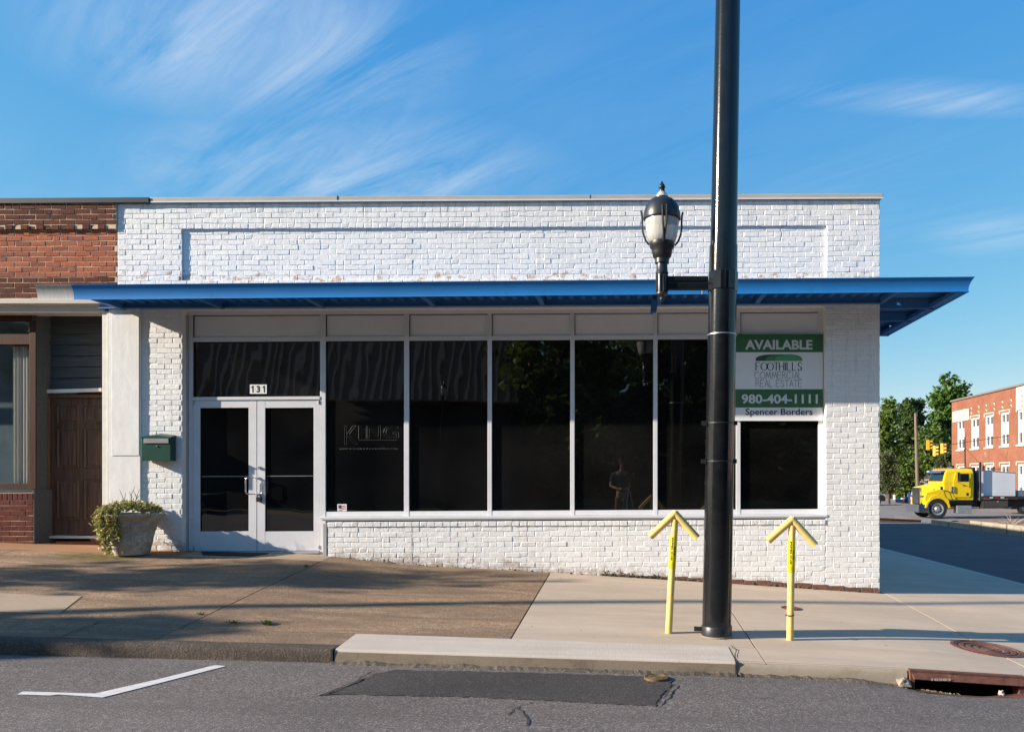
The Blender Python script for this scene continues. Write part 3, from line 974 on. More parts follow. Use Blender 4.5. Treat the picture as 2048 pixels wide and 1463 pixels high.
def SB(m, name, *boxes, parent=None, bevel=0, smooth=False, label=None, sh=SL, kind=None):
    b = MB()
    for q in boxes: b.box(*q)
    b.shear(sh)
    return b.build(name, m, parent, bevel=bevel, label=label, kind=kind)
JD = 0.0040
SB(M['white_brick'], 'wall', (XL, XR - 0.004, D + JD, D + 0.029, Z_PT, Z_TOP), (XL, PXL, D + JD, D + 0.029, Z_PB, Z_PT), (PXR, XR - 0.004, D + JD, D + 0.029, Z_PB, Z_PT),
   (XL, XR - 0.004, D + JD, D + 0.029, Z_HEAD + 0.004, Z_PB),
   (XL, XR - 0.004, D + 0.03 + JD, D + 0.32, Z_HEAD, Z_TOP + 0.03),
   (RPL, XR - 0.004, D + JD, D + 0.32, -2.2, Z_HEAD), (LPL - 0.02, LPR, D + JD, D + 0.32, -2.2, Z_HEAD),
   (WX0, RPL - 0.003, D + JD, D + 0.32, -2.2, Z_SILL - 0.002), parent=shop)
# sides and roof behind
M['side_brick'] = m_far_brick('white painted side brick', (0.72, 0.72, 0.72), (0.76, 0.76, 0.76), (0.66, 0.66, 0.66))
SB(M['side_brick'], 'side_wall', (XR - 0.32, XR - 0.005, D + 0.33, 14.5, -2.3, Z_TOP + 0.02), (XR - 0.32, XR - 0.005, 14.5, 33.0, -2.5, 2.32), (XL, XR - 0.32, 32.7, 33.0, -2.5, 2.32), parent=shop, sh=0)
SB(M['black'], 'roof', (XL, XR - 0.33, D + 0.33, 14.5, 3.2, 3.3), (XL, XR - 0.33, 14.5, 32.6, 2.0, 2.1), (XL, XR - 0.33, 14.4, 14.5, 2.1, 3.2), parent=shop, sh=0)
SB(M['black'], 'interior', (XL, XR - 0.4, D + 0.75, D + 0.8, -2.3, 3.1), parent=shop, sh=0)
# copings
cpx = fx(302)
ch = SB(M['tan_coping'], 'coping', (cpx + 0.01, XR + 0.03, D - 0.035, D + 0.36, fz(400), fz(391)), parent=shop, bevel=0.006)
SB(M['alu'], 'coping_drip', (cpx + 0.01, XR + 0.03, D - 0.042, D - 0.036, fz(402), fz(399.3)), parent=shop)
SB(M['black'], 'coping_seam', (fx(676), fx(677.5), D - 0.04, D - 0.034, fz(399.5), fz(390)), (fx(1180), fx(1181), D - 0.038, D - 0.034, fz(399.5), fz(390.8)), parent=shop)

# frames (glass plane set back from the brick face)
TF = D + 0.125        # front of the frames
TG = TF + 0.035       # glass
def hx(x): return fx(x, TF)
def hz(y, x=1255): return fz(y + SL * (x - PX), TF)
Z_HT, Z_HB = hz(617.5, 800), hz(628, 800)
Z_TT, Z_TB = hz(672, 800), hz(681, 800)
Z_GB, Z_SB = hz(1022, 800), hz(1036, 800)
fr = MB()
doorL, doorR = 385, 640
fr.box(hx(366), hx(1648), TF + 0.002, TF + 0.11, Z_HB, Z_HT)
fr.shear(SL); fr.build('head_frame', M['alu'], shop, bevel=0.003)
SB(M['alu_dark'], 'soffit_trim', (hx(352), hx(1652), D + 0.012, TF - 0.002, Z_HT - 0.012, Z_HT + 0.10), parent=shop)
def vbar(x0, x1, z0, z1, name='mullion', m='alu', dt=0.0):
    return SB(M[m], name, (hx(x0), hx(x1), TF + dt, TF + 0.11, z0, z1), parent=shop, bevel=0.003)
ZF = -1.2
vbar(366, 376.5, zw(-5.9) - 0.05, Z_HB - 0.0005, 'jamb', 'alu_dark', -0.03)
vbar(377, 385.5, zw(-5.9) - 0.05, Z_HB - 0.0005, 'jamb')
vbar(640, 651, zw(-4.3) - 0.05, Z_HB - 0.0005)
mull = [(808, 818), (975, 983.5), (1140.5, 1149), (1306.5, 1315), (1472, 1481)]
for a, b in mull: vbar(a, b, Z_SB + 0.0285, Z_HB - 0.0005)
vbar(1636.5, 1647, Z_SB, Z_HB - 0.0005, 'jamb')
SB(M['alu_dark'], 'jamb_trim', (hx(1647.3), hx(1651.5), D + 0.02, TF + 0.11, Z_SB - 0.012, Z_HT), parent=shop)
bays = [(651, 808), (818, 975), (983.5, 1140.5), (1149, 1306.5), (1315, 1472), (1481, 1636.5)]
allb = [(385.5, 640)] + bays
for i, (a, b) in enumerate(allb):
    SB(M['spandrel'], 'spandrel_panel', (hx(a) - 0.004, hx(b) + 0.004, TF + 0.028, TF + 0.045, Z_TT - 0.003, Z_HB + 0.003), parent=shop)
    SB(M['rubber'], 'gasket', (hx(a) + 0.001, hx(b) - 0.001, TF + 0.012, TF + 0.027, Z_HB - 0.009, Z_HB - 0.001), (hx(a) + 0.0005, hx(a) + 0.009, TF + 0.012, TF + 0.027, Z_TT + 0.001, Z_HB - 0.0092), parent=shop)
    SB(M['alu'], 'transom', (hx(a) + 0.0005, hx(b) - 0.0005, TF + 0.003, TF + 0.1, Z_TB, Z_TT), parent=shop, bevel=0.003)
for i, (a, b) in enumerate(bays):
    SB(M['glass'], 'window_pane', (hx(a) - 0.004, hx(b) + 0.004, TG + 0.001 * (i % 3), TG + 0.012, Z_GB - 0.004, Z_TB + 0.004), parent=shop)
    SB(M['rubber'], 'gasket', (hx(a) + 0.0005, hx(a) + 0.008, TF + 0.014, TG - 0.001, Z_GB, Z_TB), (hx(b) - 0.008, hx(b) - 0.0005, TF + 0.014, TG - 0.001, Z_GB, Z_TB),
       (hx(a) + 0.0085, hx(b) - 0.0085, TF + 0.014, TG - 0.001, Z_TB - 0.008, Z_TB - 0.0005), parent=shop)
    SB(M['alu'], 'bottom_rail', (hx(a) + 0.0005, hx(b) - 0.0005, TF + 0.004, TF + 0.1, Z_SB + 0.03, Z_GB), parent=shop, bevel=0.003)
SB(M['alu'], 'sill', (hx(647), hx(1650), D - 0.01, TF + 0.1, Z_SB - 0.005, Z_SB + 0.028), parent=shop, bevel=0.004)
SB(M['alu_dark'], 'sill_drip', (hx(652), hx(1651), D - 0.004, D + 0.12, Z_SB - 0.022, Z_SB - 0.0055), parent=shop)
SB(M['alu_dark'], 'door_post', (fx(646), fx(653.5), D - 0.005, D + 0.12, zw(-4.1) - 0.05, fz(1043)), parent=shop, bevel=0.003)
# door bay
Z_DT = hz(800, 510); Z_BT = hz(793, 510); Z_DB = hz(1101, 510)
SB(M['alu'], 'door_header', (hx(386), hx(640) - 0.0005, TF - 0.008, TF + 0.1, Z_DT + 0.004, Z_BT), parent=shop, bevel=0.003)
SB(M['glass'], 'transom_pane', (hx(384), hx(642), TG, TG + 0.012, Z_BT - 0.004, Z_TB + 0.004), parent=shop)
SB(M['rubber'], 'gasket', (hx(386), hx(386) + 0.009, TF + 0.012, TG - 0.001, Z_BT, Z_TB), (hx(386) + 0.01, hx(640) - 0.01, TF + 0.012, TG - 0.001, Z_TB - 0.011, Z_TB - 0.0005), parent=shop)
def leaf(x0, x1, gx0, gx1, hand):
    td = TF + 0.004
    d = MB(); zt, zb = Z_DT, Z_DB
    gt, gb = hz(815, (gx0 + gx1) / 2), hz(1062, (gx0 + gx1) / 2)
    d.box(hx(x0), hx(gx0), td, td + 0.045, zb, zt); d.box(hx(gx1), hx(x1), td, td + 0.045, zb, zt)
    d.box(hx(gx0) + .0004, hx(gx1) - .0004, td + 0.001, td + 0.045, gt, zt - .0004); d.box(hx(gx0) + .0004, hx(gx1) - .0004, td + 0.001, td + 0.045, zb + .0004, gb)
    d.shear(SL)
    o = d.build('door', M['alu'], shop, bevel=0.002)
    SB(M['glass'], 'door_pane', (hx(gx0) - 0.003, hx(gx1) + 0.003, td + 0.02, td + 0.03, gb - 0.003, gt + 0.003), parent=o)
    SB(M['rubber'], 'gasket', (hx(gx0), hx(gx0) + 0.006, td + 0.006, td + 0.019, gb, gt), (hx(gx1) - 0.006, hx(gx1), td + 0.006, td + 0.019, gb, gt), (hx(gx0) + 0.007, hx(gx1) - 0.007, td + 0.006, td + 0.019, gt - 0.006, gt), parent=o)
    # push bar behind the glass seen as a thin line
    SB(M['steel'], 'push_bar', (hx(gx0) + 0.01, hx(gx1) - 0.01, td + 0.0185, td + 0.0195, hz(952.4, 510), hz(951, 510)), parent=o)
    SB(M['alu_dark'], 'hinge', *[(hx(x0 + 1) if hand < 0 else hx(x1 - 3), hx(x0 + 3) if hand < 0 else hx(x1 - 1), td - 0.014, td - 0.001, z, z + 0.055) for z in (zt - 0.06, zb + 0.02)], parent=o, bevel=0.004)
    # D shaped pull
    hb = MB()
    zc = fz(967, TF) + SL * hx(510); hh = 0.112; 
    xe = hx(511.5) if hand < 0 else hx(515.5)
    xo = xe + hand * (0.115 if hand < 0 else 0.085)
    t2 = td - 0.055
    pts = [(xe - hand * -0.004, td, zc + hh), (xe + hand * 0.004, t2 + 0.02, zc + hh), (xe + hand * 0.02, t2, zc + hh), (xo - hand * 0.03, t2, zc + hh), (xo - hand * 0.009, t2, zc + hh - 0.01), (xo, t2, zc + hh - 0.034),
           (xo, t2, zc - hh + 0.034), (xo - hand * 0.009, t2, zc - hh + 0.01), (xo - hand * 0.03, t2, zc - hh), (xe + hand * 0.02, t2, zc - hh), (xe + hand * 0.004, t2 + 0.02, zc - hh), (xe, td, zc - hh)]
    hb.tube(pts, 0.0095, 10)
    hb.build('pull_handle', M['chrome'], o, smooth=True)
    return o
dl = leaf(386, 512.8, 400, 497, -1)
dr = leaf(514.2, 639.5, 530, 627, 1)
lk = MB(); lz = fz(931, TF) + SL * hx(520)
lk.tube([(hx(519), TF + 0.003, lz), (hx(519), TF - 0.012, lz)], 0.021, 16)
lk.build('lock_cylinder', M['steel'], dr, smooth=True)
kb = MB(); kz = fz(992, TF) + SL * hx(520)
kb.box(hx(515), hx(524), TF - 0.045, TF + 0.003, kz - 0.045, kz + 0.02)
kb.tube([(hx(516), TF - 0.02, kz + 0.02), (hx(516), TF - 0.02, kz + 0.05), (hx(519), TF - 0.02, kz + 0.062), (hx(522.5), TF - 0.02, kz + 0.05), (hx(522.5), TF - 0.02, kz + 0.02)], 0.006, 8)
o = kb.build('key_box', M['black_satin'], None, bevel=0.004); setp(o, 'small black lock box hanging from the pull of the right glass door', 'lock box')
SB(M['alu_dark'], 'threshold', (hx(386), hx(640), TF - 0.05, TF + 0.1, Z_DB - 0.035, Z_DB - 0.006), parent=shop, bevel=0.003)
# foundation brick showing below the paint on the right
rr = random.Random(21)
x = -0.35; cxs = root_loc(shop)
while x < XR - 0.02:
    w = rr.uniform(0.16, 0.23); w = min(w, XR - 0.012 - x)
    if w < 0.05: break
    h = 0.03 + 0.045 * max(0, min(1, (x + 0.4) / 2.2)) * rr.uniform(0.75, 1.1)
    b = MB(); z = zs(x + w / 2, D)
    b.add([(x, D - 0.014 - rr.uniform(0, .008), z - 0.05), (x + w - 0.012, D - 0.014 - rr.uniform(0, .008), z - 0.055), (x + w - 0.012, D - 0.012, z + h * rr.uniform(.8, 1.05)), (x, D - 0.012, z + h * rr.uniform(.85, 1.1)),
           (x, D + 0.02, z - 0.05), (x + w - 0.012, D + 0.02, z - 0.055), (x + w - 0.012, D + 0.02, z + h * 0.9), (x, D + 0.02, z + h)],
          [(0, 1, 2, 3), (4, 7, 6, 5), (0, 3, 7, 4), (1, 5, 6, 2), (3, 2, 6, 7), (0, 4, 5, 1)])
    M.setdefault('found', m_red_brick('bare foundation brick', (0.17, 0.075, 0.05), (0.22, 0.115, 0.08), (0.14, 0.07, 0.05)))
    b.build('foundation_brick', M['found'], shop, bevel=0.006)
    x += w
# flaking plaster ridge and moss at the foot of the wall
ms = MB(); rr = random.Random(4)
for i in range(300):
    x = rr.uniform(-3.9, 3.3)
    if rr.random() < 0.7: x = rr.uniform(-0.35, 1.0)
    z = zs(x, D) + abs(rr.gauss(0, 0.010 if not -0.35 < x < 0.6 else 0.022)); s = rr.uniform(0.006, 0.022)
    y = D - 0.012 - rr.random() * 0.018
    ms.add([(x - s, y, z - s * .5), (x + s, y, z - s * .4), (x + s * .4, y - s * .5, z + s * .6), (x - s * .3, y + .004, z + s)], [(0, 1, 2), (0, 2, 3), (1, 3, 2), (0, 3, 1)])
o = ms.build('wall_foot_moss', M['moss']); o['kind'] = 'stuff'
# vertical movement crack in the low wall
b = MB(); xs0 = fx(823); rr = random.Random(6); z = Z_SILL - 0.05
prev = None
while z > zs(xs0, D) - 0.02:
    xx = xs0 + rr.uniform(-0.006, 0.006)
    if prev: b.quad((prev[0] - .006, D - .0045, prev[1]), (prev[0] + .006, D - .0045, prev[1]), (xx + .006, D - .0045, z), (xx - .006, D - .0045, z))
    prev = (xx, z); z -= 0.04
M['crack_paint'] = plain('grey caulk line', (0.45, 0.45, 0.46), 0.8)
b.build('caulk_line', M['crack_paint'], shop)
# stucco pilaster at the left end
SB(M['stucco'], 'pilaster', (fx(220), fx(283), D - 0.026, D + 0.3, zw(-7) - 0.05, fz(606)), parent=shop, bevel=0.004)
SB(M['stucco'], 'pilaster_board', (fx(226.5), fx(281), D - 0.034, D - 0.0265, fz(905), fz(622)), parent=shop, bevel=0.002)

# house number
num = thing('house_number', (hx(514), TG - 0.004, fz(777, TF)), 'three white number tiles reading 131 over the glass double doors', 'number sign')
def text_mesh(body, bold=0.0, outline=0.0, spacing=1.0):
    c = bpy.data.curves.new('txt', 'FONT')
    c.body = body; c.size = 1.0; c.space_character = spacing
    c.resolution_u = 3
    if outline:
        c.fill_mode = 'NONE'; c.bevel_depth = outline; c.bevel_resolution = 0
    else:
        c.offset = bold; c.extrude = 0.0
    ob = bpy.data.objects.new('txt', c); COL.objects.link(ob)
    dg = bpy.context.evaluated_depsgraph_get()
    me = bpy.data.meshes.new_from_object(ob.evaluated_get(dg))
    vs = np.array([v.co[:] for v in me.vertices]); fs = [tuple(p.vertices) for p in me.polygons]
    bpy.data.objects.remove(ob); bpy.data.curves.remove(c); bpy.data.meshes.remove(me)
    return vs, fs
def text(body, x0, x1, z0, z1, t, m, name='lettering', parent=None, bold=0.0, outline=0.0, rot=0, shear=0.0, spacing=1.0, wrap=None):
    """letters fitted to a box on a plane facing the camera; rot=1 turns them to read downward"""
    vs, fs = text_mesh(body, bold, outline, spacing)
    lo, hi = vs.min(0), vs.max(0)
    q = (vs - lo) / np.maximum(hi - lo, 1e-6)
    b = MB()
    for (a, c, d), raw in zip(q, vs):
        if rot: X, Z = x0 + (x1 - x0) * c, z1 - (z1 - z0) * a
        else: X, Z = x0 + (x1 - x0) * a, z0 + (z1 - z0) * c
        Y = t + (raw[2] * (z1 - z0) if outline else 0)
        if wrap:
            X, Y = wrap(X)
        b.v.append((X, Y, Z + shear * X))
    b.f = fs
    return b.build(name, m, parent)
for i, dch in enumerate('131'):
    a = 497.5 + i * 11.4
    tl = SB(M['white_ink'], 'number_tile', (hx(a), hx(a + 11), TG - 0.004, TG - 0.0005, fz(786.5, TF), fz(768, TF)), parent=num, sh=0)
    if dch == '3':
        text(dch, hx(a + 2.0), hx(a + 9.2), fz(784.2, TF), fz(770.3, TF), TG - 0.0052, M['black_ink'], 'digit', tl, bold=0.045)
    else:
        b = MB(); q_ = [(5.0, 784.2), (7.6, 784.2), (7.6, 770.3), (5.6, 770.3), (2.6, 773.0), (2.6, 775.2), (5.0, 774.2)]
        b.v = [(hx(a + x_), TG - 0.0052, fz(y_, TF)) for x_, y_ in q_]; b.f = [(0, 1, 2, 3, 6), (3, 4, 5, 6)]
        b.build('digit', M['black_ink'], tl)

# faint chrome outlined lettering inside the second bay
king = thing('window_lettering', (hx(742), TG - 0.003, fz(870, TF)), 'faint outlined letters KING on the dark pane beside the doors', 'lettering')
M['faint'] = plain('dull silver outline', (0.022, 0.021, 0.02), 0.5, var=0.9, scale=22)
for chx, (a, b_) in zip('KING', ((687, 714), (715, 732), (733, 760), (765, 796))):
    zt = 850; zb = 877 if chx != 'K' else 888
    text(chx, hx(a), hx(b_), fz(zb, TF), fz(zt, TF), TG - 0.003, M['faint'], 'letter', king, outline=0.005)
SB(M['faint'], 'rule', (hx(715), hx(793), TG - 0.003, TG - 0.001, fz(880, TF), fz(879.2, TF)), parent=king, sh=0)
rr = random.Random(2); b = MB()
xq = 677.0
while xq < 795:
    wq = rr.uniform(1.5, 4)
    b.box(hx(xq), hx(xq + wq), TG - 0.003, TG - 0.001, fz(897.5 + rr.uniform(0, 1), TF), fz(896 - rr.uniform(0, 1), TF)); xq += wq + rr.uniform(1, 3)
b.build('small_letters', M['faint'], king)
# flag sticker
fl = thing('flag_sticker', (hx(682), TG - 0.003, fz(1014, TF)), 'small white sticker with waving stripes low on the pane beside the doors', 'sticker')
SB(M['white_ink'], 'sticker_sheet', (hx(673), hx(691.5), TG - 0.003, TG - 0.0005, fz(1021.5, TF), fz(1007.5, TF)), parent=fl, sh=0)
M['flag_red'] = plain('flag red', (0.42, 0.03, 0.05), 0.5); M['flag_blue'] = plain('flag blue', (0.03, 0.035, 0.12), 0.5)
for k in range(3):
    b = MB()
    for i in range(9):
        xx = 675 + i * 15.0 / 8; w_ = math.sin(i / 8 * 6.0) * 1.1
        y_ = 1011.0 + k * 3.4 + w_
        b.v += [(hx(xx), TG - 0.0042, fz(y_, TF)), (hx(xx), TG - 0.0042, fz(y_ + 1.7, TF))]
        if i: q = len(b.v) - 4; b.f.append((q, q + 1, q + 3, q + 2))
    b.build('stripe', M['flag_red'], fl)
SB(M['flag_blue'], 'canton', (hx(675), hx(681), TG - 0.0052, TG - 0.0044, fz(1015.5, TF), fz(1009.5, TF)), parent=fl, sh=0)

# ------------------------------------------------------------------ AVAILABLE sign
TS = TF - 0.03
def sx_(x): return fx(x, TS)
def sz_(y): return fz(y, TS)
sg = thing('available_sign', (sx_(1558), TS, sz_(841)), 'green and white AVAILABLE real estate board fixed over the rightmost window bay', 'sign')
SB(M['white_ink'], 'board', (sx_(1471), sx_(1645.5), TS, TS + 0.02, sz_(841), sz_(668)), parent=sg, sh=0)
SB(M['green_ink'], 'green_band', (sx_(1471), sx_(1645.5), TS - 0.002, TS - 0.0004, sz_(704), sz_(667.8)), parent=sg, sh=0)
SB(M['green_ink'], 'green_band', (sx_(1471), sx_(1645.5), TS - 0.002, TS - 0.0004, sz_(814.5), sz_(778)), parent=sg, sh=0)
M['sign_ink'] = plain('pale print', (0.62, 0.66, 0.64), 0.5, var=0.02)
text('AVAILABLE', sx_(1490), sx_(1625), sz_(699), sz_(679.5), TS - 0.0035, M['sign_ink'], 'lettering', sg, bold=0.035)
text('980-404-1111', sx_(1483), sx_(1635.5), sz_(807), sz_(788), TS - 0.0035, M['sign_ink'], 'lettering', sg, bold=0.030)
text('Spencer Borders', sx_(1491), sx_(1625), sz_(833.5), sz_(816.5), TS - 0.002, M['black_ink'], 'lettering', sg, bold=0.012)
for k, (x0, x1, m) in enumerate(((1511, 1583, 'hill1'), (1530, 1594, 'hill2'), (1548.5, 1604.5, 'hill3'))):
    for q, (mm, g) in enumerate((('black_ink', 0.0), (m, 0.7))):
        b = MB(); n = 16; pl = []
        for i in range(n + 1):
            a = math.pi * i / n
            X = (x0 + x1) / 2 - math.cos(a) * ((x1 - x0) / 2 - g); Y = 721.5 - (math.sin(a) ** 0.6) * (13 - g)
            pl.append((sx_(X), sz_(Y)))
        b.v = [(p[0], TS - 0.0012 - 0.0006 * (2 * k + q), p[1]) for p in pl]; b.f = [tuple(range(n + 1))]
        b.build('hill_outline' if q == 0 else 'hill', M[mm], sg)
GL = {'F': [[(0, 0), (0, 1), (.8, 1)], [(0, .52), (.65, .52)]], 'T': [[(.5, 0), (.5, 1)], [(0, 1), (1, 1)]], 'H': [[(0, 0), (0, 1)], [(1, 0), (1, 1)], [(0, .5), (1, .5)]],
      'I': [[(.5, 0), (.5, 1)]], 'L': [[(0, 1), (0, 0), (.8, 0)]], 'S': [[(.9, .85), (.6, 1), (.25, .95), (.1, .75), (.3, .57), (.7, .43), (.9, .25), (.7, .03), (.3, 0), (.05, .15)]],
      'M': [[(0, 0), (.2, 1), (.5, .2), (.8, 1), (1, 0)]], 'E': [[(.9, 0), (0, 0), (0, 1), (.9, 1)], [(0, .5), (.7, .5)]], 'R': [[(0, 0), (0, 1), (.55, 1), (.75, .85), (.75, .7), (.55, .55), (0, .55)], [(.4, .55), (.95, 0)]],
      'A': [[(0, 0), (.5, 1), (1, 0)], [(.18, .35), (.82, .35)]], ' ': []}
GL['O'] = [[(.5 + .55 * math.cos(a), .5 + .5 * math.sin(a)) for a in [2 * math.pi * i / 16 for i in range(17)]]]
GL['C'] = [[(.5 + .55 * math.cos(a), .5 + .5 * math.sin(a)) for a in [R(45) + R(270) * i / 12 for i in range(13)]]]
def strokes(word, x0, x1, ytop, ybot, wpx, wid, name):
    b = MB(); adv = {'I': .45, 'O': 1.15, 'M': 1.25, ' ': .5, 'C': 1.1}
    tot = sum(adv.get(c, 0.95) for c in word); sc_ = (x1 - x0) / tot; x = x0
    kq = 0
    for c in word:
        w = adv.get(c, .95) * sc_ 
        for pl in GL[c]:
            for (p, q) in zip(pl, pl[1:]):
                A = Vector((x + w * (.08 + .84 * p[0]), ybot - (ybot - ytop) * p[1])); B = Vector((x + w * (.08 + .84 * q[0]), ybot - (ybot - ytop) * q[1]))
                d = (B - A); L = d.length
                if L < 1e-6: continue
                d /= L; nn = Vector((-d.y, d.x)) * wpx * (wid if abs(d.y) > abs(d.x) else 1) / 2
                A2 = A - d * wpx * .3; B2 = B + d * wpx * .3
                kq += 1
                yy = TS - 0.0015 - 0.00001 * kq
                b.quad(*[(sx_(v.x), yy, sz_(v.y)) for v in (A2 - nn, B2 - nn, B2 + nn, A2 + nn)])
        x += w
    b.build(name, M['black_ink'], sg)
strokes('FOOTHILLS', 1511, 1605, 724.5, 740.5, 0.95, 2.0, 'lettering')
strokes('COMMERCIAL', 1509, 1606, 743.5, 757, 0.75, 1.0, 'lettering')
strokes('REAL ESTATE', 1511, 1605, 760, 773, 0.75, 1.0, 'lettering')

# ------------------------------------------------------------------ awning
TA = 9.66
SA = 0.009
aw = thing('blue_awning', (-1.5, 10.1, 2.3), 'flat blue metal awning wrapping round the corner of the white shop', 'awning')
def ax(x): return fx(x, TA)
AXL, AXB, AXR = ax(75), ax(148), 4.27
ZAB, ZAT = fz(589, TA), 2.462
prof = []          # outward distance and height from the bottom edge to the top lip
for i in range(15):
    f = i / 14
    prof.append((0.056 * f ** 2.3, ZAB + 0.004 + (ZAT - ZAB - 0.004) * f))
def fascia(xa, xb, mitre, name, m):
    b = MB()
    pr = [(-0.03, ZAB + 0.012), (0.012, ZAB - 0.002), (0.004, ZAB + 0.004)] + prof + [(0.05, ZAT + 0.003), (-0.02, ZAT - 0.004)]
    for (o_, z) in pr:
        b.v.append((xa, TA - o_, z)); b.v.append((xb + (o_ if mitre else 0), TA - o_, z))
    for i in range(len(pr) - 1):
        b.f.append((2 * i, 2 * i + 1, 2 * i + 3, 2 * i + 2))
    b.shear(SA)
    o = b.build(name, m, aw)
    md = o.modifiers.new('solid', 'SOLIDIFY'); md.thickness = 0.004
    return o
fascia(AXB + 0.002, AXR, True, 'fascia', M['blue'])
fw = fascia(AXL, AXB, False, 'fascia_end', M['fascia_white']); fw['label'] = 'unpainted white end of the blue fascia'
TE = 12.6
b = MB()
pr = [(-0.03, ZAB + 0.012), (0.012, ZAB - 0.002), (0.004, ZAB + 0.004)] + prof + [(0.05, ZAT + 0.003), (-0.02, ZAT - 0.004)]
for (o_, z) in pr:
    b.v.append((AXR + o_, TA - o_, z + SA * AXR)); b.v.append((AXR + o_, TE, z + SA * AXR))
for i in range(len(pr) - 1):
    b.f.append((2 * i, 2 * i + 1, 2 * i + 3, 2 * i + 2))
o = b.build('side_fascia', M['blue'], aw); md = o.modifiers.new('solid', 'SOLIDIFY'); md.thickness = 0.004
# ribbed deck
def deck(x0, x1, y0, y1, z, along, name):
    b = MB(); pitch = 0.152
    a0, a1 = (x0, x1) if along == 'y' else (y0, y1)
    pts = []; a = a0
    while a < a1:
        for da, dz in ((0, 0), (0.055, 0), (0.075, 0.036), (0.132, 0.036)):
            if a + da < a1: pts.append((a + da, z + dz))
        a += pitch
    pts.append((a1, z))
    for (p, zz) in pts:
        if along == 'y': b.v += [(p, y0, zz + SA * p), (p, y1, zz + SA * p)]
        else: b.v += [(x0, p, zz + SA * AXR), (x1, p, zz + SA * AXR)]
    for i in range(len(pts) - 1): b.f.append((2 * i, 2 * i + 1, 2 * i + 3, 2 * i + 2))
    return b.build(name, M['blue_dark'], aw)
zd = ZAB + 0.125
deck(-6.86, XR + 0.04, TA + 0.01, D - 0.015, zd, 'y', 'deck')
deck(XR + 0.045, AXR - 0.01, TA + 0.01, TE - 0.02, zd, 'x', 'deck')
b = MB(); b.box(-6.86, XR + 0.042, TA + 0.004, D - 0.012, zd + 0.037, zd + 0.041); b.shear(SA); b.build('roof_sheet', M['blue_dark'], aw)
b = MB(); b.box(XR + 0.043, AXR - 0.004, TA + 0.004, TE + 0.015, zd + SA * AXR + 0.0375, zd + SA * AXR + 0.042); b.build('roof_sheet', M['blue_dark'], aw)
for xj in (-6.84, -5.50, -4.13, -2.62, -1.15, 0.42, 1.75, XR + 0.01):
    b = MB(); b.box(xj - 0.03, xj + 0.03, TA + 0.012, D - 0.02, ZAB + 0.045, zd - 0.002); b.shear(SA)
    b.build('joist', M['blue_dark'], aw)
b = MB(); b.box(fx(205), XR + 0.008, D - 0.055, D - 0.014, ZAB + 0.042, ZAB + 0.165); b.box(fx(205), XR + 0.008, D - 0.085, D - 0.055, ZAB + 0.042, ZAB + 0.055); b.shear(0.0065)
b.build('ledger', M['blue_dark'], aw)
for yj in (D + 0.10, D + 0.95):
    b = MB(); b.box(XR + 0.02, AXR - 0.03, yj - 0.03, yj + 0.03, ZAB + 0.03, zd + SA * AXR - 0.002); b.build('joist', M['blue_dark'], aw)
b = MB(); b.box(AXR - 0.14, AXR - 0.06, TA + 0.03, TE - 0.01, ZAB + 0.03, ZAB + 0.085); b.build('edge_beam', M['blue_dark'], aw)
b = MB(); b.box(XR - 0.01, AXR - 0.01, TE - 0.06, TE + 0.012, ZAB + 0.02, zd + SA * AXR + 0.036); b.build('end_beam', M['blue_dark'], aw)
b = MB(); b.box(-6.84, AXR - 0.15, TA + 0.013, TA + 0.06, ZAB + 0.012, ZAB + 0.028); b.shear(SA); b.build('front_angle', M['blue_dark'], aw)
# short hanging strap between two window bays
b = MB(); q0 = fx(1303, 10.2); b.add([(q0, 10.2, 2.36), (q0 + 0.09, 10.2, 2.36), (q0 + 0.065, 10.2, fz(624, 10.2)), (q0 - 0.015, 10.2, fz(624, 10.2)), (q0, 10.26, 2.36), (q0 + 0.09, 10.26, 2.36), (q0 + 0.065, 10.26, fz(624, 10.2)), (q0 - 0.015, 10.26, fz(624, 10.2))],
              [(0, 1, 2, 3), (4, 7, 6, 5), (0, 4, 5, 1), (1, 5, 6, 2), (2, 6, 7, 3), (3, 7, 4, 0)])
b.build('hanging_strap', M['blue_dark'], aw)
for xs_ in (fx(420, TA), fx(1010, TA), fx(1620, TA)):
    b = MB()
    for (o_, z) in prof: b.v += [(xs_ - 0.002, TA - o_ - 0.0045, z), (xs_ + 0.002, TA - o_ - 0.0045, z)]
    for i in range(len(prof) - 1): b.f.append((2 * i, 2 * i + 1, 2 * i + 3, 2 * i + 2))
    b.shear(SA); b.build('fascia_seam', M['blue_dark'], aw)

# ------------------------------------------------------------------ the red brick neighbour
nb = thing('brick_shop', (-9.5, 10.9, -0.9), 'red brick shop front with dark wooden door and black coping, left of the white one', 'shop')
NXL = -11.8
rb = []
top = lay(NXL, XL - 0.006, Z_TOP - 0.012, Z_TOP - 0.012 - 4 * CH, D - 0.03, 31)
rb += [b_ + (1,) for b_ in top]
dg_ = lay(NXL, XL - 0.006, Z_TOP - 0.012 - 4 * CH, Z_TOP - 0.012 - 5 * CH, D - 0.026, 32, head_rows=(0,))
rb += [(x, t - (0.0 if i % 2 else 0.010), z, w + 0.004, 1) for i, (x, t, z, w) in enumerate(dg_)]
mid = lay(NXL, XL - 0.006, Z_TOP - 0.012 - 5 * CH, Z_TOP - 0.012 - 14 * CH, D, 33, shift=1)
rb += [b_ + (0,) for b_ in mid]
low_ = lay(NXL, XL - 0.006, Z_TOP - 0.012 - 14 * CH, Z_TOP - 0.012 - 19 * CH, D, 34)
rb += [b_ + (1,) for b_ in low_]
vis = [b_ for b_ in rb if b_[0] > -9.2]; hid = [b_ for b_ in rb if b_[0] <= -9.2]
TN = D + 0.16            # plane of the timber shop front
ZB0 = fz(978, TN)
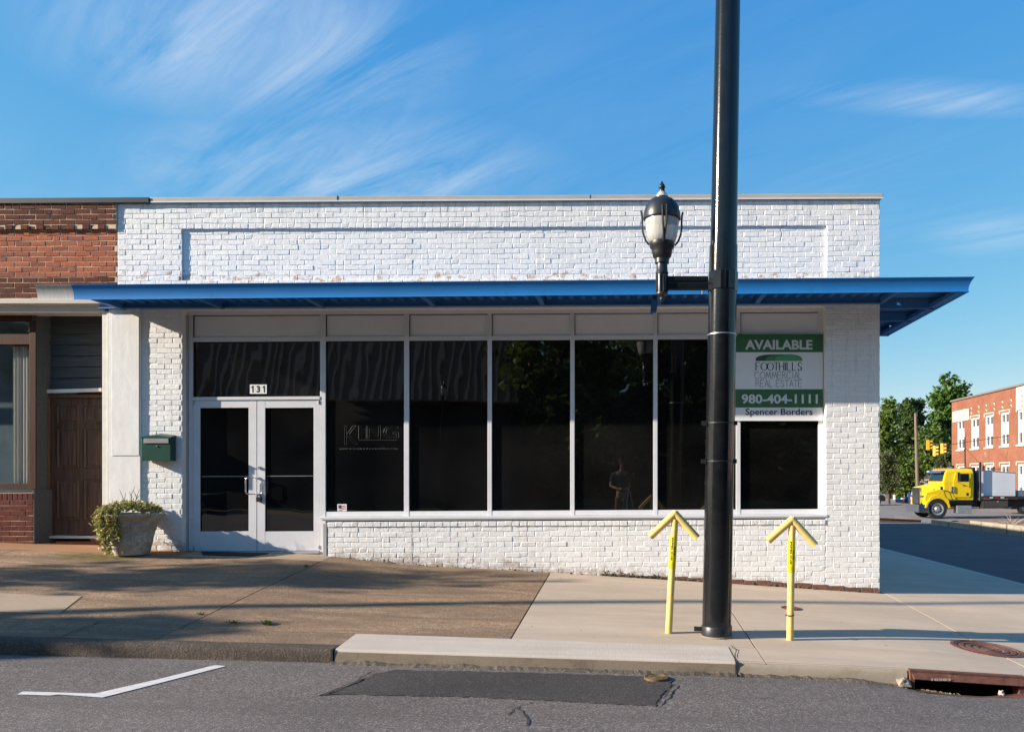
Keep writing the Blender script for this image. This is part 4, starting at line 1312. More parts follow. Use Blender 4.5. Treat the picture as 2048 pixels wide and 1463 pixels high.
bs = [(x, TN - 0.10, z, w, 2) for x, t, z, w in lay(NXL, fx(78, TN), ZB0 - 0.10, ZB0 - 0.10 - 10 * CH, TN, 35)]
# soldier-like header course on top of the low brick base
vis += bs
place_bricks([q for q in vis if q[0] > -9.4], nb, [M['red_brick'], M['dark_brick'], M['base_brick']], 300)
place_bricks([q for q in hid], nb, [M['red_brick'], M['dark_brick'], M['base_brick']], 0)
xx = fx(78, TN) - 0.035; i = 0
while xx > -9.3:
    b = MB(); b.box(xx - 0.030, xx + 0.030, TN - 0.104, TN - 0.05, ZB0 - 0.095, ZB0 - 0.005); b.shear(SL)
    b.build('rowlock_brick', M['base_brick'], nb, bevel=0.005); xx -= 0.0705; i += 1
SB(M['mortar'], 'wall', (NXL, XL - 0.006, D + 0.0042, D + 0.3, fz(602), Z_TOP), (NXL, XL - 0.006, D - 0.0258, D + 0.004, Z_TOP - 0.012 - 5 * CH + 0.012, Z_TOP - 0.005),
   parent=nb)
SB(M['mortar'], 'base_wall', (NXL, fx(78, TN) - 0.002, TN - 0.094, TN + 0.2, -1.6, ZB0 - 0.002), parent=nb)
SB(M['dark_brick'], 'rear_mass', (NXL, XL - 0.01, D + 0.9, 20, -1.5, Z_TOP - 0.05), parent=nb)
SB(M['black_coping'], 'coping', (NXL, cpx, D - 0.05, D + 0.36, fz(401.5), fz(391)), parent=nb, bevel=0.004, sh=0.0062)
# beige head beam
b = MB()
hp = [(D - 0.10, fz(610)), (D - 0.10, fz(601)), (D - 0.06, fz(599)), (D + 0.2, fz(598)), (D + 0.2, fz(626)), (D - 0.03, fz(626)), (D - 0.04, fz(613)), (D - 0.06, fz(611))]
b.prism(hp, NXL, fx(213), 'x'); b.build('head_beam', M['beige'], nb, bevel=0.004)
# timber shop window
def nx_(x): return fx(x, TN)
def nz_(y): return fz(y, TN)
def NB(m, name, *bx, bevel=0.004, parent=nb, label=None):
    return SB(M[m], name, *[(nx_(a), nx_(b_), TN + t0, TN + t1, nz_(y1), nz_(y0)) for a, b_, t0, t1, y0, y1 in bx], parent=parent, bevel=bevel, sh=0, label=label)
NB('wood_red', 'window_frame', (-500, 66, -0.02, 0.06, 618, 641), (-500, 61.5, -0.018, 0.06, 668, 689), (-500, 61.5, -0.02, 0.06, 966, 977.5), (62, 75, -0.03, 0.08, 641.3, 977.5), (-60, -48, -0.02, 0.06, 689.3, 965.7))
NB('glass_clear', 'window_pane', (-480, 62, 0.02, 0.028, 640, 669), (-480, 62, 0.021, 0.029, 688, 967), bevel=0)
NB('interior', 'interior_wall', (-500, 80, 0.69, 0.71, 600, 1080), bevel=0)
cu = MB(); n = 26
for i in range(n + 1):
    X = nx_(14.5) + (nx_(57) - nx_(14.5)) * i / n; Y = TN + 0.10 + 0.012 * math.sin(i * 1.7) + 0.005 * math.sin(i * 4.1)
    cu.v += [(X, Y, nz_(690)), (X, Y, nz_(968))]
    if i: q = len(cu.v) - 4; cu.f.append((q, q + 1, q + 3, q + 2))
o = cu.build('curtain', M['curtain'], None, smooth=True); setp(o, 'pale curtain hanging behind the wood framed window at the left edge', 'curtain')
TN_ = TN; TN = D + 0.36
SB(M['wood_grey'], 'reveal', (fx(75.2, TN_) - 0.06, fx(75.2, TN_), TN_ - 0.02, TN + 0.1, zw(-8) - 0.1, fz(620)), parent=nb, sh=0)
SB(M['wood_grey'], 'base_return', (fx(78, TN_) - 0.0015, fx(78, TN_) + 0.012, TN_ - 0.1, TN + 0.1, zw(-8) - 0.1, ZB0 - 0.004), parent=nb, sh=0)
NB('wood_grey', 'post', (83.5, 88.3, -0.06, 0.1, 620, 1071))
NB('trim_white', 'door_post', (88.5, 92.5, -0.02, 0.1, 620, 790))
# boards over the door
yb = 622
for i in range(7):
    h = 22.2; dz = (i % 2) * 0.003
    o = MB()
    zt, zb = nz_(yb + i * h + 0.6), nz_(yb + (i + 1) * h - 0.4)
    sk_ = 0.008
    o.add([(nx_(92.7), TN + 0.03, zb), (nx_(204), TN + 0.03, zb + sk_), (nx_(204), TN + 0.048, zt + sk_), (nx_(92.7), TN + 0.048, zt), (nx_(92.7), TN + 0.07, zb), (nx_(204), TN + 0.07, zb + sk_), (nx_(204), TN + 0.07, zt + sk_), (nx_(92.7), TN + 0.07, zt)],
          [(0, 1, 2, 3), (4, 7, 6, 5), (0, 4, 5, 1), (1, 5, 6, 2), (2, 6, 7, 3), (3, 7, 4, 0)])
    o.build('clapboard', M['wood_grey'], nb)
b = MB(); b.add([(nx_(82), TN - 0.03, nz_(786.5)), (nx_(205), TN - 0.03, nz_(783)), (nx_(205), TN - 0.03, nz_(776)), (nx_(82), TN - 0.03, nz_(779.5)),
                 (nx_(82), TN + 0.05, nz_(786.5)), (nx_(205), TN + 0.05, nz_(783)), (nx_(205), TN + 0.05, nz_(776)), (nx_(82), TN + 0.05, nz_(779.5))], [(0, 1, 2, 3), (4, 7, 6, 5), (0, 4, 5, 1), (1, 5, 6, 2), (2, 6, 7, 3), (3, 7, 4, 0)])
b.build('transom_rail', M['trim_white'], nb, bevel=0.004)
NB('wood_dark', 'door_frame', (83, 98, -0.015, 0.08, 789, 1073), (98.3, 206, -0.015, 0.08, 789, 795))
dw = NB('wood_dark', 'door', (98.6, 206, 0.025, 0.06, 795.4, 1070), bevel=0.002)
def door_panel(x0, x1, y0, y1):
    b = MB(); a0, a1, z1, z0 = nx_(x0), nx_(x1), nz_(y0), nz_(y1)
    # sunk moulding with a raised field
    rings = [(0, 0.0235), (0.010, 0.012), (0.022, 0.0225), (0.030, 0.0240), (0.06, 0.0130)]
    n = 4
    for (ins, y) in rings:
        b.v += [(a0 + ins, TN + y, z0 + ins), (a1 - ins, TN + y, z0 + ins), (a1 - ins, TN + y, z1 - ins), (a0 + ins, TN + y, z1 - ins)]
    for r_ in range(len(rings) - 1):
        for k in range(4):
            j = (k + 1) % 4
            b.f.append((r_ * 4 + k, r_ * 4 + j, r_ * 4 + 4 + j, r_ * 4 + 4 + k))
    q = (len(rings) - 1) * 4
    b.f.append((q, q + 1, q + 2, q + 3))
    b.build('panel', M['wood_dark'], dw)
for (y0, y1) in ((810, 847), (856, 936), (958, 1040)):
    for (x0, x1) in ((112, 155), (166, 209)):
        door_panel(x0, min(x1, 206), y0, y1)
NB('brass', 'hinge', (95.5, 99.5, -0.022, -0.0155, 815, 829), (95.5, 99.5, -0.022, -0.0155, 927, 942), (96, 99.5, -0.022, -0.0155, 1040, 1053), bevel=0.002, parent=dw)
NB('trim_white', 'threshold', (96, 206, -0.03, 0.08, 1071.2, 1076), bevel=0.004)
TN = TN_
SB(M['trim_white'], 'corner_trim', (fx(205.5), fx(219.6), D - 0.012, D + 0.14, zw(-7.1) - 0.05, fz(622)), parent=nb, sh=0, bevel=0.004)
SB(M['trim_white'], 'corner_bead', (fx(216), fx(219.4), D - 0.022, D - 0.0125, zw(-7.1) - 0.05, fz(624)), parent=nb, sh=0, bevel=0.002)

# ------------------------------------------------------------------ mailbox
TM = D - 0.138
mb = thing('mailbox', (fx(313), D - 0.07, fz(921)), 'dark green wall mailbox with silver slot flap on the white brick pier', 'mailbox')
def mx(x): return fx(x, TM)
def mz(y): return fz(y, TM)
b = MB(); b.box(mx(283), mx(341), TM, D - 0.012, mz(921), mz(873)); b.build('body', M['green_metal'], mb, bevel=0.005)
b = MB()
b.v = [(mx(282), TM - 0.012, mz(873.5)), (mx(342), TM - 0.012, mz(873.5)), (mx(342), D - 0.012, mz(869)), (mx(282), D - 0.012, mz(869)), (mx(282), TM - 0.012, mz(876)), (mx(342), TM - 0.012, mz(876)), (mx(342), D - 0.012, mz(872.6)), (mx(282), D - 0.012, mz(872.6))]
mid = [(mx(312), TM - 0.012, mz(870)), (mx(312), D - 0.012, mz(865.5))]
b.v += mid
b.f = [(0, 8, 9, 3), (8, 1, 2, 9), (0, 4, 5, 1, 8), (1, 5, 6, 2), (3, 2, 6, 7, 9)[:4], (0, 3, 7, 4), (4, 7, 6, 5)]
b.build('lid', M['green_metal'], mb)
b = MB(); b.box(mx(288.5), mx(338), TM - 0.012, TM - 0.0015, mz(886), mz(876.5)); b.build('slot_flap', M['steel'], mb, bevel=0.003)
b = MB(); b.tube([(mx(314), TM - 0.0005, mz(891.5)), (mx(314), TM - 0.012, mz(891.5))], 0.009, 12); b.build('lock', M['steel'], mb, smooth=True)

# ------------------------------------------------------------------ planter and plant
px0, pt0 = fx(262, 10.12), 10.14
pz = zs(px0, 10.14)
pot = thing('planter_pot', (px0, pt0, pz), 'tapered pale concrete planter pot by the white brick pier', 'planter')
b = MB()
PH = 0.545
b.lathe([(0.0, pz), (0.195, pz + 0.002), (0.208, pz + 0.03), (0.236, pz + 0.16), (0.240, pz + 0.165), (0.240, pz + 0.178), (0.238, pz + 0.182), (0.272, pz + 0.33), (0.290, pz + 0.385), (0.297, pz + 0.39), (0.297, pz + 0.405), (0.292, pz + 0.41), (0.318, pz + 0.45), (0.352, pz + 0.485), (0.376, pz + 0.505), (0.388, pz + 0.53), (0.382, pz + PH - 0.012), (0.366, pz + PH), (0.342, pz + PH - 0.01), (0.32, pz + PH - 0.08), (0.0, pz + PH - 0.09)], (px0, pt0), 44)
b.build('pot_body', M['pot'], pot, smooth=True)
b = MB()
for a_ in (R(-58), R(-102), R(-150)):
    for zz, r_ in ((0.20, 0.222), (0.26, 0.232), (0.32, 0.243), (0.38, 0.254)):
        pass
    b.tube([(px0 + (r_ + 0.001) * math.cos(a_), pt0 + (r_ + 0.001) * math.sin(a_), pz + zz) for zz, r_ in ((0.03, 0.206), (0.16, 0.235), (0.33, 0.272), (0.45, 0.318))], 0.010, 6)
b.build('rib', M['pot'], pot, smooth=True)
b = MB(); b.lathe([(0.0, pz + PH - 0.07), (0.33, pz + PH - 0.065), (0.0, pz + PH - 0.03)], (px0, pt0), 20); b.build('soil', M['soil'], pot)
pl = thing('trailing_plant', (px0, pt0, pz + PH - 0.05), 'leafy variegated plant trailing over the left side of the concrete planter', 'plant')
rng = np.random.default_rng(5)
def leaf_quads(C, size, rng, flat=0.0, droop=None):
    n = len(C)
    d = rng.normal(size=(n, 3)); d[:, 2] += flat
    d /= np.linalg.norm(d, axis=1, keepdims=True)
    a = np.cross(d, rng.normal(size=(n, 3))); a /= np.linalg.norm(a, axis=1, keepdims=True)
    b_ = np.cross(d, a)
    s = size * rng.uniform(0.45, 1.5, size=(n, 1))
    w = s * 0.62
    V = np.stack([C - a * s, C + b_ * w + d * s * 0.15, C + a * s, C - b_ * w + d * s * 0.15], axis=1).reshape(-1, 3)
    return V, np.arange(4 * n).reshape(n, 4)
pts = []
for i in range(1250):                           # cushion on top
    a = rng.uniform(0, 2 * math.pi); r_ = 0.36 * math.sqrt(rng.random())
    h = 0.15 * (1 - (r_ / 0.46) ** 2) * (0.55 + 0.45 * rng.random()) + 0.02 * rng.normal()
    pts.append((px0 + r_ * math.cos(a) - 0.02, pt0 + r_ * math.sin(a), pz + PH + h))
for i in range(95):                            # strands hanging on the left and front
    a = rng.uniform(R(150), R(278)); L = rng.uniform(0.12, 0.60) * (1.0 if a < R(250) else 0.8); r0 = 0.355
    out = rng.uniform(0.0, 0.07)
    for k in range(int(L / 0.014)):
        f = k * 0.014
        rr_ = r0 + out * (1 - math.exp(-f * 5)) - 0.22 * max(0, f - 0.12) + 0.02 * rng.normal()
        pts.append((px0 + rr_ * math.cos(a) + 0.012 * rng.normal(), pt0 + rr_ * math.sin(a) + 0.012 * rng.normal(), pz + PH + 0.05 - f + 0.012 * rng.normal()))
V, Fq = leaf_quads(np.array(pts), 0.021, rng, 0.5)
raw_mesh('foliage', V, Fq, M['ivy'], pl)
b = MB()
for (x0, z0, pths) in ((-0.045, 0.08, [(-0.10, 0.25), (-0.125, 0.36)]), (0.03, 0.1, [(0.02, 0.28), (0.055, 0.40)]), (0.06, 0.1, [(0.09, 0.24), (0.12, 0.37)]), (-0.07, 0.2, [(-0.05, 0.32)]), (0.03, 0.25, [(-0.005, 0.33)]), (0.08, 0.22, [(0.135, 0.29)]), (0.09, 0.26, [(0.07, 0.35)])):
    q = [(px0 + x0, pt0 - 0.05, pz + PH + z0 - 0.05)] + [(px0 + a_, pt0 - 0.05 + rng.normal() * 0.02, pz + PH + c_ - 0.05) for a_, c_ in pths]
    b.tube(q, [0.005] + [0.004] * (len(q) - 2) + [0.002], 5)
b.build('stem', M['twig'], pl)

# door mat
b = MB(); y0m, y1m = 10.30, 10.55
for (x, y) in ((fx(405), 10.47), (fx(540), 10.47), (fx(505, 10.28), 10.25), (fx(408, 10.28) - 0.0, 10.25)):
    b.v.append((x, y, zs(x, y) + 0.014))
for (x, y) in ((fx(405), 10.47), (fx(540), 10.47), (fx(505, 10.28), 10.25), (fx(408, 10.28) - 0.0, 10.25)):
    b.v.append((x, y, zs(x, y) + 0.003))
b.f = [(0, 1, 2, 3), (4, 7, 6, 5), (0, 4, 5, 1), (1, 5, 6, 2), (2, 6, 7, 3), (3, 7, 4, 0)]
o = b.build('door_mat', M['rubber_mat'], bevel=0.003); setp(o, 'thin black rubber mat before the glass double doors', 'door mat')

# ------------------------------------------------------------------ big black pole with lantern
TP = 7.34
def qx(x): return fx(x, TP)
def qz(y): return fz(y, TP)
bx0 = qx(1433); bz0 = zs(bx0, TP)
lamp = thing('lamp_pole', (bx0, TP, bz0), 'tall glossy black steel pole carrying one acorn lantern on a side arm', 'street lamp')
leanx = (qx(1456) - qx(1433)) / (qz(0) - bz0)
def pole_c(z): return bx0 + leanx * (z - bz0)
def ring_lathe(prof, n=40, name='pole', m=None, smooth=True):
    b = MB()
    pr = []
    for r_, z in prof:
        for k in range(n):
            a = 2 * math.pi * k / n
            b.v.append((pole_c(z) + r_ * math.cos(a), TP + r_ * math.sin(a), z))
    for i in range(len(prof) - 1):
        for k in range(n):
            k2 = (k + 1) % n
            b.f.append((i * n + k, i * n + k2, (i + 1) * n + k2, (i + 1) * n + k))
    b.f.append(tuple(range(n - 1, -1, -1))); b.f.append(tuple((len(prof) - 1) * n + k for k in range(n)))
    return b.build(name, m or M['black_metal'], lamp, smooth=smooth)
ring_lathe([(0.138, bz0 - 0.03), (0.138, bz0 + 0.11), (0.134, qz(580)), (0.131, qz(545)), (0.127, qz(488)), (0.124, qz(340)), (0.117, qz(0)), (0.105, 7.6)], name='pole')
ring_lathe([(0.144, bz0 - 0.02), (0.147, bz0 + 0.004), (0.146, bz0 + 0.095), (0.141, bz0 + 0.102)], name='base_ring', m=M['black_satin'])
ring_lathe([(0.128, qz(547)), (0.1365, qz(546.5)), (0.1335, qz(491.5)), (0.128, qz(490.5))], name='sleeve')
b = MB()
for (r_, z) in ((0.142, qz(582.5)), (0.1435, qz(581)), (0.1435, qz(547)), (0.142, qz(545.5))):
    for k in range(12):
        a = 2 * math.pi * (k + 0.5) / 12
        b.v.append((pole_c(z) + r_ * math.cos(a), TP + r_ * math.sin(a), z))
for i in range(3):
    for k in range(12):
        b.f.append((i * 12 + k, i * 12 + (k + 1) % 12, i * 12 + 12 + (k + 1) % 12, i * 12 + 12 + k))
b.f += [tuple(range(12)), tuple(range(36, 48))]
b.build('arm_clamp', M['black_metal'], lamp)
b = MB(); b.box(qx(1446), qx(1448.5), TP - 0.158, TP - 0.13, qz(580), qz(546)); b.build('clamp_seam', M['black_metal'], lamp, bevel=0.002)
b = MB(); b.lathe([(0.012, bz0 - 0.02), (0.15, bz0 - 0.015), (0.153, bz0 + 0.004), (0.146, bz0 + 0.012)], (bx0, TP), 30); b.build('grout', M['con_face'], lamp)
for yb_, side_ in ((846, -1), (922, -1), (670, 0)):
    z = qz(yb_); r_ = 0.1375
    c = pole_c(z); b = MB(); n = 36
    for k in range(n):
        a = 2 * math.pi * k / n
        for (rr_, zz) in ((r_ - 0.003, z - 0.007), (r_ + 0.002, z - 0.006), (r_ + 0.002, z + 0.006), (r_ - 0.003, z + 0.007)):
            b.v.append((c + rr_ * math.cos(a), TP + rr_ * math.sin(a), zz))
    for k in range(n):
        k2 = (k + 1) % n
        for i in range(3): b.f.append((k * 4 + i, k2 * 4 + i, k2 * 4 + i + 1, k * 4 + i + 1))
    if side_:
        b.box(c - r_ - 0.045, c - r_ + 0.005, TP - 0.06, TP - 0.04, z - 0.02, z + 0.018)
        b.box(c + r_ - 0.004, c + r_ + 0.02, TP - 0.04, TP - 0.02, z - 0.02, z + 0.02)
    b.build('strap_band', M['steel'] if side_ == 0 else M['black_satin'], lamp)
# little foot spur at the base
b = MB(); b.box(qx(1388), qx(1403), TP - 0.02, TP + 0.02, bz0 + 0.045, bz0 + 0.085); b.tube([(qx(1390), TP, bz0 + 0.085), (qx(1396), TP, bz0 + 0.06), (qx(1405), TP, bz0 + 0.05)], 0.012, 8)
b.build('spur', M['black_satin'], lamp, bevel=0.004)
# arm
lx = qx(1324)
b = MB(); b.box(qx(1334), qx(1416), TP - 0.03, TP + 0.03, qz(563), qz(553)); b.box(qx(1334), qx(1416), TP - 0.022, TP + 0.022, qz(580), qz(565)); b.build('arm', M['black_metal'], lamp, bevel=0.008)
b = MB(); b.tube([(qx(1404), TP - 0.02, qz(582)), (qx(1404), TP - 0.02, qz(589))], 0.006, 8); b.build('set_screw', M['steel'], lamp)
fit = MB()
s = 1 / 210.2
fit.lathe([(0.001, qz(604)), (0.012, qz(602.5)), (0.022, qz(598.5)), (0.018, qz(595)), (0.026, qz(593)), (0.056, qz(589)), (0.058, qz(587)), (0.053, qz(585)), (0.053, qz(549)), (0.060, qz(548)), (0.062, qz(545)), (0.055, qz(543)), (0.052, qz(528)), (0.068, qz(526.5)), (0.068, qz(518)), (0.085, qz(514)), (0.097, qz(506)), (0.099, qz(499)), (0.116, qz(495)), (0.121, qz(489)), (0.121, qz(485.5)), (0.0, qz(485.4))], (lx, TP), 32)
fitter = fit.build('lantern', M['black_satin'], lamp, smooth=True)
b = MB()
for k in range(10):
    a = 2 * math.pi * k / 10
    b.tube([(lx + 0.053 * math.cos(a), TP + 0.053 * math.sin(a), qz(584)), (lx + 0.053 * math.cos(a), TP + 0.053 * math.sin(a), qz(550))], 0.007, 6)
b.build('flute', M['black_metal'], fitter)
def m_lens():
    t = NT('ribbed acrylic globe')
    t.col((0.72, 0.70, 0.66)).rough(0.22)
    t.b.inputs['Transmission Weight'].default_value = 0.45
    t.b.inputs['IOR'].default_value = 1.35
    t.bump(t.noise(40, 2, 0.5, (1, 1, 0.05)), 0.35, 0.01)
    return t.m
M['lens'] = m_lens()
b = MB(); b.lathe([(0.112, qz(485)), (0.128, qz(482)), (0.143, qz(473)), (0.152, qz(462)), (0.158, qz(450)), (0.163, qz(438)), (0.16, qz(436)), (0.0, qz(435.9))], (lx, TP), 48); b.build('globe', M['lens'], fitter, smooth=True)
b = MB(); b.lathe([(0.166, qz(441)), (0.176, qz(439)), (0.178, qz(435)), (0.172, qz(425)), (0.158, qz(414)), (0.135, qz(405)), (0.105, qz(400)), (0.07, qz(398.5)), (0.066, qz(398)), (0.066, qz(395)), (0.0, qz(394.9))], (lx, TP), 48); b.build('hood', M['black_satin'], fitter, smooth=True)
b = MB(); b.lathe([(0.058, qz(395)), (0.055, qz(391)), (0.042, qz(386.5)), (0.03, qz(384)), (0.0, qz(383.9))], (lx, TP), 28); b.build('vent_dome', M['lens'], fitter, smooth=True)
b = MB(); b.lathe([(0.026, qz(385)), (0.029, qz(381)), (0.022, qz(378)), (0.031, qz(376)), (0.032, qz(374)), (0.026, qz(370)), (0.012, qz(366.5)), (0.009, qz(364)), (0.002, qz(362))], (lx, TP), 24); b.build('finial', M['black_satin'], fitter, smooth=True)
for k in range(4):
    a = R(-85 + 90 * k)
    for off in ((-0.10, 0.10) if k in (0, 2) else (0.0,)):
        pl_ = []
        for (r_, y_) in ((0.200, 423), (0.194, 428), (0.188, 440), (0.190, 455), (0.180, 468), (0.155, 482), (0.125, 490)):
            sq = off * (1.0 if y_ < 450 else max(0.15, (490 - y_) / 40))
            pl_.append((lx + r_ * math.cos(a + sq), TP + r_ * math.sin(a + sq), qz(y_)))
        b = MB(); b.tube(pl_, 0.0095, 8); b.build('cage_rod', M['black_satin'], fitter, smooth=True)

# ------------------------------------------------------------------ yellow arrow posts
def arrow(bxp, byp, txp, typ, la, ra, lab, seed, dt_=0.0):
    p0 = on_plane(bxp, byp, zs, 7.4)
    if dt_: p0 = P(bxp, byp, p0.y + dt_)
    t = p0.y
    root = thing('arrow_post', p0, lab, 'marker post', 'yellow arrow shaped pipe markers by the lamp pole')
    top = P(txp, typ + 4, t); r_ = 0.0335
    b = MB(); b.tube([p0 - Vector((0, 0, 0.03)), p0.lerp(top, 0.5), top - Vector((0, 0, 0.06))], r_, 22); b.build('shaft', M['yellow_paint'], root, smooth=True)
    for (ex, ey), nm in ((la, 'barb'), (ra, 'barb')):
        e = P(ex, ey, t); b = MB()
        d = (e - top).normalized()
        b.tube([top + Vector((0, -0.002, -0.006)) - d * 0.012, e], 0.0355, 28)
        ob = b.build(nm, M['yellow_paint'], root, smooth=True)
    # wrapped sticker
    f0, f1 = 0.0, 0.0
    H = (top - p0).z
    za, zb = fz(1072 + (byp - 1265), t), fz(1136 + (byp - 1265), t)
    def axis(z): return p0.lerp(top, (z - p0.z) / H)
    b = MB(); n = 28; rs = r_ + 0.0016
    for (z) in (zb, za):
        c = axis(z)
        for k in range(n + 1):
            a = R(-90 - 125) + R(250) * k / n
            b.v.append((c.x + rs * math.cos(a), c.y + rs * math.sin(a), z))
    for k in range(n): b.f.append((k, k + 1, n + 2 + k, n + 1 + k))
    st_ = b.build('sticker', M['yellow_tape'], root, smooth=True)
    def wrapw(z_mid, shift):
        c = axis(z_mid)
        def w(X):
            s_ = (X) / rs
            a = R(-90) + s_ + shift
            return c.x + (rs + 0.0009) * math.cos(a), c.y + (rs + 0.0009) * math.sin(a)
        return w
    zm = lambda f: za + (zb - za) * f
    def lean_text(body, f0, f1, hw, shift, bold):
        vs, fs = text_mesh(body, bold)
        lo, hi = vs.min(0), vs.max(0); q = (vs - lo) / np.maximum(hi - lo, 1e-6)
        b = MB()
        for a, c, d in q:
            z = zm(f0) + (zm(f1) - zm(f0)) * a
            ang = R(-90) + (hw * (c - 0.5)) / rs + shift
            cc = axis(z)
            b.v.append((cc.x + (rs + 0.001) * math.cos(ang), cc.y + (rs + 0.001) * math.sin(ang), z))
        b.f = fs
        b.build('lettering', M['black_ink'], st_)
    lean_text('GAS', 0.30, 0.58, 0.020, 0.42, 0.04)
    lean_text('PIPELINE', 0.03, 0.74, 0.017, -0.42, 0.03)
    b = MB()
    for k in range(5):
        z = zm(0.80 + 0.04 * k); c = axis(z)
        seg = []
        for i in range(9):
            a = R(-90 - 40 + 80 * i / 8)
            b.v += [(c.x + (rs + .001) * math.cos(a), c.y + (rs + .001) * math.sin(a), z), (c.x + (rs + .001) * math.cos(a), c.y + (rs + .001) * math.sin(a), z - 0.0035)]
            if i: q = len(b.v) - 4; b.f.append((q, q + 1, q + 3, q + 2))
    M.setdefault('fine_print', plain('olive fine print', (0.2, 0.17, 0.02), 0.5))
    b.build('small_print', M['fine_print'], st_)
    return root, p0, top
arrow(1337, 1265, 1350, 1021, (1300, 1073), (1394, 1075), 'leaning yellow pipe arrow post left of the big black pole', 1)
ar2, a2p, a2t = arrow(1580, 1273, 1584, 1033, (1536, 1081), (1630, 1089), 'yellow pipe arrow post right of the big black pole, wire tied round its foot', 2, -0.12)
b = MB(); c = a2p.lerp(a2t, 0.19)
ptsw = [(c.x + 0.037 * math.cos(2 * math.pi * k / 16), c.y + 0.037 * math.sin(2 * math.pi * k / 16), c.z + 0.004 * math.sin(2 * math.pi * k / 16)) for k in range(17)] 
b.tube(ptsw + [(c.x + 0.02, c.y - 0.045, c.z - 0.004), (c.x - 0.06, c.y - 0.03, c.z - 0.004)], 0.0035, 6); b.build('wire_tie', M['black_satin'], ar2)

# ------------------------------------------------------------------ iron in the ground
def disc_cover(name, c, r_, m, lab, cat, zf, rings=3, frame=True):
    root = thing(name, (c.x, c.y, c.z), lab, cat)
    def rr_(prof, n=48):
        b = MB()
        for (r1, dz) in prof:
            for k in range(n):
                a = 2 * math.pi * k / n; x = c.x + r1 * math.cos(a); y = c.y + r1 * math.sin(a)
                b.v.append((x, y, zf(x, y) + dz))
        for i in range(len(prof) - 1):
            for k in range(n): b.f.append((i * n + k, i * n + (k + 1) % n, i * n + n + (k + 1) % n, i * n + n + k))
        b.f.append(tuple((len(prof) - 1) * n + k for k in range(n)))
        return b
    if frame:
        rr_([(r_ * 1.14, -0.02), (r_ * 1.14, 0.007), (r_ * 1.03, 0.009), (r_ * 1.025, -0.02)]).build('rim', m, root)
    pr = [(r_, -0.02), (r_, 0.006)]
    for k in range(rings):
        f = 1 - (k + 0.5) / (rings + 0.5)
        pr += [(r_ * (f + 0.06), 0.007), (r_ * (f + 0.05), 0.001), (r_ * (f - 0.02), 0.001), (r_ * (f - 0.03), 0.007)]
    pr.append((r_ * 0.08, 0.007))
    rr_(pr).build('lid', m, root)
    return root
disc_cover('manhole_cover', on_plane(1975, 1297, zs, 7.3), 0.295, M['rust'], 'rusty round manhole lid in the pale corner pavement', 'manhole', zs, 4)
disc_cover('valve_cover', on_plane(1583, 1216, zs, 8.9), 0.105, M['rust'], 'small dark round utility lid in the pavement behind the right arrow post', 'utility cover', zs, 2)
disc_cover('drain_cap', on_plane(1312, 1358, zr, 6.3), 0.085, M['brass'], 'small brass coloured round cap in the road against the kerb', 'utility cover', lambda x, y: zr(x, y) + 0.016, 2)
# kerb inlet
ix0, ix1 = 2.335, 3.30
iz = zs(2.8, K)
il = thing('storm_inlet', (2.82, K, zr(2.8, 6.4)), 'rusty cast iron kerb inlet with a dark slot, below the manhole', 'storm drain')
zt0, zt1 = zs(ix0, K), zs(ix1, K)
def quadbox(bx, name, m, bevel=0.0):
    b = MB(); b.add(bx, [(0, 1, 2, 3), (4, 7, 6, 5), (0, 4, 5, 1), (1, 5, 6, 2), (2, 6, 7, 3), (3, 7, 4, 0)]); return b.build(name, m, il, bevel=bevel)
# sloping front plate
quadbox([(ix0 + 0.03, K - 0.05, zt0 - 0.066), (ix1 - 0.03, K - 0.05, zt1 - 0.066), (ix1 - 0.01, K - 0.012, zt1 - 0.012), (ix0 + 0.01, K - 0.012, zt0 - 0.012),
         (ix0 + 0.03, K - 0.02, zt0 - 0.076), (ix1 - 0.03, K - 0.02, zt1 - 0.076), (ix1 - 0.01, K + 0.02, zt1 - 0.012), (ix0 + 0.01, K + 0.02, zt0 - 0.012)], 'hood_plate', M['rust'], 0.006)
quadbox([(ix0, K - 0.014, zt0 - 0.014), (ix1, K - 0.014, zt1 - 0.014), (ix1, K + 0.04, zt1 - 0.014), (ix0, K + 0.04, zt0 - 0.014),
         (ix0, K - 0.014, zt0 + 0.006), (ix1, K - 0.014, zt1 + 0.006), (ix1, K + 0.04, zt1 + 0.006), (ix0, K + 0.04, zt0 + 0.006)], 'top_lip', M['rust'], 0.004)
zb_ = zr(2.8, 6.42) - 0.03
b = MB(); b.box(ix0 + 0.03, ix1 - 0.03, K + 0.05, K + 0.35, zb_ - 0.3, iz - 0.03); 
b2 = MB(); b2.v = [(ix0, K + 0.02, iz - 0.06), (ix1, K + 0.02, iz - 0.06), (ix1, K + 0.35, iz - 0.06), (ix0, K + 0.35, iz - 0.06), (ix0, K + 0.02, zb_ - 0.2), (ix1, K + 0.02, zb_ - 0.2), (ix1, K + 0.35, zb_ - 0.2), (ix0, K + 0.35, zb_ - 0.2)]
b2.f = [(0, 1, 2, 3), (2, 3, 7, 6), (0, 3, 7, 4), (1, 2, 6, 5), (4, 5, 6, 7)]
b2.build('cavity', M['rust_dark'], il)
for xa, xb in ((ix0, ix0 + 0.045), (ix1 - 0.06, ix1)):
    b = MB(); b.box(xa, xb, K - 0.02, K + 0.1, zb_ - 0.05, zs(xa, K) - 0.016); b.build('cheek', M['rust'], il, bevel=0.006)
b = MB()
n = 14
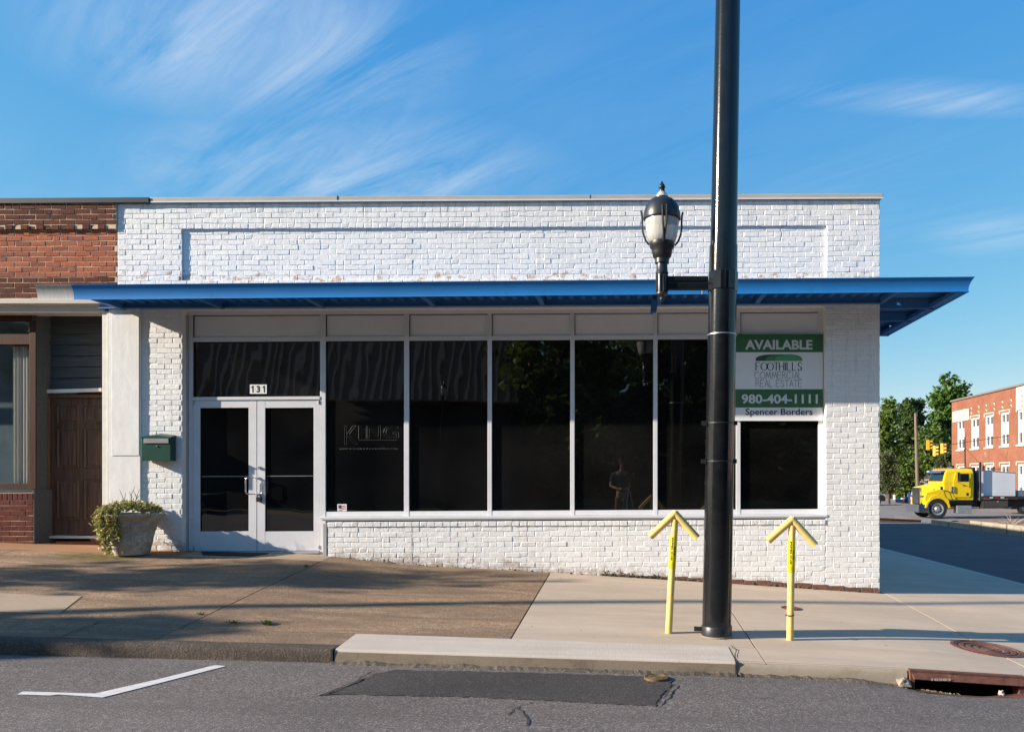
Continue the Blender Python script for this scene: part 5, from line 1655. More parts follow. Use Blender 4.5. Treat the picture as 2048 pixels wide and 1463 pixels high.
for i in range(n + 1):
    x = ix0 + 0.02 + (ix1 - ix0 - 0.04) * i / n
    for (y, dz) in ((6.19, 0.003), (6.2, 0.012), (6.33, 0.012), (6.42, 0.004), (6.44, -0.1)):
        b.v.append((x, y, zr(x, y) + dz))
    if i:
        q = len(b.v) - 10
        for k in range(4): b.f.append((q + k, q + k + 1, q + 6 + k, q + 5 + k))
b.build('apron_plate', M['rust'], il)
text('10383', 2.50, 2.66, iz - 0.05, iz - 0.030, K - 0.052, M['tan_coping'], 'cast_number', il, bold=0.03)
# broken kerb lump and pebbles by the inlet
rk = random.Random(12)
def rock(name, c, s, m, seed):
    rr_ = random.Random(seed); bm = bmesh.new(); bmesh.ops.create_icosphere(bm, subdivisions=2, radius=1.0)
    for v in bm.verts:
        k = 0.75 + 0.5 * mnoise.noise(v.co * 1.3 + Vector((seed, 0, 0))) + rr_.uniform(-.08, .08)
        v.co = Vector((v.co.x * s[0] * k, v.co.y * s[1] * k, v.co.z * s[2] * k))
    me = bpy.data.meshes.new(name); bm.to_mesh(me); bm.free(); me.materials.append(m)
    o = bpy.data.objects.new(name, me); o.location = c; COL.objects.link(o); return o
o = rock('concrete_lump', (2.28, 6.37, zr(2.28, 6.37) + 0.04), (0.075, 0.04, 0.06), M['con_rkerb'], 3); setp(o, 'broken grey kerb lump against the left end of the kerb inlet', 'rubble')
o = rock('pebble', (3.08, 6.36, zr(3.08, 6.36) + 0.035), (0.035, 0.03, 0.028), M['con_curb'], 5); setp(o, 'round stone lying in the mouth of the kerb inlet', 'stone')
lt = MB()
for i in range(70):
    x = 2.42 + abs(rk.gauss(0, 0.12)); y = 6.28 + rk.gauss(0, 0.05); s_ = rk.uniform(0.006, 0.016); z = zr(x, y) + 0.014; a = rk.uniform(0, 6.28)
    lt.add([(x + s_ * math.cos(a), y + s_ * math.sin(a), z), (x + s_ * math.cos(a + 2), y + s_ * math.sin(a + 2), z + 0.004), (x + s_ * math.cos(a + 4), y + s_ * math.sin(a + 4), z + rk.uniform(0, .012))], [(0, 1, 2)])
M['litter'] = plain('dry leaf litter', (0.30, 0.22, 0.11), 0.8, var=0.4, scale=30)
o = lt.build('leaf_litter', M['litter']); o['kind'] = 'stuff'
# weeds in joints
def tuft(c, n, h, spread, seed, lab):
    rr_ = random.Random(seed); b = MB()
    for i in range(n):
        a = rr_.uniform(0, 6.28); L = h * rr_.uniform(.5, 1.2); w = 0.004
        ox, oy = rr_.gauss(0, spread * .25), rr_.gauss(0, spread * .18)
        lx_, ly_ = math.cos(a) * spread * rr_.uniform(.3, 1), math.sin(a) * spread * rr_.uniform(.3, 1) * .6
        p = Vector((c.x + ox, c.y + oy, c.z)); m_ = p + Vector((lx_ * .5, ly_ * .5, L)); e = p + Vector((lx_, ly_, L * .75)); s_ = Vector((-math.sin(a), math.cos(a), 0)) * w
        b.add([p - s_, p + s_, m_ + s_, m_ - s_, e], [(0, 1, 2, 3), (3, 2, 4)])
    o = b.build('grass_tuft', M['grass']); setp(o, lab, 'weed', 'weeds in the pavement')
tuft(on_plane(533, 1248, zs, 7), 60, 0.035, 0.09, 1, 'bright green grass tuft in the brown pavement, the largest near the kerb')
tuft(on_plane(467, 1245, zs, 7), 26, 0.025, 0.08, 2, 'thin sprig of grass just left of the largest pavement tuft')
tuft(on_plane(400, 1228, zs, 7.3), 20, 0.018, 0.06, 3, 'low weeds at the lower end of the long pavement joint')
tuft(on_plane(612, 1133, zs, 9.5), 22, 0.03, 0.04, 4, 'small weed in the pavement joint below the right glass door')
tuft(on_plane(768, 1124, zs, 10.4), 14, 0.04, 0.03, 5, 'tiny weed at the foot of the white wall under the first window bay')


# ------------------------------------------------------------------ the far side of the side street
TT = 41.0; GZ = -2.18
def tx(x, t=TT): return fx(x, t)
def tz(y, t=TT): return fz(y, t)
M['truck_yellow'] = plain('yellow truck enamel', (0.72, 0.50, 0.008), 0.25, var=0.05, scale=1.5)
M['tyre'] = plain('black tyre rubber', (0.012, 0.012, 0.013), 0.85, var=0.3, scale=20)
M['rim'] = plain('brushed wheel metal', (0.50, 0.49, 0.48), 0.35, metal=0.7, var=0.15, scale=12)
M['truck_chrome'] = plain('truck chrome', (0.72, 0.73, 0.75), 0.12, metal=1.0, var=0.05)
M['truck_black'] = plain('black chassis', (0.015, 0.015, 0.016), 0.6, var=0.3)
M['car_glass'] = plain('dark car glass', (0.01, 0.012, 0.013), 0.05, var=0.1)
M['amber'] = plain('amber lens', (0.55, 0.16, 0.01), 0.25, var=0.05)
M['red_lens'] = plain('red lens', (0.35, 0.02, 0.015), 0.25, var=0.05)
M['grey_panel'] = plain('grey white panel', (0.55, 0.57, 0.60), 0.5, var=0.06, scale=1)
M['galv'] = plain('galvanised step', (0.42, 0.43, 0.45), 0.35, metal=0.7, var=0.15, scale=9)
tr = thing('flatbed_truck', (tx(1900), TT + 1.1, GZ), 'yellow flatbed truck with chrome grille waiting at the junction', 'truck')
W = 2.3
ya, yb_ = TT, TT + W
def wheel(parent, cx, yc, cz, r_, wd, near=-1, rim='rim', spokes=0, hub=True):
    b = MB(); n = 36
    prof = [(r_ * 0.60, 0.0), (r_ * 0.72, -0.02), (r_ * 0.93, -0.01), (r_, 0.05), (r_, wd - 0.05), (r_ * 0.93, wd), (r_ * 0.6, wd)]
    for rr_, d in prof:
        for k in range(n):
            a = 2 * math.pi * k / n
            b.v.append((cx + rr_ * math.cos(a), yc + d, cz + rr_ * math.sin(a)))
    for i in range(len(prof) - 1):
        for k in range(n): b.f.append((i * n + k, i * n + (k + 1) % n, i * n + n + (k + 1) % n, i * n + n + k))
    ty = b.build('wheel', M['tyre'], parent, smooth=True)
    b = MB()
    pr2 = [(r_ * 0.61, -0.004), (r_ * 0.57, 0.0), (r_ * 0.52, 0.03), (r_ * 0.3, 0.05), (r_ * 0.28, 0.01), (r_ * 0.20, -0.03), (0.001, -0.035)] if not spokes else [(r_ * 0.68, -0.006), (r_ * 0.62, -0.004), (r_ * 0.60, 0.05), (0.001, 0.06)]
    for rr_, d in pr2:
        for k in range(n):
            a = 2 * math.pi * k / n
            b.v.append((cx + rr_ * math.cos(a), yc + d, cz + rr_ * math.sin(a)))
    for i in range(len(pr2) - 1):
        for k in range(n): b.f.append((i * n + k, i * n + (k + 1) % n, i * n + n + (k + 1) % n, i * n + n + k))
    rm = b.build('rim', M[rim] if not spokes else M['truck_black'], ty, smooth=True)
    b = MB()
    if spokes:
        for k in range(spokes):
            a = 2 * math.pi * k / spokes
            d = Vector((math.cos(a), 0, math.sin(a))); p = Vector((-math.sin(a), 0, math.cos(a)))
            c = Vector((cx, yc, cz)); q = [c + d * .02 + p * .05, c + d * r_ * .63 + p * .03, c + d * r_ * .63 - p * .03, c + d * .02 - p * .05]
            b.add([v + Vector((0, -0.012, 0)) for v in q] + [v + Vector((0, 0.02, 0)) for v in q], [(0, 1, 2, 3), (4, 7, 6, 5), (0, 4, 5, 1), (1, 5, 6, 2), (2, 6, 7, 3), (3, 7, 4, 0)])
        b.tube([(cx + r_ * .65 * math.cos(a), yc - 0.008, cz + r_ * .65 * math.sin(a)) for a in [2 * math.pi * k / 24 for k in range(25)]], 0.018, 6)
        b.build('spoke', M[rim], ty)
    else:
        for k in range(10):
            a = 2 * math.pi * k / 10
            b.tube([(cx + r_ * .40 * math.cos(a), yc + 0.035, cz + r_ * .40 * math.sin(a)), (cx + r_ * .40 * math.cos(a), yc + 0.028, cz + r_ * .40 * math.sin(a))], r_ * 0.085, 8)
        b.build('hand_hole', M['truck_black'], ty)
    return ty
wc = (tx(1876), tz(1017.5)); 
wheel(tr, wc[0], ya + 0.05, GZ + 0.52, 0.52, 0.30)
wheel(tr, wc[0], yb_ - 0.35, GZ + 0.52, 0.52, 0.30)
wheel(tr, tx(2110), ya + 0.05, GZ + 0.52, 0.52, 0.30); wheel(tr, tx(2155), ya + 0.05, GZ + 0.52, 0.52, 0.30)
yc = (ya + yb_) / 2
# bonnet: tapered loft from the grille back to the screen
def loft(secs, name, m, parent, smooth=True, bevel=0.0, cap=True):
    b = MB(); n = len(secs[0])
    for s_ in secs: b.v += list(s_)
    for i in range(len(secs) - 1):
        for k in range(n): b.f.append((i * n + k, i * n + (k + 1) % n, i * n + n + (k + 1) % n, i * n + n + k))
    if cap: b.f += [tuple(range(n)), tuple((len(secs) - 1) * n + k for k in range(n))]
    return b.build(name, m, parent, smooth=smooth, bevel=bevel)
def hood_sec(x, hw, z0, z1, cr):
    return [(x, yc - hw, z0), (x, yc - hw, z1 - cr), (x, yc - hw + cr * .4, z1 - cr * .3), (x, yc - hw + cr * 1.2, z1), (x, yc + hw - cr * 1.2, z1), (x, yc + hw - cr * .4, z1 - cr * .3), (x, yc + hw, z1 - cr), (x, yc + hw, z0)]
hx0, hx1 = tx(1842.5, ya + .5), tx(1890, ya)
loft([hood_sec(hx0, .52, tz(1006), tz(973.5), .12), hood_sec(hx0 + (hx1 - hx0) * .35, .66, tz(1004), tz(970.5), .16), hood_sec(hx0 + (hx1 - hx0) * .7, .82, tz(1001), tz(967.5), .2), hood_sec(hx1 + .05, .98, tz(1000), tz(964), .22)], 'bonnet', M['truck_yellow'], tr)
# cab
cx0, cx1 = tx(1888), tx(1950)
def cab_sec(z, x0, x1, hw): return [(x0, yc - hw, z), (x1, yc - hw, z), (x1, yc + hw, z), (x0, yc + hw, z)]
loft([cab_sec(tz(1000), cx0 + .05, cx1, 1.02), cab_sec(tz(964), cx0, cx1, 1.04), cab_sec(tz(943), cx0 + .14, cx1, 1.0), cab_sec(tz(938), cx0 + .2, cx1 - .03, .93), cab_sec(tz(936), cx0 + .45, cx1 - .2, .7)], 'cab', M['truck_yellow'], tr, smooth=False, bevel=0.06)
b = MB(); b.add([(cx0 - .012, yc - .92, tz(962)), (cx0 + .125, yc - .9, tz(944)), (cx0 + .125, yc + .9, tz(944)), (cx0 - .012, yc + .92, tz(962)), (cx0 + .05, yc - .92, tz(962)), (cx0 + .19, yc - .9, tz(944)), (cx0 + .19, yc + .9, tz(944)), (cx0 + .05, yc + .92, tz(962))], [(0, 1, 2, 3), (4, 7, 6, 5), (0, 4, 5, 1), (2, 6, 7, 3), (1, 5, 6, 2), (0, 3, 7, 4)])
b.build('windscreen', M['car_glass'], tr)
M['visor'] = plain('blue sun visor', (0.04, 0.10, 0.22), 0.3, var=0.05)
b = MB(); b.add([(cx0 - .1, yc - .95, tz(943)), (cx0 - .1, yc + .95, tz(943)), (cx0 + .2, yc + .95, tz(939.5)), (cx0 + .2, yc - .95, tz(939.5)), (cx0 - .1, yc - .95, tz(943) - .05), (cx0 - .1, yc + .95, tz(943) - .05), (cx0 + .2, yc + .95, tz(940) - .05), (cx0 + .2, yc - .95, tz(940) - .05)], [(0, 1, 2, 3), (4, 7, 6, 5), (0, 4, 5, 1), (1, 5, 6, 2), (2, 6, 7, 3), (3, 7, 4, 0)])
b.build('visor', M['visor'], tr)
ys = yc - 1.045
b = MB(); b.prism([(tx(1911), tz(994)), (tx(1941), tz(994)), (tx(1943.5), tz(990)), (tx(1943.5), tz(948)), (tx(1941), tz(944.5)), (tx(1913), tz(944.5)), (tx(1908), tz(962)), (tx(1908), tz(990))], ys - 0.018, ys + 0.03); dor = b.build('door', M['truck_yellow'], tr, bevel=0.012)
b = MB(); b.prism([(tx(1917), tz(962.5)), (tx(1939), tz(962.5)), (tx(1939), tz(946.5)), (tx(1919), tz(946.5))], ys - 0.028, ys); b.build('door_window', M['car_glass'], dor)
b = MB(); b.box(tx(1934), tx(1938), ys - 0.03, ys - 0.01, tz(990.5), tz(985)); b.build('vent', M['truck_black'], dor)
b = MB(); b.box(tx(1926), tx(1931), ys - 0.05, ys - 0.01, tz(970.5), tz(969)); b.build('door_handle', M['truck_chrome'], dor)
b = MB(); b.box(tx(1911.5), tx(1916.5), ys - .34, ys - .22, tz(961.5), tz(944)); b.tube([(tx(1914), ys - .28, tz(943)), (tx(1914), ys, tz(943))], .015, 6); b.tube([(tx(1914), ys - .28, tz(963)), (tx(1914), ys, tz(963))], .015, 6); b.build('mirror', M['truck_chrome'], tr, bevel=0.02)
b = MB(); b.tube([(tx(1906.5), ys + .02, tz(972)), (tx(1906.5), ys + .02, tz(984))], .11, 16); b.build('air_cleaner', M['truck_chrome'], tr, smooth=True)
b = MB(); b.tube([(tx(1888), ys + .0, tz(979.5)), (tx(1900), ys - .06, tz(983)), (tx(1907), ys - .06, tz(1002))], .022, 6); b.build('grab_rail', M['truck_black'], tr)
b = MB(); b.box(tx(1884), tx(1888), yc - 0.99, yc - .9, tz(981), tz(972.5)); b.build('side_grille', M['truck_black'], tr)
b = MB(); b.tube([(tx(1872), yc - .86, tz(979.3)), (tx(1872), yc - .90, tz(979.3))], .05, 12); b.build('badge', M['red_lens'], tr)
# grille, bumper, lights, wings
b = MB(); gx0 = hx0 - .06
b.box(gx0, hx0 + .02, yc - .56, yc + .56, tz(1007, yc), tz(974, yc)); gr_ = b.build('grille', M['truck_chrome'], tr, bevel=0.03)
b = MB(); b.box(gx0 - .012, gx0 - .001, yc - .47, yc + .47, tz(1005.5, yc), tz(977, yc)); b.build('grille_mesh', M['truck_black'], gr_)
for k in range(8):
    b = MB(); y = yc - .42 + k * .12; b.box(gx0 - .03, gx0 - .012, y - .018, y + .018, tz(1005, yc), tz(977.5, yc)); b.build('grille_bar', M['truck_chrome'], gr_)
b = MB(); bz0_, bz1_ = tz(1024.5, ya), tz(1008.5, ya)
plan = [(gx0 - .18, yc - .95), (gx0 - .22, yc), (gx0 - .18, yc + .95), (gx0 + .30, yb_ + .0), (gx0 + .30, yb_ - .05), (gx0 - .05, yc + .8), (gx0 - .05, yc - .8), (gx0 + .30, ya + .05), (gx0 + .30, ya)]
b.prism(plan, bz0_, bz1_, 'z'); b.build('bumper', M['truck_chrome'], tr)
for s_ in (-1, 1):
    b = MB(); yy = yc + s_ * .78; b.box(hx0 - .05, hx0 + .2, yy - .14, yy + .14, tz(995), tz(990)); hl = b.build('headlight', M['truck_chrome'], tr, bevel=0.03)
    b = MB(); b.box(hx0 + .02, hx0 + .14, yy - .16 if s_ < 0 else yy + .12, yy - .145 if s_ < 0 else yy + .16, tz(994), tz(990.5)); b.build('turn_lamp', M['amber'], hl)
    # wing over the wheel: arched strip with side skirt
    b = MB(); n = 16; yo = ya + .02 if s_ < 0 else yb_ - .02; yi = yo - s_ * .38
    for i in range(n + 1):
        a = R(172 - 164 * i / n); r0 = .585
        r1 = .66 + (.10 if 0.25 < i / n < 0.85 else 0.02)
        X, Z = wc[0] + r0 * math.cos(a), GZ + .50 + r0 * math.sin(a)
        X1, Z1 = wc[0] + r1 * math.cos(a), GZ + .50 + r1 * math.sin(a)
        b.v += [(X, yo, Z), (X1, yo, Z1), (X1, yi, Z1), (X, yi, Z)]
    for i in range(n):
        for k in range(4): b.f.append((i * 4 + k, i * 4 + (k + 1) % 4, i * 4 + 4 + (k + 1) % 4, i * 4 + 4 + k))
    b.f += [(0, 1, 2, 3), tuple(n * 4 + k for k in range(4))]
    b.build('wing', M['truck_yellow'], tr, smooth=True)
    # cheek between bonnet and wing
    yq = ya + .1 if s_ < 0 else yb_ - .1
    b = MB(); b.prism([(hx0 + .08, tz(1008)), (hx0 + .02, tz(996)), (hx0 + .12, tz(984)), (tx(1878), tz(978)), (tx(1890), tz(980)), (tx(1897), tz(1004)), (tx(1891), tz(1000)), (tx(1884), tz(996)), (tx(1874), tz(994)), (tx(1862), tz(999)), (tx(1856), tz(1008))], yq, yc + s_ * .55); b.build('fender', M['truck_yellow'], tr, bevel=0.05)
for k in range(5):
    y = yc - .7 + k * .35; b = MB(); b.box(cx0 + .16, cx0 + .32, y - .05, y + .05, tz(937.2), tz(935)); b.build('roof_light', M['amber'], tr, bevel=0.01)
b = MB(); b.box(cx0 + .7, cx0 + .9, yc - .3, yc - .1, tz(936), tz(930)); b.tube([(cx0 + .4, yc - .5, tz(935)), (cx0 + .7, yc - .5, tz(933.5))], .03, 8); b.build('air_horn', M['truck_chrome'], tr)
b = MB(); b.box(tx(1952), tx(1955), ya + .3, yb_ - .3, tz(1000), tz(933.5)); b.box(tx(1950.5), tx(1952), ya + .25, yb_ - .25, tz(1000), tz(935)); b.build('headache_rack', M['truck_black'], tr)
b = MB(); b.tube([(tx(1962), ya + .12, tz(1001)), (tx(1962), ya + .12, tz(923.5))], .065, 12); b.tube([(tx(1957.5), ya + .3, tz(1001)), (tx(1957.5), ya + .3, tz(940))], .06, 12); b.build('exhaust_stack', M['truck_black'], tr, smooth=True)
b = MB(); b.box(tx(1890), tx(2300), ya + .5, yb_ - .5, tz(1014), tz(999)); b.box(tx(1893), tx(1950), ya + .25, yb_ - .25, tz(1006), tz(1000.5)); b.build('chassis', M['truck_black'], tr)
b = MB(); b.box(tx(1914.5), tx(1944.5), ya + .04, ya + .5, tz(1026), tz(1010.5)); b.build('step_tank', M['galv'], tr, bevel=0.03)
b = MB(); b.box(tx(1964), tx(2330), ya - .02, yb_ + .02, tz(997), tz(992.5)); b.build('deck', M['truck_black'], tr)
b = MB(); b.box(tx(1967), tx(2018), ya + .03, ya + .55, tz(1015.5), tz(999.5)); tb = b.build('toolbox', M['truck_black'], tr, bevel=0.02)
b = MB(); b.box(tx(1970), tx(2016), ya + .015, ya + .03, tz(1014), tz(1000.5)); b.build('toolbox_door', plain('dark brown door', (0.05, 0.045, 0.04), .45), tb, bevel=0.006)
b = MB(); b.tube([(tx(1996), ya + .015, tz(1002.3)), (tx(1996), ya + .005, tz(1002.3))], .06, 12); b.build('latch', M['truck_chrome'], tb)
for k in range(4):
    b = MB(); x = tx(1968 + k * 11); b.box(x, x + .18, ya - .03, ya - .021, tz(995.2), tz(993.6)); b.build('reflector', M['white_ink'] if k % 2 else M['red_lens'], tr)
ld = thing('cargo_box', (tx(2000), yc, tz(992)), 'plain grey white box body riding on the yellow truck deck', 'cargo')
b = MB(); b.add([(tx(1964.5), ya + .25, tz(992)), (tx(2036), ya + .25, tz(992)), (tx(2036), yb_ - .2, tz(992)), (tx(1964.5), yb_ - .2, tz(992)), (tx(1964.5), ya + .25, tz(939.5)), (tx(2036), ya + .25, tz(944.5)), (tx(2036), yb_ - .2, tz(944.5)), (tx(1964.5), yb_ - .2, tz(939.5))], [(0, 1, 2, 3), (4, 7, 6, 5), (0, 4, 5, 1), (1, 5, 6, 2), (2, 6, 7, 3), (3, 7, 4, 0)])
b.build('box_body', M['grey_panel'], ld, bevel=0.02)
b = MB(); b.add([(tx(1964.3), ya + .235, tz(940.6)), (tx(2036.3), ya + .235, tz(945.8)), (tx(2036.3), ya + .235, tz(944.3)), (tx(1964.3), ya + .235, tz(939))], [(0, 1, 2, 3)]); b.v += [(x, y + .012, z) for x, y, z in b.v]; b.f += [(4, 7, 6, 5), (0, 4, 5, 1), (1, 5, 6, 2), (2, 6, 7, 3), (3, 7, 4, 0)]; b.build('top_rail', M['galv'], ld)
b = MB(); b.box(tx(2036.5), tx(2110), ya + .3, yb_ - .3, tz(992), tz(981)); b.build('side_skirt', plain('slate panel', (0.12, 0.15, 0.19), .5), ld)

def car(name, x0, L, t, gz, m, lab, facing=-1, h=1.42, spokes=0):
    root = thing(name, (x0 + L / 2, t + .9, gz), lab, 'car', 'cars parked beyond the side street')
    Wd = 1.75
    f = lambda u: x0 + (u if facing < 0 else 1 - u) * L
    zl = lambda v: gz + v * h
    lower = [(0.0, .22), (.01, .45), (.05, .52), (.27, .60), (.99, .66), (1.0, .45), (.985, .2)]
    # body in three width stations for tumblehome
    b = MB(); n = len(lower)
    for (yy, ins) in ((t, .05), (t + .07, 0), (t + Wd - .07, 0), (t + Wd, .05)):
        for (u_, v_) in lower:
            b.v.append((f(min(1 - ins * .6, max(ins * .6, u_))), yy, zl(v_)))
    for i in range(3):
        for k in range(n): b.f.append((i * n + k, i * n + (k + 1) % n, i * n + n + (k + 1) % n, i * n + n + k))
    b.f += [tuple(range(n)), tuple(3 * n + k for k in range(n))]
    b.build('body', m, root, bevel=0.04)
    top = [(.26, .60), (.42, .95), (.55, 1.0), (.76, .97), (.93, .66)]
    b = MB(); n = len(top)
    for (yy, ins) in ((t + .1, 0), (t + .26, .0), (t + Wd - .26, 0), (t + Wd - .1, 0)):
        for (u_, v_) in top:
            v2 = v_ if yy in (t + .26, t + Wd - .26) or v_ < .7 else v_ - .05
            b.v.append((f(u_), yy if v_ < .7 else (t + .22 if yy < t + Wd / 2 else t + Wd - .22) if yy in (t + .1, t + Wd - .1) else yy + (0.1 if yy < t + Wd / 2 else -.1), zl(v2)))
    for i in range(3):
        for k in range(n): b.f.append((i * n + k, i * n + (k + 1) % n, i * n + n + (k + 1) % n, i * n + n + k))
    b.f += [tuple(range(n)), tuple(3 * n + k for k in range(n))]
    b.build('cabin', m, root, bevel=0.03)
    for (ua, ub) in ((.32, .56), (.58, .84)):
        b = MB(); y = t + .13
        b.add([(f(ua), y - .02, zl(.64)), (f(ub), y - .02, zl(.66)), (f(min(ub, .80)), y + .075, zl(.92)), (f(max(ua, .42)), y + .075, zl(.92))], [(0, 1, 2, 3)])
        b.build('side_window', M['car_glass'], root)
    b = MB(); b.add([(f(.272), t + .2, zl(.625)), (f(.412), t + .32, zl(.94)), (f(.412), t + Wd - .32, zl(.94)), (f(.272), t + Wd - .2, zl(.625))], [(0, 1, 2, 3)]); b.v = [(x - .012 * (1 if facing < 0 else -1), y, z + .012) for x, y, z in b.v]
    b.build('windscreen', M['car_glass'], root)
    for u_ in (.19, .80):
        wheel(root, f(u_), t - .01, gz + .32, .32, .22, spokes=spokes or 5, rim='truck_chrome' if spokes else 'rim')
        b = MB(); b.tube([(f(u_), t - .004, gz + .33), (f(u_), t + .25, gz + .33)], .37, 24); b.build('wheel_arch', M['truck_black'], root)
    b = MB(); b.box(f(.0) - .01, f(.06), t + .15, t + .45, zl(.45), zl(.52)); b.build('headlight', M['grey_panel'], root)
    b = MB(); b.box(min(f(.985), f(1.003)), max(f(.985), f(1.003)), t + .12, t + .4, zl(.5), zl(.6)); b.build('tail_light', M['red_lens'], root)
    return root
M['car_navy'] = plain('navy car paint', (0.008, 0.012, 0.03), 0.15, var=0.1)
M['car_blue'] = plain('bright blue car paint', (0.010, 0.03, 0.16), 0.2, var=0.08)
M['car_dark'] = plain('dark grey car paint', (0.025, 0.027, 0.03), 0.2, var=0.1)
M['car_black'] = plain('black car paint', (0.008, 0.008, 0.009), 0.15, var=0.1)
car('parked_car', fx(1806, 58), 4.4, 58, zfar(58), M['car_navy'], 'dark navy car half hidden behind the yellow truck bonnet', h=1.35)
car('parked_car', fx(1832, 55), 4.5, 55.0, zfar(55) + .02, M['car_blue'], 'bright blue car just in front of the truck grille', facing=1, h=1.65)
car('parked_car', fx(1772.5, 62) - 4.2, 4.2, 62, zfar(62), M['car_dark'], 'dark grey car cut off by the corner of the white shop', facing=1, h=1.6)
car('parked_car', fx(2022, 46.5), 4.5, 46.5, GZ - .02, M['car_black'], 'black car with bright alloy wheels standing behind the truck deck', h=1.4, spokes=7)

# ---- block kerb of the planting bed, with bare soil and a dead shrub
kbx = 13.45
bd = thing('planting_bed', (kbx, 28, zside(13.4, 28)), 'low concrete block edged planting bed across the side street', 'planting bed')
t0 = 20.6; k = 0
rr = random.Random(8)
while t0 < 33.4:
    L = 0.98; z = zside(kbx, t0); h = 0.34 if t0 < 29.8 else 0.2
    gap = 0.03 if not (k == 5) else 0.06
    b = MB(); dx = rr.uniform(-.03, .03)
    b.add([(kbx + dx, t0, z - .05), (kbx + dx + .30, t0, z - .05), (kbx + dx + .30, t0 + L - gap, z - .05), (kbx + dx, t0 + L - gap, z - .05), (kbx + dx + .02, t0, z + h), (kbx + dx + .28, t0, z + h), (kbx + dx + .28, t0 + L - gap, z + h), (kbx + dx + .02, t0 + L - gap, z + h)], [(0, 3, 2, 1), (4, 5, 6, 7), (0, 1, 5, 4), (1, 2, 6, 5), (2, 3, 7, 6), (3, 0, 4, 7)])
    b.build('kerb_block', M['con_rkerb'], bd, bevel=0.025); t0 += L; k += 1
M['clay'] = plain('red clay soil', (0.24, 0.10, 0.05), 0.95, var=0.35, scale=3, bump=0.5, bscale=12)
so = MB(); nx2, ny2 = 10, 40
for i in range(nx2 + 1):
    for j in range(ny2 + 1):
        x = kbx + .28 + i * .32; y = 20.6 + j * .31
        so.v.append((x, y, zside(kbx, y) + .22 + .09 * mnoise.noise(Vector((x * 1.1, y * 1.1, 3))) - (0.2 if i == nx2 else 0)))
for i in range(nx2):
    for j in range(ny2):
        q = i * (ny2 + 1) + j; so.f.append((q, q + ny2 + 1, q + ny2 + 2, q + 1))
so.build('soil', M['clay'], bd, smooth=True)
sp_ = on_plane(1998, 1052, lambda x, t: -1.75, 27)
b = MB(); rr = random.Random(3)
sc0 = Vector((kbx + .6, 28.2, zside(kbx, 28.2) + .22))
for i in range(26):
    a = rr.uniform(R(15), R(165)); L = rr.uniform(.35, .85); yv = rr.uniform(-.3, .3)
    m_ = sc0 + Vector((math.cos(a) * L * .5, yv * .5, math.sin(a) * L * .35)); e = sc0 + Vector((math.cos(a) * L, yv, math.sin(a) * L * .55))
    b.tube([sc0, m_, e], [.012, .009, .003], 5)
o = b.build('dead_shrub', plain('bleached stalks', (0.40, 0.36, 0.28), .9)); setp(o, 'bleached dry stalks fanning out of the planting bed', 'plant')
# low rusty rail at the far edge of the street
rl = thing('low_rail', (fx(1790, 39), 39, -2.1), 'low dark rail with rusty top edging the lot by the white corner', 'rail')
b = MB(); b.add([(4.0, 40.4, -2.15), (fx(1842, 36.6), 36.6, -2.13), (fx(1842, 36.6), 36.6, -2.02), (4.0, 40.4, -1.72)], [(0, 1, 2, 3)]); b.v += [(x + .03, y + .25, z) for x, y, z in b.v]; b.f += [(4, 7, 6, 5), (0, 4, 5, 1), (1, 5, 6, 2), (2, 6, 7, 3), (3, 7, 4, 0)]
b.build('rail_bar', plain('dark weathered timber', (0.035, 0.028, 0.024), .9, var=.4, scale=3), rl)
b = MB(); b.tube([(4.0, 40.3, -1.69), (fx(1842, 36.6), 36.5, -1.99)], .03, 6); b.build('rusty_strip', M['rust'], rl)

# ---- brick mill building on the right
BX = 29.0
bt0, bt1 = 40.0, 69.0
def bz(y, x): return fz(y, BX * F / (x - PX))
mill = thing('brick_building', (BX, 60, -2.3), 'two storey orange red brick building with tall white windows behind the truck', 'building')
M['mill'] = m_far_brick('orange red brick', (0.215, 0.058, 0.026), (0.29, 0.088, 0.042), (0.25, 0.14, 0.09))
MT = 6.77
wins = []
def bt(x): return BX * F / (x - PX)
wx = [(1914.5, 1928.5), (1942, 1957.5), (1970.5, 1986), (2001, 2017.5), (2035, 2053), (2070, 2090)]
Zs1, Zh1 = 2.47, 5.02      # upper windows: sill and head
Zs0, Zh0 = -1.6, 1.02
fr_ = MB()
cuts = sorted([(bt(b_), bt(a_)) for a_, b_ in wx])
prev = bt0
def mb_box(b, y0, y1, z0, z1): b.box(BX, BX + .4, y0, y1, z0, z1)
for (y0, y1) in cuts:
    mb_box(fr_, prev, y0, -2.6, MT); 
    mb_box(fr_, y0, y1, -2.6, Zs0); mb_box(fr_, y0, y1, Zh0, Zs1); mb_box(fr_, y0, y1, Zh1, MT)
    prev = y1
mb_box(fr_, prev, bt1, -2.6, MT)
fr_.box(BX + .41, BX + 12, bt1 - .4, bt1, -2.6, MT - .01); fr_.box(BX + .41, BX + 12, bt0, bt0 + .4, -2.6, MT - .01)
fr_.build('wall', M['mill'], mill)
b = MB(); b.box(BX + .42, BX + 12, bt0 + .42, bt1 - .42, MT - .5, MT - .4); b.build('roof', M['truck_black'], mill)
b = MB(); b.box(BX - .12, BX + .45, bt0, bt1 + .1, MT, MT + .14); b.build('coping', plain('grey brown coping', (0.16, 0.14, 0.12), .7), mill)
M['win_white'] = plain('white window paint', (0.74, 0.74, 0.72), .5, var=.04)
M['far_glass'] = plain('dim window glass', (0.05, 0.06, 0.07), .06, var=.4, scale=.8)
M['pale_brick'] = plain('pale brick trim', (0.55, 0.45, 0.37), .85, var=.2, scale=5)
M['blind'] = plain('white roller blind', (0.58, 0.60, 0.60), .8, var=.05)
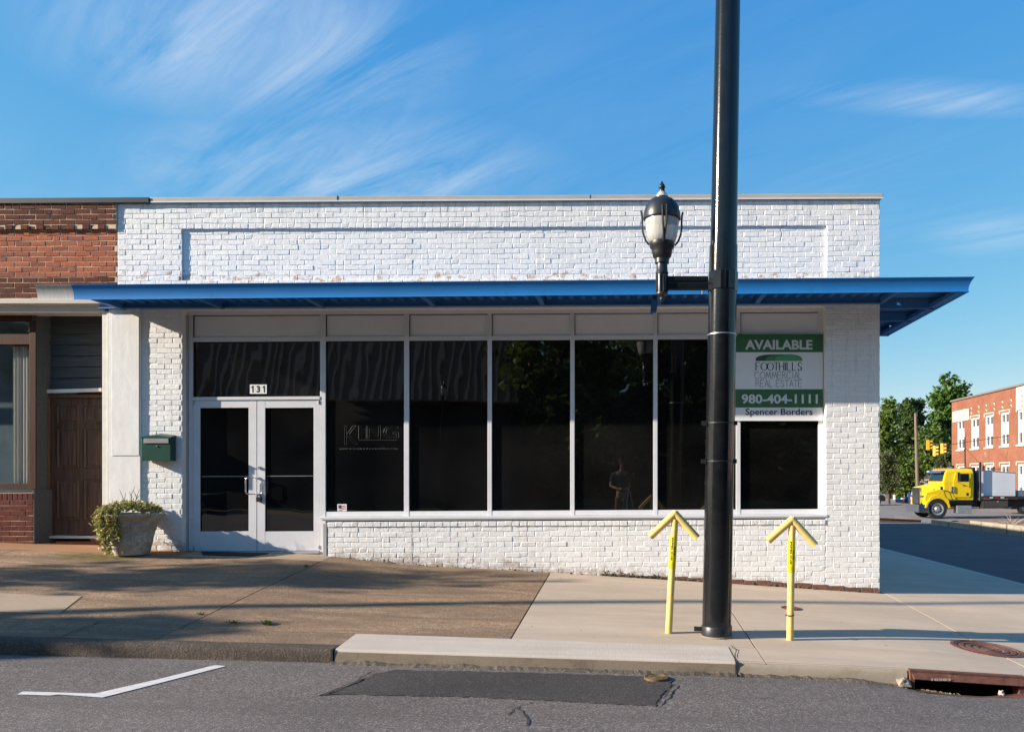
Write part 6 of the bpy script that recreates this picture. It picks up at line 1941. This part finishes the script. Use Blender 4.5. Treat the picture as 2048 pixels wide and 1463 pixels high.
for (y0, y1) in cuts:
    for (z0, z1, up) in ((Zs1, Zh1, 1), (Zs0, Zh0, 0)):
        root = MB(); ym = (y0 + y1) / 2; w = .085
        root.box(BX + .05, BX + .18, y0, y0 + w * 1.3, z0, z1); root.box(BX + .05, BX + .18, y1 - w * 1.3, y1, z0, z1)
        root.box(BX + .05, BX + .18, y0 + w * 1.3, y1 - w * 1.3, z1 - .16, z1); root.box(BX + .05, BX + .18, y0 + w * 1.3, y1 - w * 1.3, z0, z0 + .12)
        f_ = root.build('window', M['win_white'], mill)
        b = MB(); zt = z1 - .16 - (z1 - z0) * .25
        b.box(BX + .07, BX + .16, y0 + .11, y1 - .11, zt - .05, zt + .05); zmid = (zt + z0) / 2 + .02
        b.box(BX + .08, BX + .16, y0 + .11, y1 - .11, zmid - .03, zmid + .03); b.box(BX + .075, BX + .16, ym - .05, ym + .05, z0 + .12, z1 - .16)
        b.build('muntin', M['win_white'], f_)
        b = MB(); b.box(BX + .17, BX + .175, y0 + .1, y1 - .1, z0 + .1, z1 - .1); b.build('pane', M['far_glass'], f_)
        b = MB(); b.box(BX + .163, BX + .169, y0 + .12, y1 - .12, zmid + .1, zt - .05); b.build('blind', M['blind'], f_)
        b = MB(); b.box(BX - .08, BX + .06, y0 - .12, y1 + .12, z0 - .14, z0 - .002); b.build('window_sill', M['pale_brick'], f_)
        b = MB(); b.box(BX - .02, BX + .05, y0 - .2, y1 + .2, z1 + .12, z1 + .20)
        for yy in (y0 - .2, y1 + .08): b.box(BX - .02, BX + .05, yy, yy + .12, z1 - .1, z1 + .119)
        b.build('head_trim', M['pale_brick'] if up else M['pale_brick'], f_)
nd = MB(); rr = random.Random(5)
y = bt0 + 2
while y < bt1 - 2.4:
    for z in (MT - .85, MT - 1.25):
        nd.box(BX - .012, BX + .02, y, y + .1, z - .17, z + .0); nd.box(BX - .012, BX + .02, y + .1, y + .28, z - .05, z)
    y += 1.35
nd.build('brick_ornament', M['pale_brick'], mill)
def wall_sign(x0, x1, z0, z1, mA, name):
    b = MB(); y1, y0 = bt(x0), bt(x1)
    b.box(BX - .03, BX + .03, y0, y1, z0, z1); o = b.build(name, mA, mill)
    b = MB()
    for (p, q, r_, s_) in ((y0, y1, z1 - .08, z1 + .03), (y0, y1, z0 - .03, z0 + .08), (y0 - .03, y0 + .1, z0 + .081, z1 - .081), (y1 - .1, y1 + .03, z0 + .081, z1 - .081)): b.box(BX - .06, BX - .031, p, q, r_, s_)
    b.build('border', M['pale_brick'], o); return o, y0, y1
sgn, y0, y1 = wall_sign(1906.5, 1938.5, 4.95, 5.85, plain('cream sign panel', (0.60, 0.50, 0.41), .8, var=.12), 'name_panel')
M['faded'] = plain('faded sign lettering', (0.36, 0.22, 0.16), .85, var=.3, scale=4)
b = MB(); yy = y1 - .5; rr = random.Random(9)
while yy > y0 + .6:
    hh = .19; b.box(BX - .036, BX - .031, yy - .06, yy, 5.4 - hh, 5.4 + hh)
    if rr.random() < .6: b.box(BX - .036, BX - .031, yy - .3, yy - .061, 5.4 + hh - .09, 5.4 + hh)
    if rr.random() < .5: b.box(BX - .036, BX - .031, yy - .3, yy - .061, 5.4 - .04, 5.4 + .05)
    yy -= rr.uniform(.38, .5)
b.build('faded_letters', M['faded'], sgn)
sg2, y0, y1 = wall_sign(2034, 2075, 5.05, 6.68, plain('white painted panel', (0.66, 0.62, 0.57), .8, var=.12), 'name_panel')
b = MB(); rr = random.Random(4)
for row in range(4):
    z = 6.4 - row * .38; yy = y1 - .6
    while yy > y0 + .4:
        w = rr.uniform(.18, .5); b.box(BX - .036, BX - .031, yy - w, yy, z - .1, z + .08); yy -= w + rr.uniform(.12, .3)
b.build('faded_letters', M['faded'], sg2)

# ---- small house
hs = thing('small_house', (fx(1862, 75), 76, -2.3), 'little white gabled house with brown roof seen past the truck bonnet', 'house')
th = 75.0
def gx_(x): return fx(x, th)
def gz_(y): return fz(y, th)
M['siding'] = plain('cream siding', (0.60, 0.55, 0.46), .8, var=.06)
M['roof_brown'] = plain('brown shingles', (0.115, 0.07, 0.05), .9, var=.25, scale=3)
b = MB(); b.box(gx_(1836), gx_(1885), th, th + 7, -2.6, gz_(962)); b.box(gx_(1866), gx_(1900), th - .6, th - .002, -2.6, gz_(945)); b.build('wall', M['siding'], hs)
b = MB(); b.add([(gx_(1826), th - 1.2, gz_(959.5)), (gx_(1866), th - 1.2, gz_(959.5)), (gx_(1866), th + 3, gz_(943.5)), (gx_(1846), th + 3, gz_(943.5)), (gx_(1826), th - 1.2, gz_(958)), (gx_(1866), th - 1.2, gz_(957.5)), (gx_(1866), th + 3, gz_(942.5)), (gx_(1846), th + 3, gz_(942.5))], [(0, 3, 2, 1), (4, 5, 6, 7), (0, 1, 5, 4), (1, 2, 6, 5), (2, 3, 7, 6), (3, 0, 4, 7)])
b.build('roof', M['roof_brown'], hs)
b = MB(); b.box(gx_(1825.5), gx_(1866), th - 1.3, th - 1.2, gz_(959.8), gz_(957.6)); b.box(gx_(1849), gx_(1868), th - 1.35, th - .5, gz_(943.4), gz_(941.8)); b.build('fascia', M['win_white'], hs)
b = MB(); b.box(gx_(1850), gx_(1857.5), th - 1.35, th - 1.25, gz_(968), gz_(961)); b.build('red_panel', plain('dull red board', (0.25, 0.03, 0.03), .6), hs)
b = MB(); b.box(gx_(1840), gx_(1846), th - .03, th - .001, gz_(972), gz_(964)); b.build('window', M['far_glass'], hs)

# ---- utility pole, span wires, signals
upt = 65.0
up = thing('utility_pole', (fx(1835, upt), upt, -2.3), 'bare wooden utility pole before the trees, carrying the signal span wire', 'utility pole')
b = MB(); b.tube([(fx(1836, upt), upt, -2.4), (fx(1831, upt), upt, fz(826, upt))], [.16, .11], 12)
b.build('pole', plain('grey brown pole wood', (0.17, 0.13, 0.10), .9, var=.25, scale=3, stretch=(6, 6, .4)), up, smooth=True)
def sag(a, b_, s_, n=14): return [Vector(a).lerp(Vector(b_), i / n) - Vector((0, 0, s_ * 4 * (i / n) * (1 - i / n))) for i in range(n + 1)]
far_end = Vector((fx(2010, 52), 52, fz(868, 52)))
wpts = [P(1832, 848, upt), P(1856, 879, 62), P(1870, 886, 61), P(1884, 889, 60), P(1905, 888, 58)] 
b = MB(); b.tube(wpts, .02, 5); b.tube([wpts[-1], Vector((BX - .05, 58.5, 3.2))], .02, 5); o = b.build('span_wire', M['truck_black']); setp(o, 'thin black wire sagging from the wooden pole past three signals', 'wire')
M['sig_yellow'] = plain('signal yellow', (0.66, 0.33, 0.01), .4, var=.06)
def signal(x, y, t, rz, lab):
    p = P(x, y, t)
    root = thing('traffic_signal', p, lab, 'traffic light', 'three yellow signals on one span wire')
    h, w = .80, .27
    b = MB(); b.box(p.x - w / 2, p.x + w / 2, p.y - .12, p.y + .12, p.z - h / 2, p.z + h / 2); hd = b.build('housing', M['sig_yellow'], root, bevel=0.02)
    for k in range(3):
        z = p.z + (1 - k) * .26
        b = MB(); n = 12
        for i in range(n + 1):
            a = R(-20) + R(220) * i / n
            b.v += [(p.x + .11 * math.cos(a), p.y - .12, z + .11 * math.sin(a)), (p.x + .11 * math.cos(a), p.y - .32, z + .11 * math.sin(a))]
            if i: q = len(b.v) - 4; b.f.append((q, q + 1, q + 3, q + 2))
        b.build('visor', M['sig_yellow'], hd)
        b = MB(); b.tube([(p.x, p.y - .121, z), (p.x, p.y - .13, z)], .1, 12); b.build('lens', plain('dark lens %d' % k, ((.12, .01, .01), (.12, .06, .01), (.01, .07, .04))[k], .2), hd)
    b = MB(); b.tube([(p.x, p.y, p.z + h / 2), (p.x, p.y, p.z + h / 2 + .2)], .03, 6); b.build('hanger', M['truck_black'], root)
    root.rotation_euler = (0, 0, rz)
    return root
signal(1856, 889.5, 61.5, R(75), 'left of three hanging yellow signals, highest and side on, nearest the wooden pole')
signal(1870, 901.5, 60.5, R(40), 'middle of the three hanging yellow signals, hanging lowest')
signal(1885, 896.5, 60, R(48), 'right of three hanging yellow signals, nearest the brick building')

# ---- trees
LEAF = {'a': m_leaf('mid green leaf', (0.032, 0.075, 0.015), (0.15, 0.215, 0.035)),
        'b': m_leaf('dark green leaf', (0.024, 0.055, 0.017), (0.09, 0.14, 0.035)),
        'c': m_leaf('fresh green leaf', (0.032, 0.085, 0.018), (0.12, 0.215, 0.035)),
        'd': m_leaf('olive grey leaf', (0.06, 0.075, 0.03), (0.13, 0.15, 0.06))}
M['bark'] = plain('brown bark', (0.075, 0.055, 0.04), .95, var=.4, scale=4, stretch=(5, 5, .6))
def tree(name, lab, base, lobes, kind, seed, n=5200, leaf=.17, clump=.55, trunk_r=.22, trunk_top=None, group=None, cat='tree', nclump=150):
    """lobes: (x, y, z, rx, ry, rz) ellipsoids in metres relative to the base"""
    if group is None:
        group = 'trees mirrored from across the road' if base[1] < 0 else 'unseen trees added for pavement shadows' if name == 'shadow_tree' else 'trees and shrubs beyond the side street'
    root = thing(name, base, lab, cat, group)
    rng = np.random.default_rng(seed)
    vol = np.array([l[3] * l[4] * l[5] for l in lobes]); pr_ = vol ** .75; pr_ = pr_ / pr_.sum()
    cl = []
    for i in range(nclump):
        l = lobes[rng.choice(len(lobes), p=pr_)]
        d = rng.normal(size=3); d /= np.linalg.norm(d); r_ = rng.random() ** .38
        cl.append((l[0] + d[0] * l[3] * r_, l[1] + d[1] * l[4] * r_, l[2] + d[2] * l[5] * r_))
    cl = np.array(cl)
    idx = rng.integers(0, nclump, n)
    sz = clump * rng.uniform(.5, 1.3, nclump)
    C = cl[idx] + rng.normal(size=(n, 3)) * sz[idx][:, None] * np.array([.62, .62, .42])
    V, Fq = leaf_quads(C + np.array(base), leaf, rng, .6)
    raw_mesh('crown', V, Fq, LEAF[kind], root)
    top = trunk_top or max(l[2] for l in lobes)
    b = MB(); bp = Vector(base); rr_ = random.Random(seed)
    tp = [bp + Vector((rr_.uniform(-.06, .06) * top * .3 * f, rr_.uniform(-.05, .05) * top * .3 * f, top * f)) for f in (0, .3, .6, 1)]
    b.tube(tp, [trunk_r * 1.25, trunk_r, trunk_r * .7, trunk_r * .25], 9)
    for i in range(9):
        f = rr_.uniform(.35, .9); s0 = tp[0].lerp(tp[3], f) if f > .6 else tp[0].lerp(tp[2], f / .6)
        e = bp + Vector(cl[rr_.randrange(nclump)]); b.tube([s0, s0.lerp(e, .5) + Vector((0, 0, .25)), e], [trunk_r * .35, trunk_r * .2, .02], 5)
    b.build('trunk', M['bark'], root, smooth=True)
    return root
def ft(px, t): return Vector((fx(px, t), t, -2.4))
u_ = 1 / 17.1
def L(cx, cy, rx, ry, base_px, t, dy=0):
    """lobe given by photo pixels at distance t"""
    s_ = t / F
    return ((cx - base_px) * s_, dy, (PY - cy) * s_ + 2.4, rx * s_, rx * s_, ry * s_)
T1 = 92
tree('tree', 'tall upright tree with twin pointed crowns, highest of the row beside the brick building', ft(1893, T1), [L(1885, 790, 16, 44, 1893, T1), L(1903, 800, 18, 48, 1893, T1), L(1919, 792, 15, 36, 1893, T1), L(1893, 850, 34, 40, 1893, T1), L(1926, 800, 9, 22, 1893, T1), L(1870, 800, 10, 20, 1893, T1), L(1895, 905, 30, 40, 1893, T1)], 'c', 1, 8600, .24, .55, .3, nclump=240)
tree('tree', 'dark rounded tree behind the wooden utility pole', ft(1822, 88), [L(1817, 830, 20, 34, 1822, 88), L(1838, 822, 13, 32, 1822, 88), L(1828, 870, 30, 40, 1822, 88), L(1825, 925, 28, 40, 1822, 88)], 'b', 2, 7500, .22, .58, .28, nclump=200)
tree('tree', 'bright pointed tree hard against the edge of the white shop', ft(1778, 84), [L(1779, 815, 9, 20, 1778, 84), L(1777, 850, 15, 32, 1778, 84), L(1772, 890, 22, 38, 1778, 84), L(1785, 925, 22, 45, 1778, 84), L(1762, 860, 14, 36, 1778, 84)], 'a', 3, 7500, .22, .6, .24, nclump=180)
tree('tree', 'broad tree with low boughs behind the hanging signals', ft(1870, 80), [L(1862, 880, 24, 26, 1870, 80), L(1880, 905, 26, 32, 1870, 80), L(1852, 920, 18, 34, 1870, 80), L(1898, 930, 20, 30, 1870, 80)], 'a', 4, 6500, .19, .55, .22, nclump=170)
tree('tree', 'grey green leafy tree touching the corner of the brick building', ft(1900, 74), [L(1898, 915, 13, 30, 1900, 74), L(1890, 930, 18, 26, 1900, 74), L(1912, 905, 10, 28, 1900, 74)], 'd', 5, 4200, .13, .4, .16, nclump=110)
tree('shrub', 'pale olive columnar shrub beside the white shop corner', ft(1778, 66), [L(1776, 925, 17, 28, 1778, 66), L(1778, 955, 19, 34, 1778, 66), L(1766, 940, 10, 34, 1778, 66)], 'd', 6, 6500, .085, .30, .1, trunk_top=3.0, cat='shrub', nclump=150)
tree('shrub', 'dense dark green thicket between olive shrub and utility pole', ft(1812, 70), [L(1808, 945, 22, 36, 1812, 70), L(1828, 950, 20, 34, 1812, 70), L(1800, 980, 14, 22, 1812, 70)], 'a', 7, 6000, .12, .4, .12, trunk_top=3.0, cat='shrub', nclump=140)
# a far wooded belt that closes the view
rng = np.random.default_rng(44); n = 26000
bx_ = rng.uniform(-140, 220, n); hh = 6.5 + 3.0 * np.sin(bx_ * .13) + 2.2 * np.sin(bx_ * .37 + 1)
C = np.stack([bx_, 118 + rng.normal(size=n) * 4, -3 + hh * rng.random(n) ** .8], 1)
V, Fq = leaf_quads(C, .55, rng, .4); o = raw_mesh('distant_woods', V, Fq, LEAF['b']); o['kind'] = 'stuff'

# ------------------------------------------------------------------ what stands behind and beside the photographer (seen in the panes, or added for its shadow)
sheet(rect(-40, 40, -10.5, -4.25), lambda x, t: -1.35, 0, 'far_pavement', M['con_old'], res=4, kind='structure')
b = MB()
for i in range(40):
    x0, x1 = -60 + 3 * i, -57 + 3 * i
    b.quad((x0, -60, -1.3), (x1, -60, -1.3), (x1, -10.5, -1.32), (x0, -10.5, -1.32))
M['lawn'] = plain('mown lawn', (0.05, 0.085, 0.022), .95, var=.35, scale=1.5, bump=.4, bscale=20)
b.build('lawn', M['lawn'], kind='structure')
op = thing('brown_roofed_shop', (-14, -15, -1.3), 'low shop with brown standing seam roof across the road, mirrored in the left panes', 'shop')
M['brown_metal'] = plain('brown roof metal', (0.38, 0.20, 0.13), .45, var=.1)
M['sunlit_rib'] = plain('roof rib in sunlit tone', (0.75, 0.45, 0.31), .5, var=.1)  # ribs coloured paler than the roof, standing in for sunlight on them
M['dk_wall'] = plain('dark brown wall', (0.055, 0.045, 0.04), .8, var=.15)
b = MB(); b.box(-26, -5.5, -22, -14, -1.4, 3.5); b.build('wall', M['dk_wall'], op)
b = MB(); b.add([(-27, -12.6, 3.3), (-4.8, -12.6, 3.3), (-4.8, -13.8, 6.6), (-27, -13.8, 6.6), (-27, -22, 3.3), (-4.8, -22, 3.3), (-4.8, -20.8, 6.6), (-27, -20.8, 6.6)], [(0, 1, 2, 3), (4, 7, 6, 5), (3, 2, 6, 7), (0, 3, 7, 4), (1, 5, 6, 2), (0, 4, 5, 1)]); b.build('roof', M['brown_metal'], op)
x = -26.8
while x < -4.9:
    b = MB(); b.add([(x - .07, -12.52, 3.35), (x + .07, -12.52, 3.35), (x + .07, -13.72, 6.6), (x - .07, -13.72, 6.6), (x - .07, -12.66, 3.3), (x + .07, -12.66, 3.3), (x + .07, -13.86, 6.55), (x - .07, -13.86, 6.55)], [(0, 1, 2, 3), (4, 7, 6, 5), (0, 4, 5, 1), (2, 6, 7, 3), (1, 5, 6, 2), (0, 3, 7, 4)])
    b.build('roof_seam', M['sunlit_rib'], op); x += .42
for i, (x, y, s_, kd) in enumerate(((-2.6, -12.5, 1.0, 'a'), (3.2, -15, 1.15, 'b'), (8.5, -13.5, 1.0, 'a'), (14.5, -16, 1.2, 'b'), (20.5, -15, 1.1, 'a'))):
    tree('tree', ('round leafy tree mirrored in the middle pane', 'tall dark tree mirrored beside the lamp pole', 'leafy tree mirrored at the sign', 'wide dark tree off to the right across the road', 'far right tree across the road')[i], Vector((x, y, -1.4)),
         [(0, 0, 5.6 * s_, 2.6 * s_, 2.2 * s_, 2.6 * s_), (.9, 0, 8.2 * s_, 2.3 * s_, 2 * s_, 2.6 * s_), (-1.2, .4, 7.2 * s_, 2.2 * s_, 2 * s_, 2.2 * s_), (0.4, .2, 3.6 * s_, 2.2 * s_, 1.8 * s_, 1.5 * s_)], kd, 60 + i, 5200, .19, .6, .2, nclump=150)
rng = np.random.default_rng(45); n = 24000
bx_ = rng.uniform(-70, 70, n); C = np.stack([bx_, -30 + rng.normal(size=n) * 2.5, -1.4 + (11 + 2.5 * np.sin(bx_ * .3)) * rng.random(n)], 1)
V, Fq = leaf_quads(C, .55, rng, .4); o = raw_mesh('wooded_backdrop', V, Fq, LEAF['b']); o['kind'] = 'stuff'
wh = thing('backdrop', (0, -36, -1.3), 'long dark brick warehouse added across the road to hide sky from the panes', 'backdrop')  # added dark mass that keeps bright sky out of the pane reflections
b = MB(); b.box(-60, 60, -44, -36, -1.6, 5.4); b.build('wall', M['dk_wall'], wh)
b = MB(); b.box(-60.2, 60.2, -44.2, -35.8, 5.4, 5.7); b.build('roof', M['truck_black'], wh)
l2 = thing('acorn_lamp', (-7.6, -10.6, -1.35), 'black acorn street lamp across the road, mirrored in the second window bay', 'street lamp')
b = MB(); b.lathe([(.12, -1.35), (.12, -.9), (.06, -.7), (.05, 3.2), (.1, 3.3), (.1, 3.36)], (-7.6, -10.6), 16); b.build('pole', M['black_satin'], l2, smooth=True)
b = MB(); b.lathe([(.10, 3.36), (.15, 3.45), (.17, 3.6), (.165, 3.68)], (-7.6, -10.6), 24); b.build('globe', M['lens'], l2, smooth=True)
b = MB(); b.lathe([(.175, 3.681), (.17, 3.74), (.12, 3.84), (.04, 3.9), (.03, 3.98), (.005, 4.05)], (-7.6, -10.6), 24); b.build('hood', M['black_satin'], l2, smooth=True)
# unseen trees and a pole, added up the street to throw the pavement shadows
sheet(rect(-70, -16.02, -12, 30), lambda x, t: -0.62, 0, 'added_verge', M['lawn'], res=6, kind='structure')  # invented ground, laid under the added shadow-casting trees
def upsun(p, s_): return Vector(p) - Vector((1.0, .272, -.41)) * s_
c0 = upsun((-4.6, 9.2, -1.15), 13.5)
tree('shadow_tree', 'slim unseen tree added up the road to throw leafy shadow on the doors pavement', Vector((c0.x, c0.y, -.65)), [(0, 0, c0.z + .65, 1.4, .70, 1.15), (.4, .2, c0.z + .1, 1.2, .5, .8), (1.5, .15, c0.z + .35, .9, .40, .35)], 'a', 71, 2300, .075, .26, .05, trunk_top=c0.z + .8, nclump=80)
c1 = upsun((-6.3, 6.40, -1.44), 13)
tree('shadow_tree', 'dense unseen tree added up the road to shade the old kerb', Vector((c1.x, c1.y, -.65)), [(0, 0, c1.z + .65, 1.35, .50, 1.35), (.2, .25, c1.z + .9, 1.4, .22, .6), (.5, 0, c1.z - .1, 1.0, .40, .9)], 'b', 72, 5200, .085, .22, .06, trunk_top=c1.z + .7, nclump=100)
p0 = Vector((-20, 7.2 - .272 * 14.1, -.65))
b = MB(); b.tube([p0, p0 + Vector((0, 0, 10.6))], [.12, .08], 12, True); o = b.build('shadow_pole', M['bark'], smooth=True); setp(o, 'unseen bare pole added up the road for its thin shadow on the pavement', 'pole')
# photographer and tripod, mirrored in the dark pane
M['skin'] = plain('skin', (0.36, 0.21, 0.145), .55, var=.05); M['shirt'] = plain('dark grey t shirt', (0.045, 0.047, 0.05), .9, var=.15); M['trousers'] = plain('tan trousers', (0.13, 0.095, 0.065), .9, var=.1); M['hair'] = plain('dark brown hair', (0.03, 0.02, 0.014), .8)
gy = -0.42; gxp = -0.22; gz0 = zr(0, gy)
H0 = 0.52 - gz0
person = thing('person', (gxp, gy, gz0), 'person in dark t shirt and tan trousers at a tripod, mirrored in a pane', 'person')
def skin_body(name, nodes, edges, m, parent):
    me = bpy.data.meshes.new(name); me.from_pydata([n_[0] for n_ in nodes], edges, []); me.materials.append(m)
    o = bpy.data.objects.new(name, me); COL.objects.link(o); o.parent = parent
    md = o.modifiers.new('skin', 'SKIN'); md.use_smooth_shade = True
    for v, n_ in zip(me.skin_vertices[0].data, nodes): v.radius = (n_[1], n_[2]); 
    me.skin_vertices[0].data[0].use_root = True
    sb = o.modifiers.new('sub', 'SUBSURF'); sb.levels = sb.render_levels = 1
    return o
h = H0
body = [((0, 0, .53 * h), .15, .11), ((0, 0, .62 * h), .14, .10), ((0, 0, .74 * h), .17, .11), ((0, 0, .82 * h), .14, .085), ((0, .01, .86 * h), .055, .055), ((0, .03, .90 * h), .065, .075), ((0, .03, .95 * h), .075, .095), ((0, .02, .99 * h), .05, .06),
        ((.19, 0, .81 * h), .055, .055), ((.24, .03, .65 * h), .045, .045), ((.12, .26, .60 * h), .032, .032), ((-.19, 0, .81 * h), .055, .055), ((-.26, .02, .65 * h), .045, .045), ((-.08, .25, .62 * h), .032, .032),
        ((.10, 0, .49 * h), .085, .085), ((.11, .02, .28 * h), .06, .06), ((.12, 0, .05 * h), .042, .042), ((.12, .14, .025 * h), .035, .03), ((-.10, 0, .49 * h), .085, .085), ((-.12, .02, .28 * h), .06, .06), ((-.14, -.02, .05 * h), .042, .042), ((-.14, .12, .025 * h), .035, .03)]
ed = [(0, 1), (1, 2), (2, 3), (3, 4), (4, 5), (5, 6), (6, 7), (3, 8), (8, 9), (9, 10), (3, 11), (11, 12), (12, 13), (0, 14), (14, 15), (15, 16), (16, 17), (0, 18), (18, 19), (19, 20), (20, 21)]
skin_body('body', body, ed, M['skin'], person)
skin_body('shirt', [((0, 0, .54 * h), .172, .128), ((0, 0, .63 * h), .162, .12), ((0, 0, .74 * h), .188, .128), ((0, 0, .82 * h), .155, .10), ((.19, 0, .81 * h), .075, .072), ((.225, .02, .70 * h), .07, .07), ((-.19, 0, .81 * h), .075, .072), ((-.235, .015, .70 * h), .07, .07)], [(0, 1), (1, 2), (2, 3), (3, 4), (4, 5), (3, 6), (6, 7)], M['shirt'], person)
skin_body('trousers', [((0, 0, .535 * h), .168, .125), ((.10, 0, .48 * h), .105, .105), ((.11, .02, .28 * h), .082, .082), ((.12, 0, .06 * h), .07, .07), ((-.10, 0, .48 * h), .105, .105), ((-.12, .02, .28 * h), .082, .082), ((-.14, -.02, .06 * h), .07, .07)], [(0, 1), (1, 2), (2, 3), (0, 4), (4, 5), (5, 6)], M['trousers'], person)
b = MB(); hc = Vector((gxp, gy, gz0))
hb = MB(); hb.lathe([(.088, .925 * h), (.098, .95 * h), (.094, .975 * h), (.07, .998 * h), (.02, 1.012 * h)], (0, .005), 16); hb.v = [(x + gxp, y * 1.15 + gy, z + gz0) for x, y, z in hb.v]; hb.build('hair', M['hair'], person, smooth=True)
fc = MB(); 
for sx2 in (-.032, .032): fc.lathe([(.001, .945 * h), (.012, .95 * h), (.001, .955 * h)], (sx2, .118), 8)
fc.v = [(x + gxp, y + gy, z + gz0) for x, y, z in fc.v]; fc.build('eyes', M['black'], person)
ns = MB(); ns.tube([(gxp, gy + .115, gz0 + .945 * h), (gxp, gy + .142, gz0 + .925 * h), (gxp, gy + .11, gz0 + .918 * h)], [.008, .014, .006], 6); ns.build('nose', M['skin'], person)
for s_, (hx_, hy_, hz_) in ((1, (.12, .26, .60)), (-1, (-.08, .25, .62))):
    hd = MB(); base_ = Vector((gxp + hx_, gy + hy_, gz0 + hz_ * h))
    hd.tube([base_, base_ + Vector((-.03 * s_, .05, .01)), base_ + Vector((-.045 * s_, .085, .01))], [.03, .036, .032], 8)
    for k in range(4):
        f0 = base_ + Vector((-.045 * s_ + (k - 1.5) * .017, .085, .015)); hd.tube([f0, f0 + Vector((-.008 * s_, .04 - .006 * abs(k - 1), -.004)), f0 + Vector((-.012 * s_, .06 - .008 * abs(k - 1), -.03))], [.0095, .009, .007], 6)
    t0_ = base_ + Vector((-.045 * s_, .03, .02)); hd.tube([t0_, t0_ + Vector((-.035 * s_, .02, .012)), t0_ + Vector((-.05 * s_, .045, .008))], [.012, .010, .008], 6)
    hd.build('hand', M['skin'], person, smooth=True)
tp_ = thing('tripod', (0, -.12, gz0), 'silver legged tripod with black camera in front of the photographer', 'tripod')
ap = Vector((0, -.16, -.22))
for k in range(3):
    a = R(90 + 120 * k); e = Vector((math.cos(a) * .42, -.16 + math.sin(a) * .42, gz0))
    b = MB(); b.tube([ap, ap.lerp(e, .5)], .016, 8); b.tube([ap.lerp(e, .5), e], .011, 8); b.build('leg', M['chrome'], tp_, smooth=True)
b = MB(); b.tube([ap + Vector((0, 0, -.05)), ap + Vector((0, 0, .13))], .02, 8); b.build('column', M['truck_black'], tp_, smooth=True)
o = MB().box(-.07, .07, -.22, -.13, -.08, .04).build('camera_body', M['truck_black'], None, bevel=.01); setp(o, 'black camera on the silver tripod', 'camera')
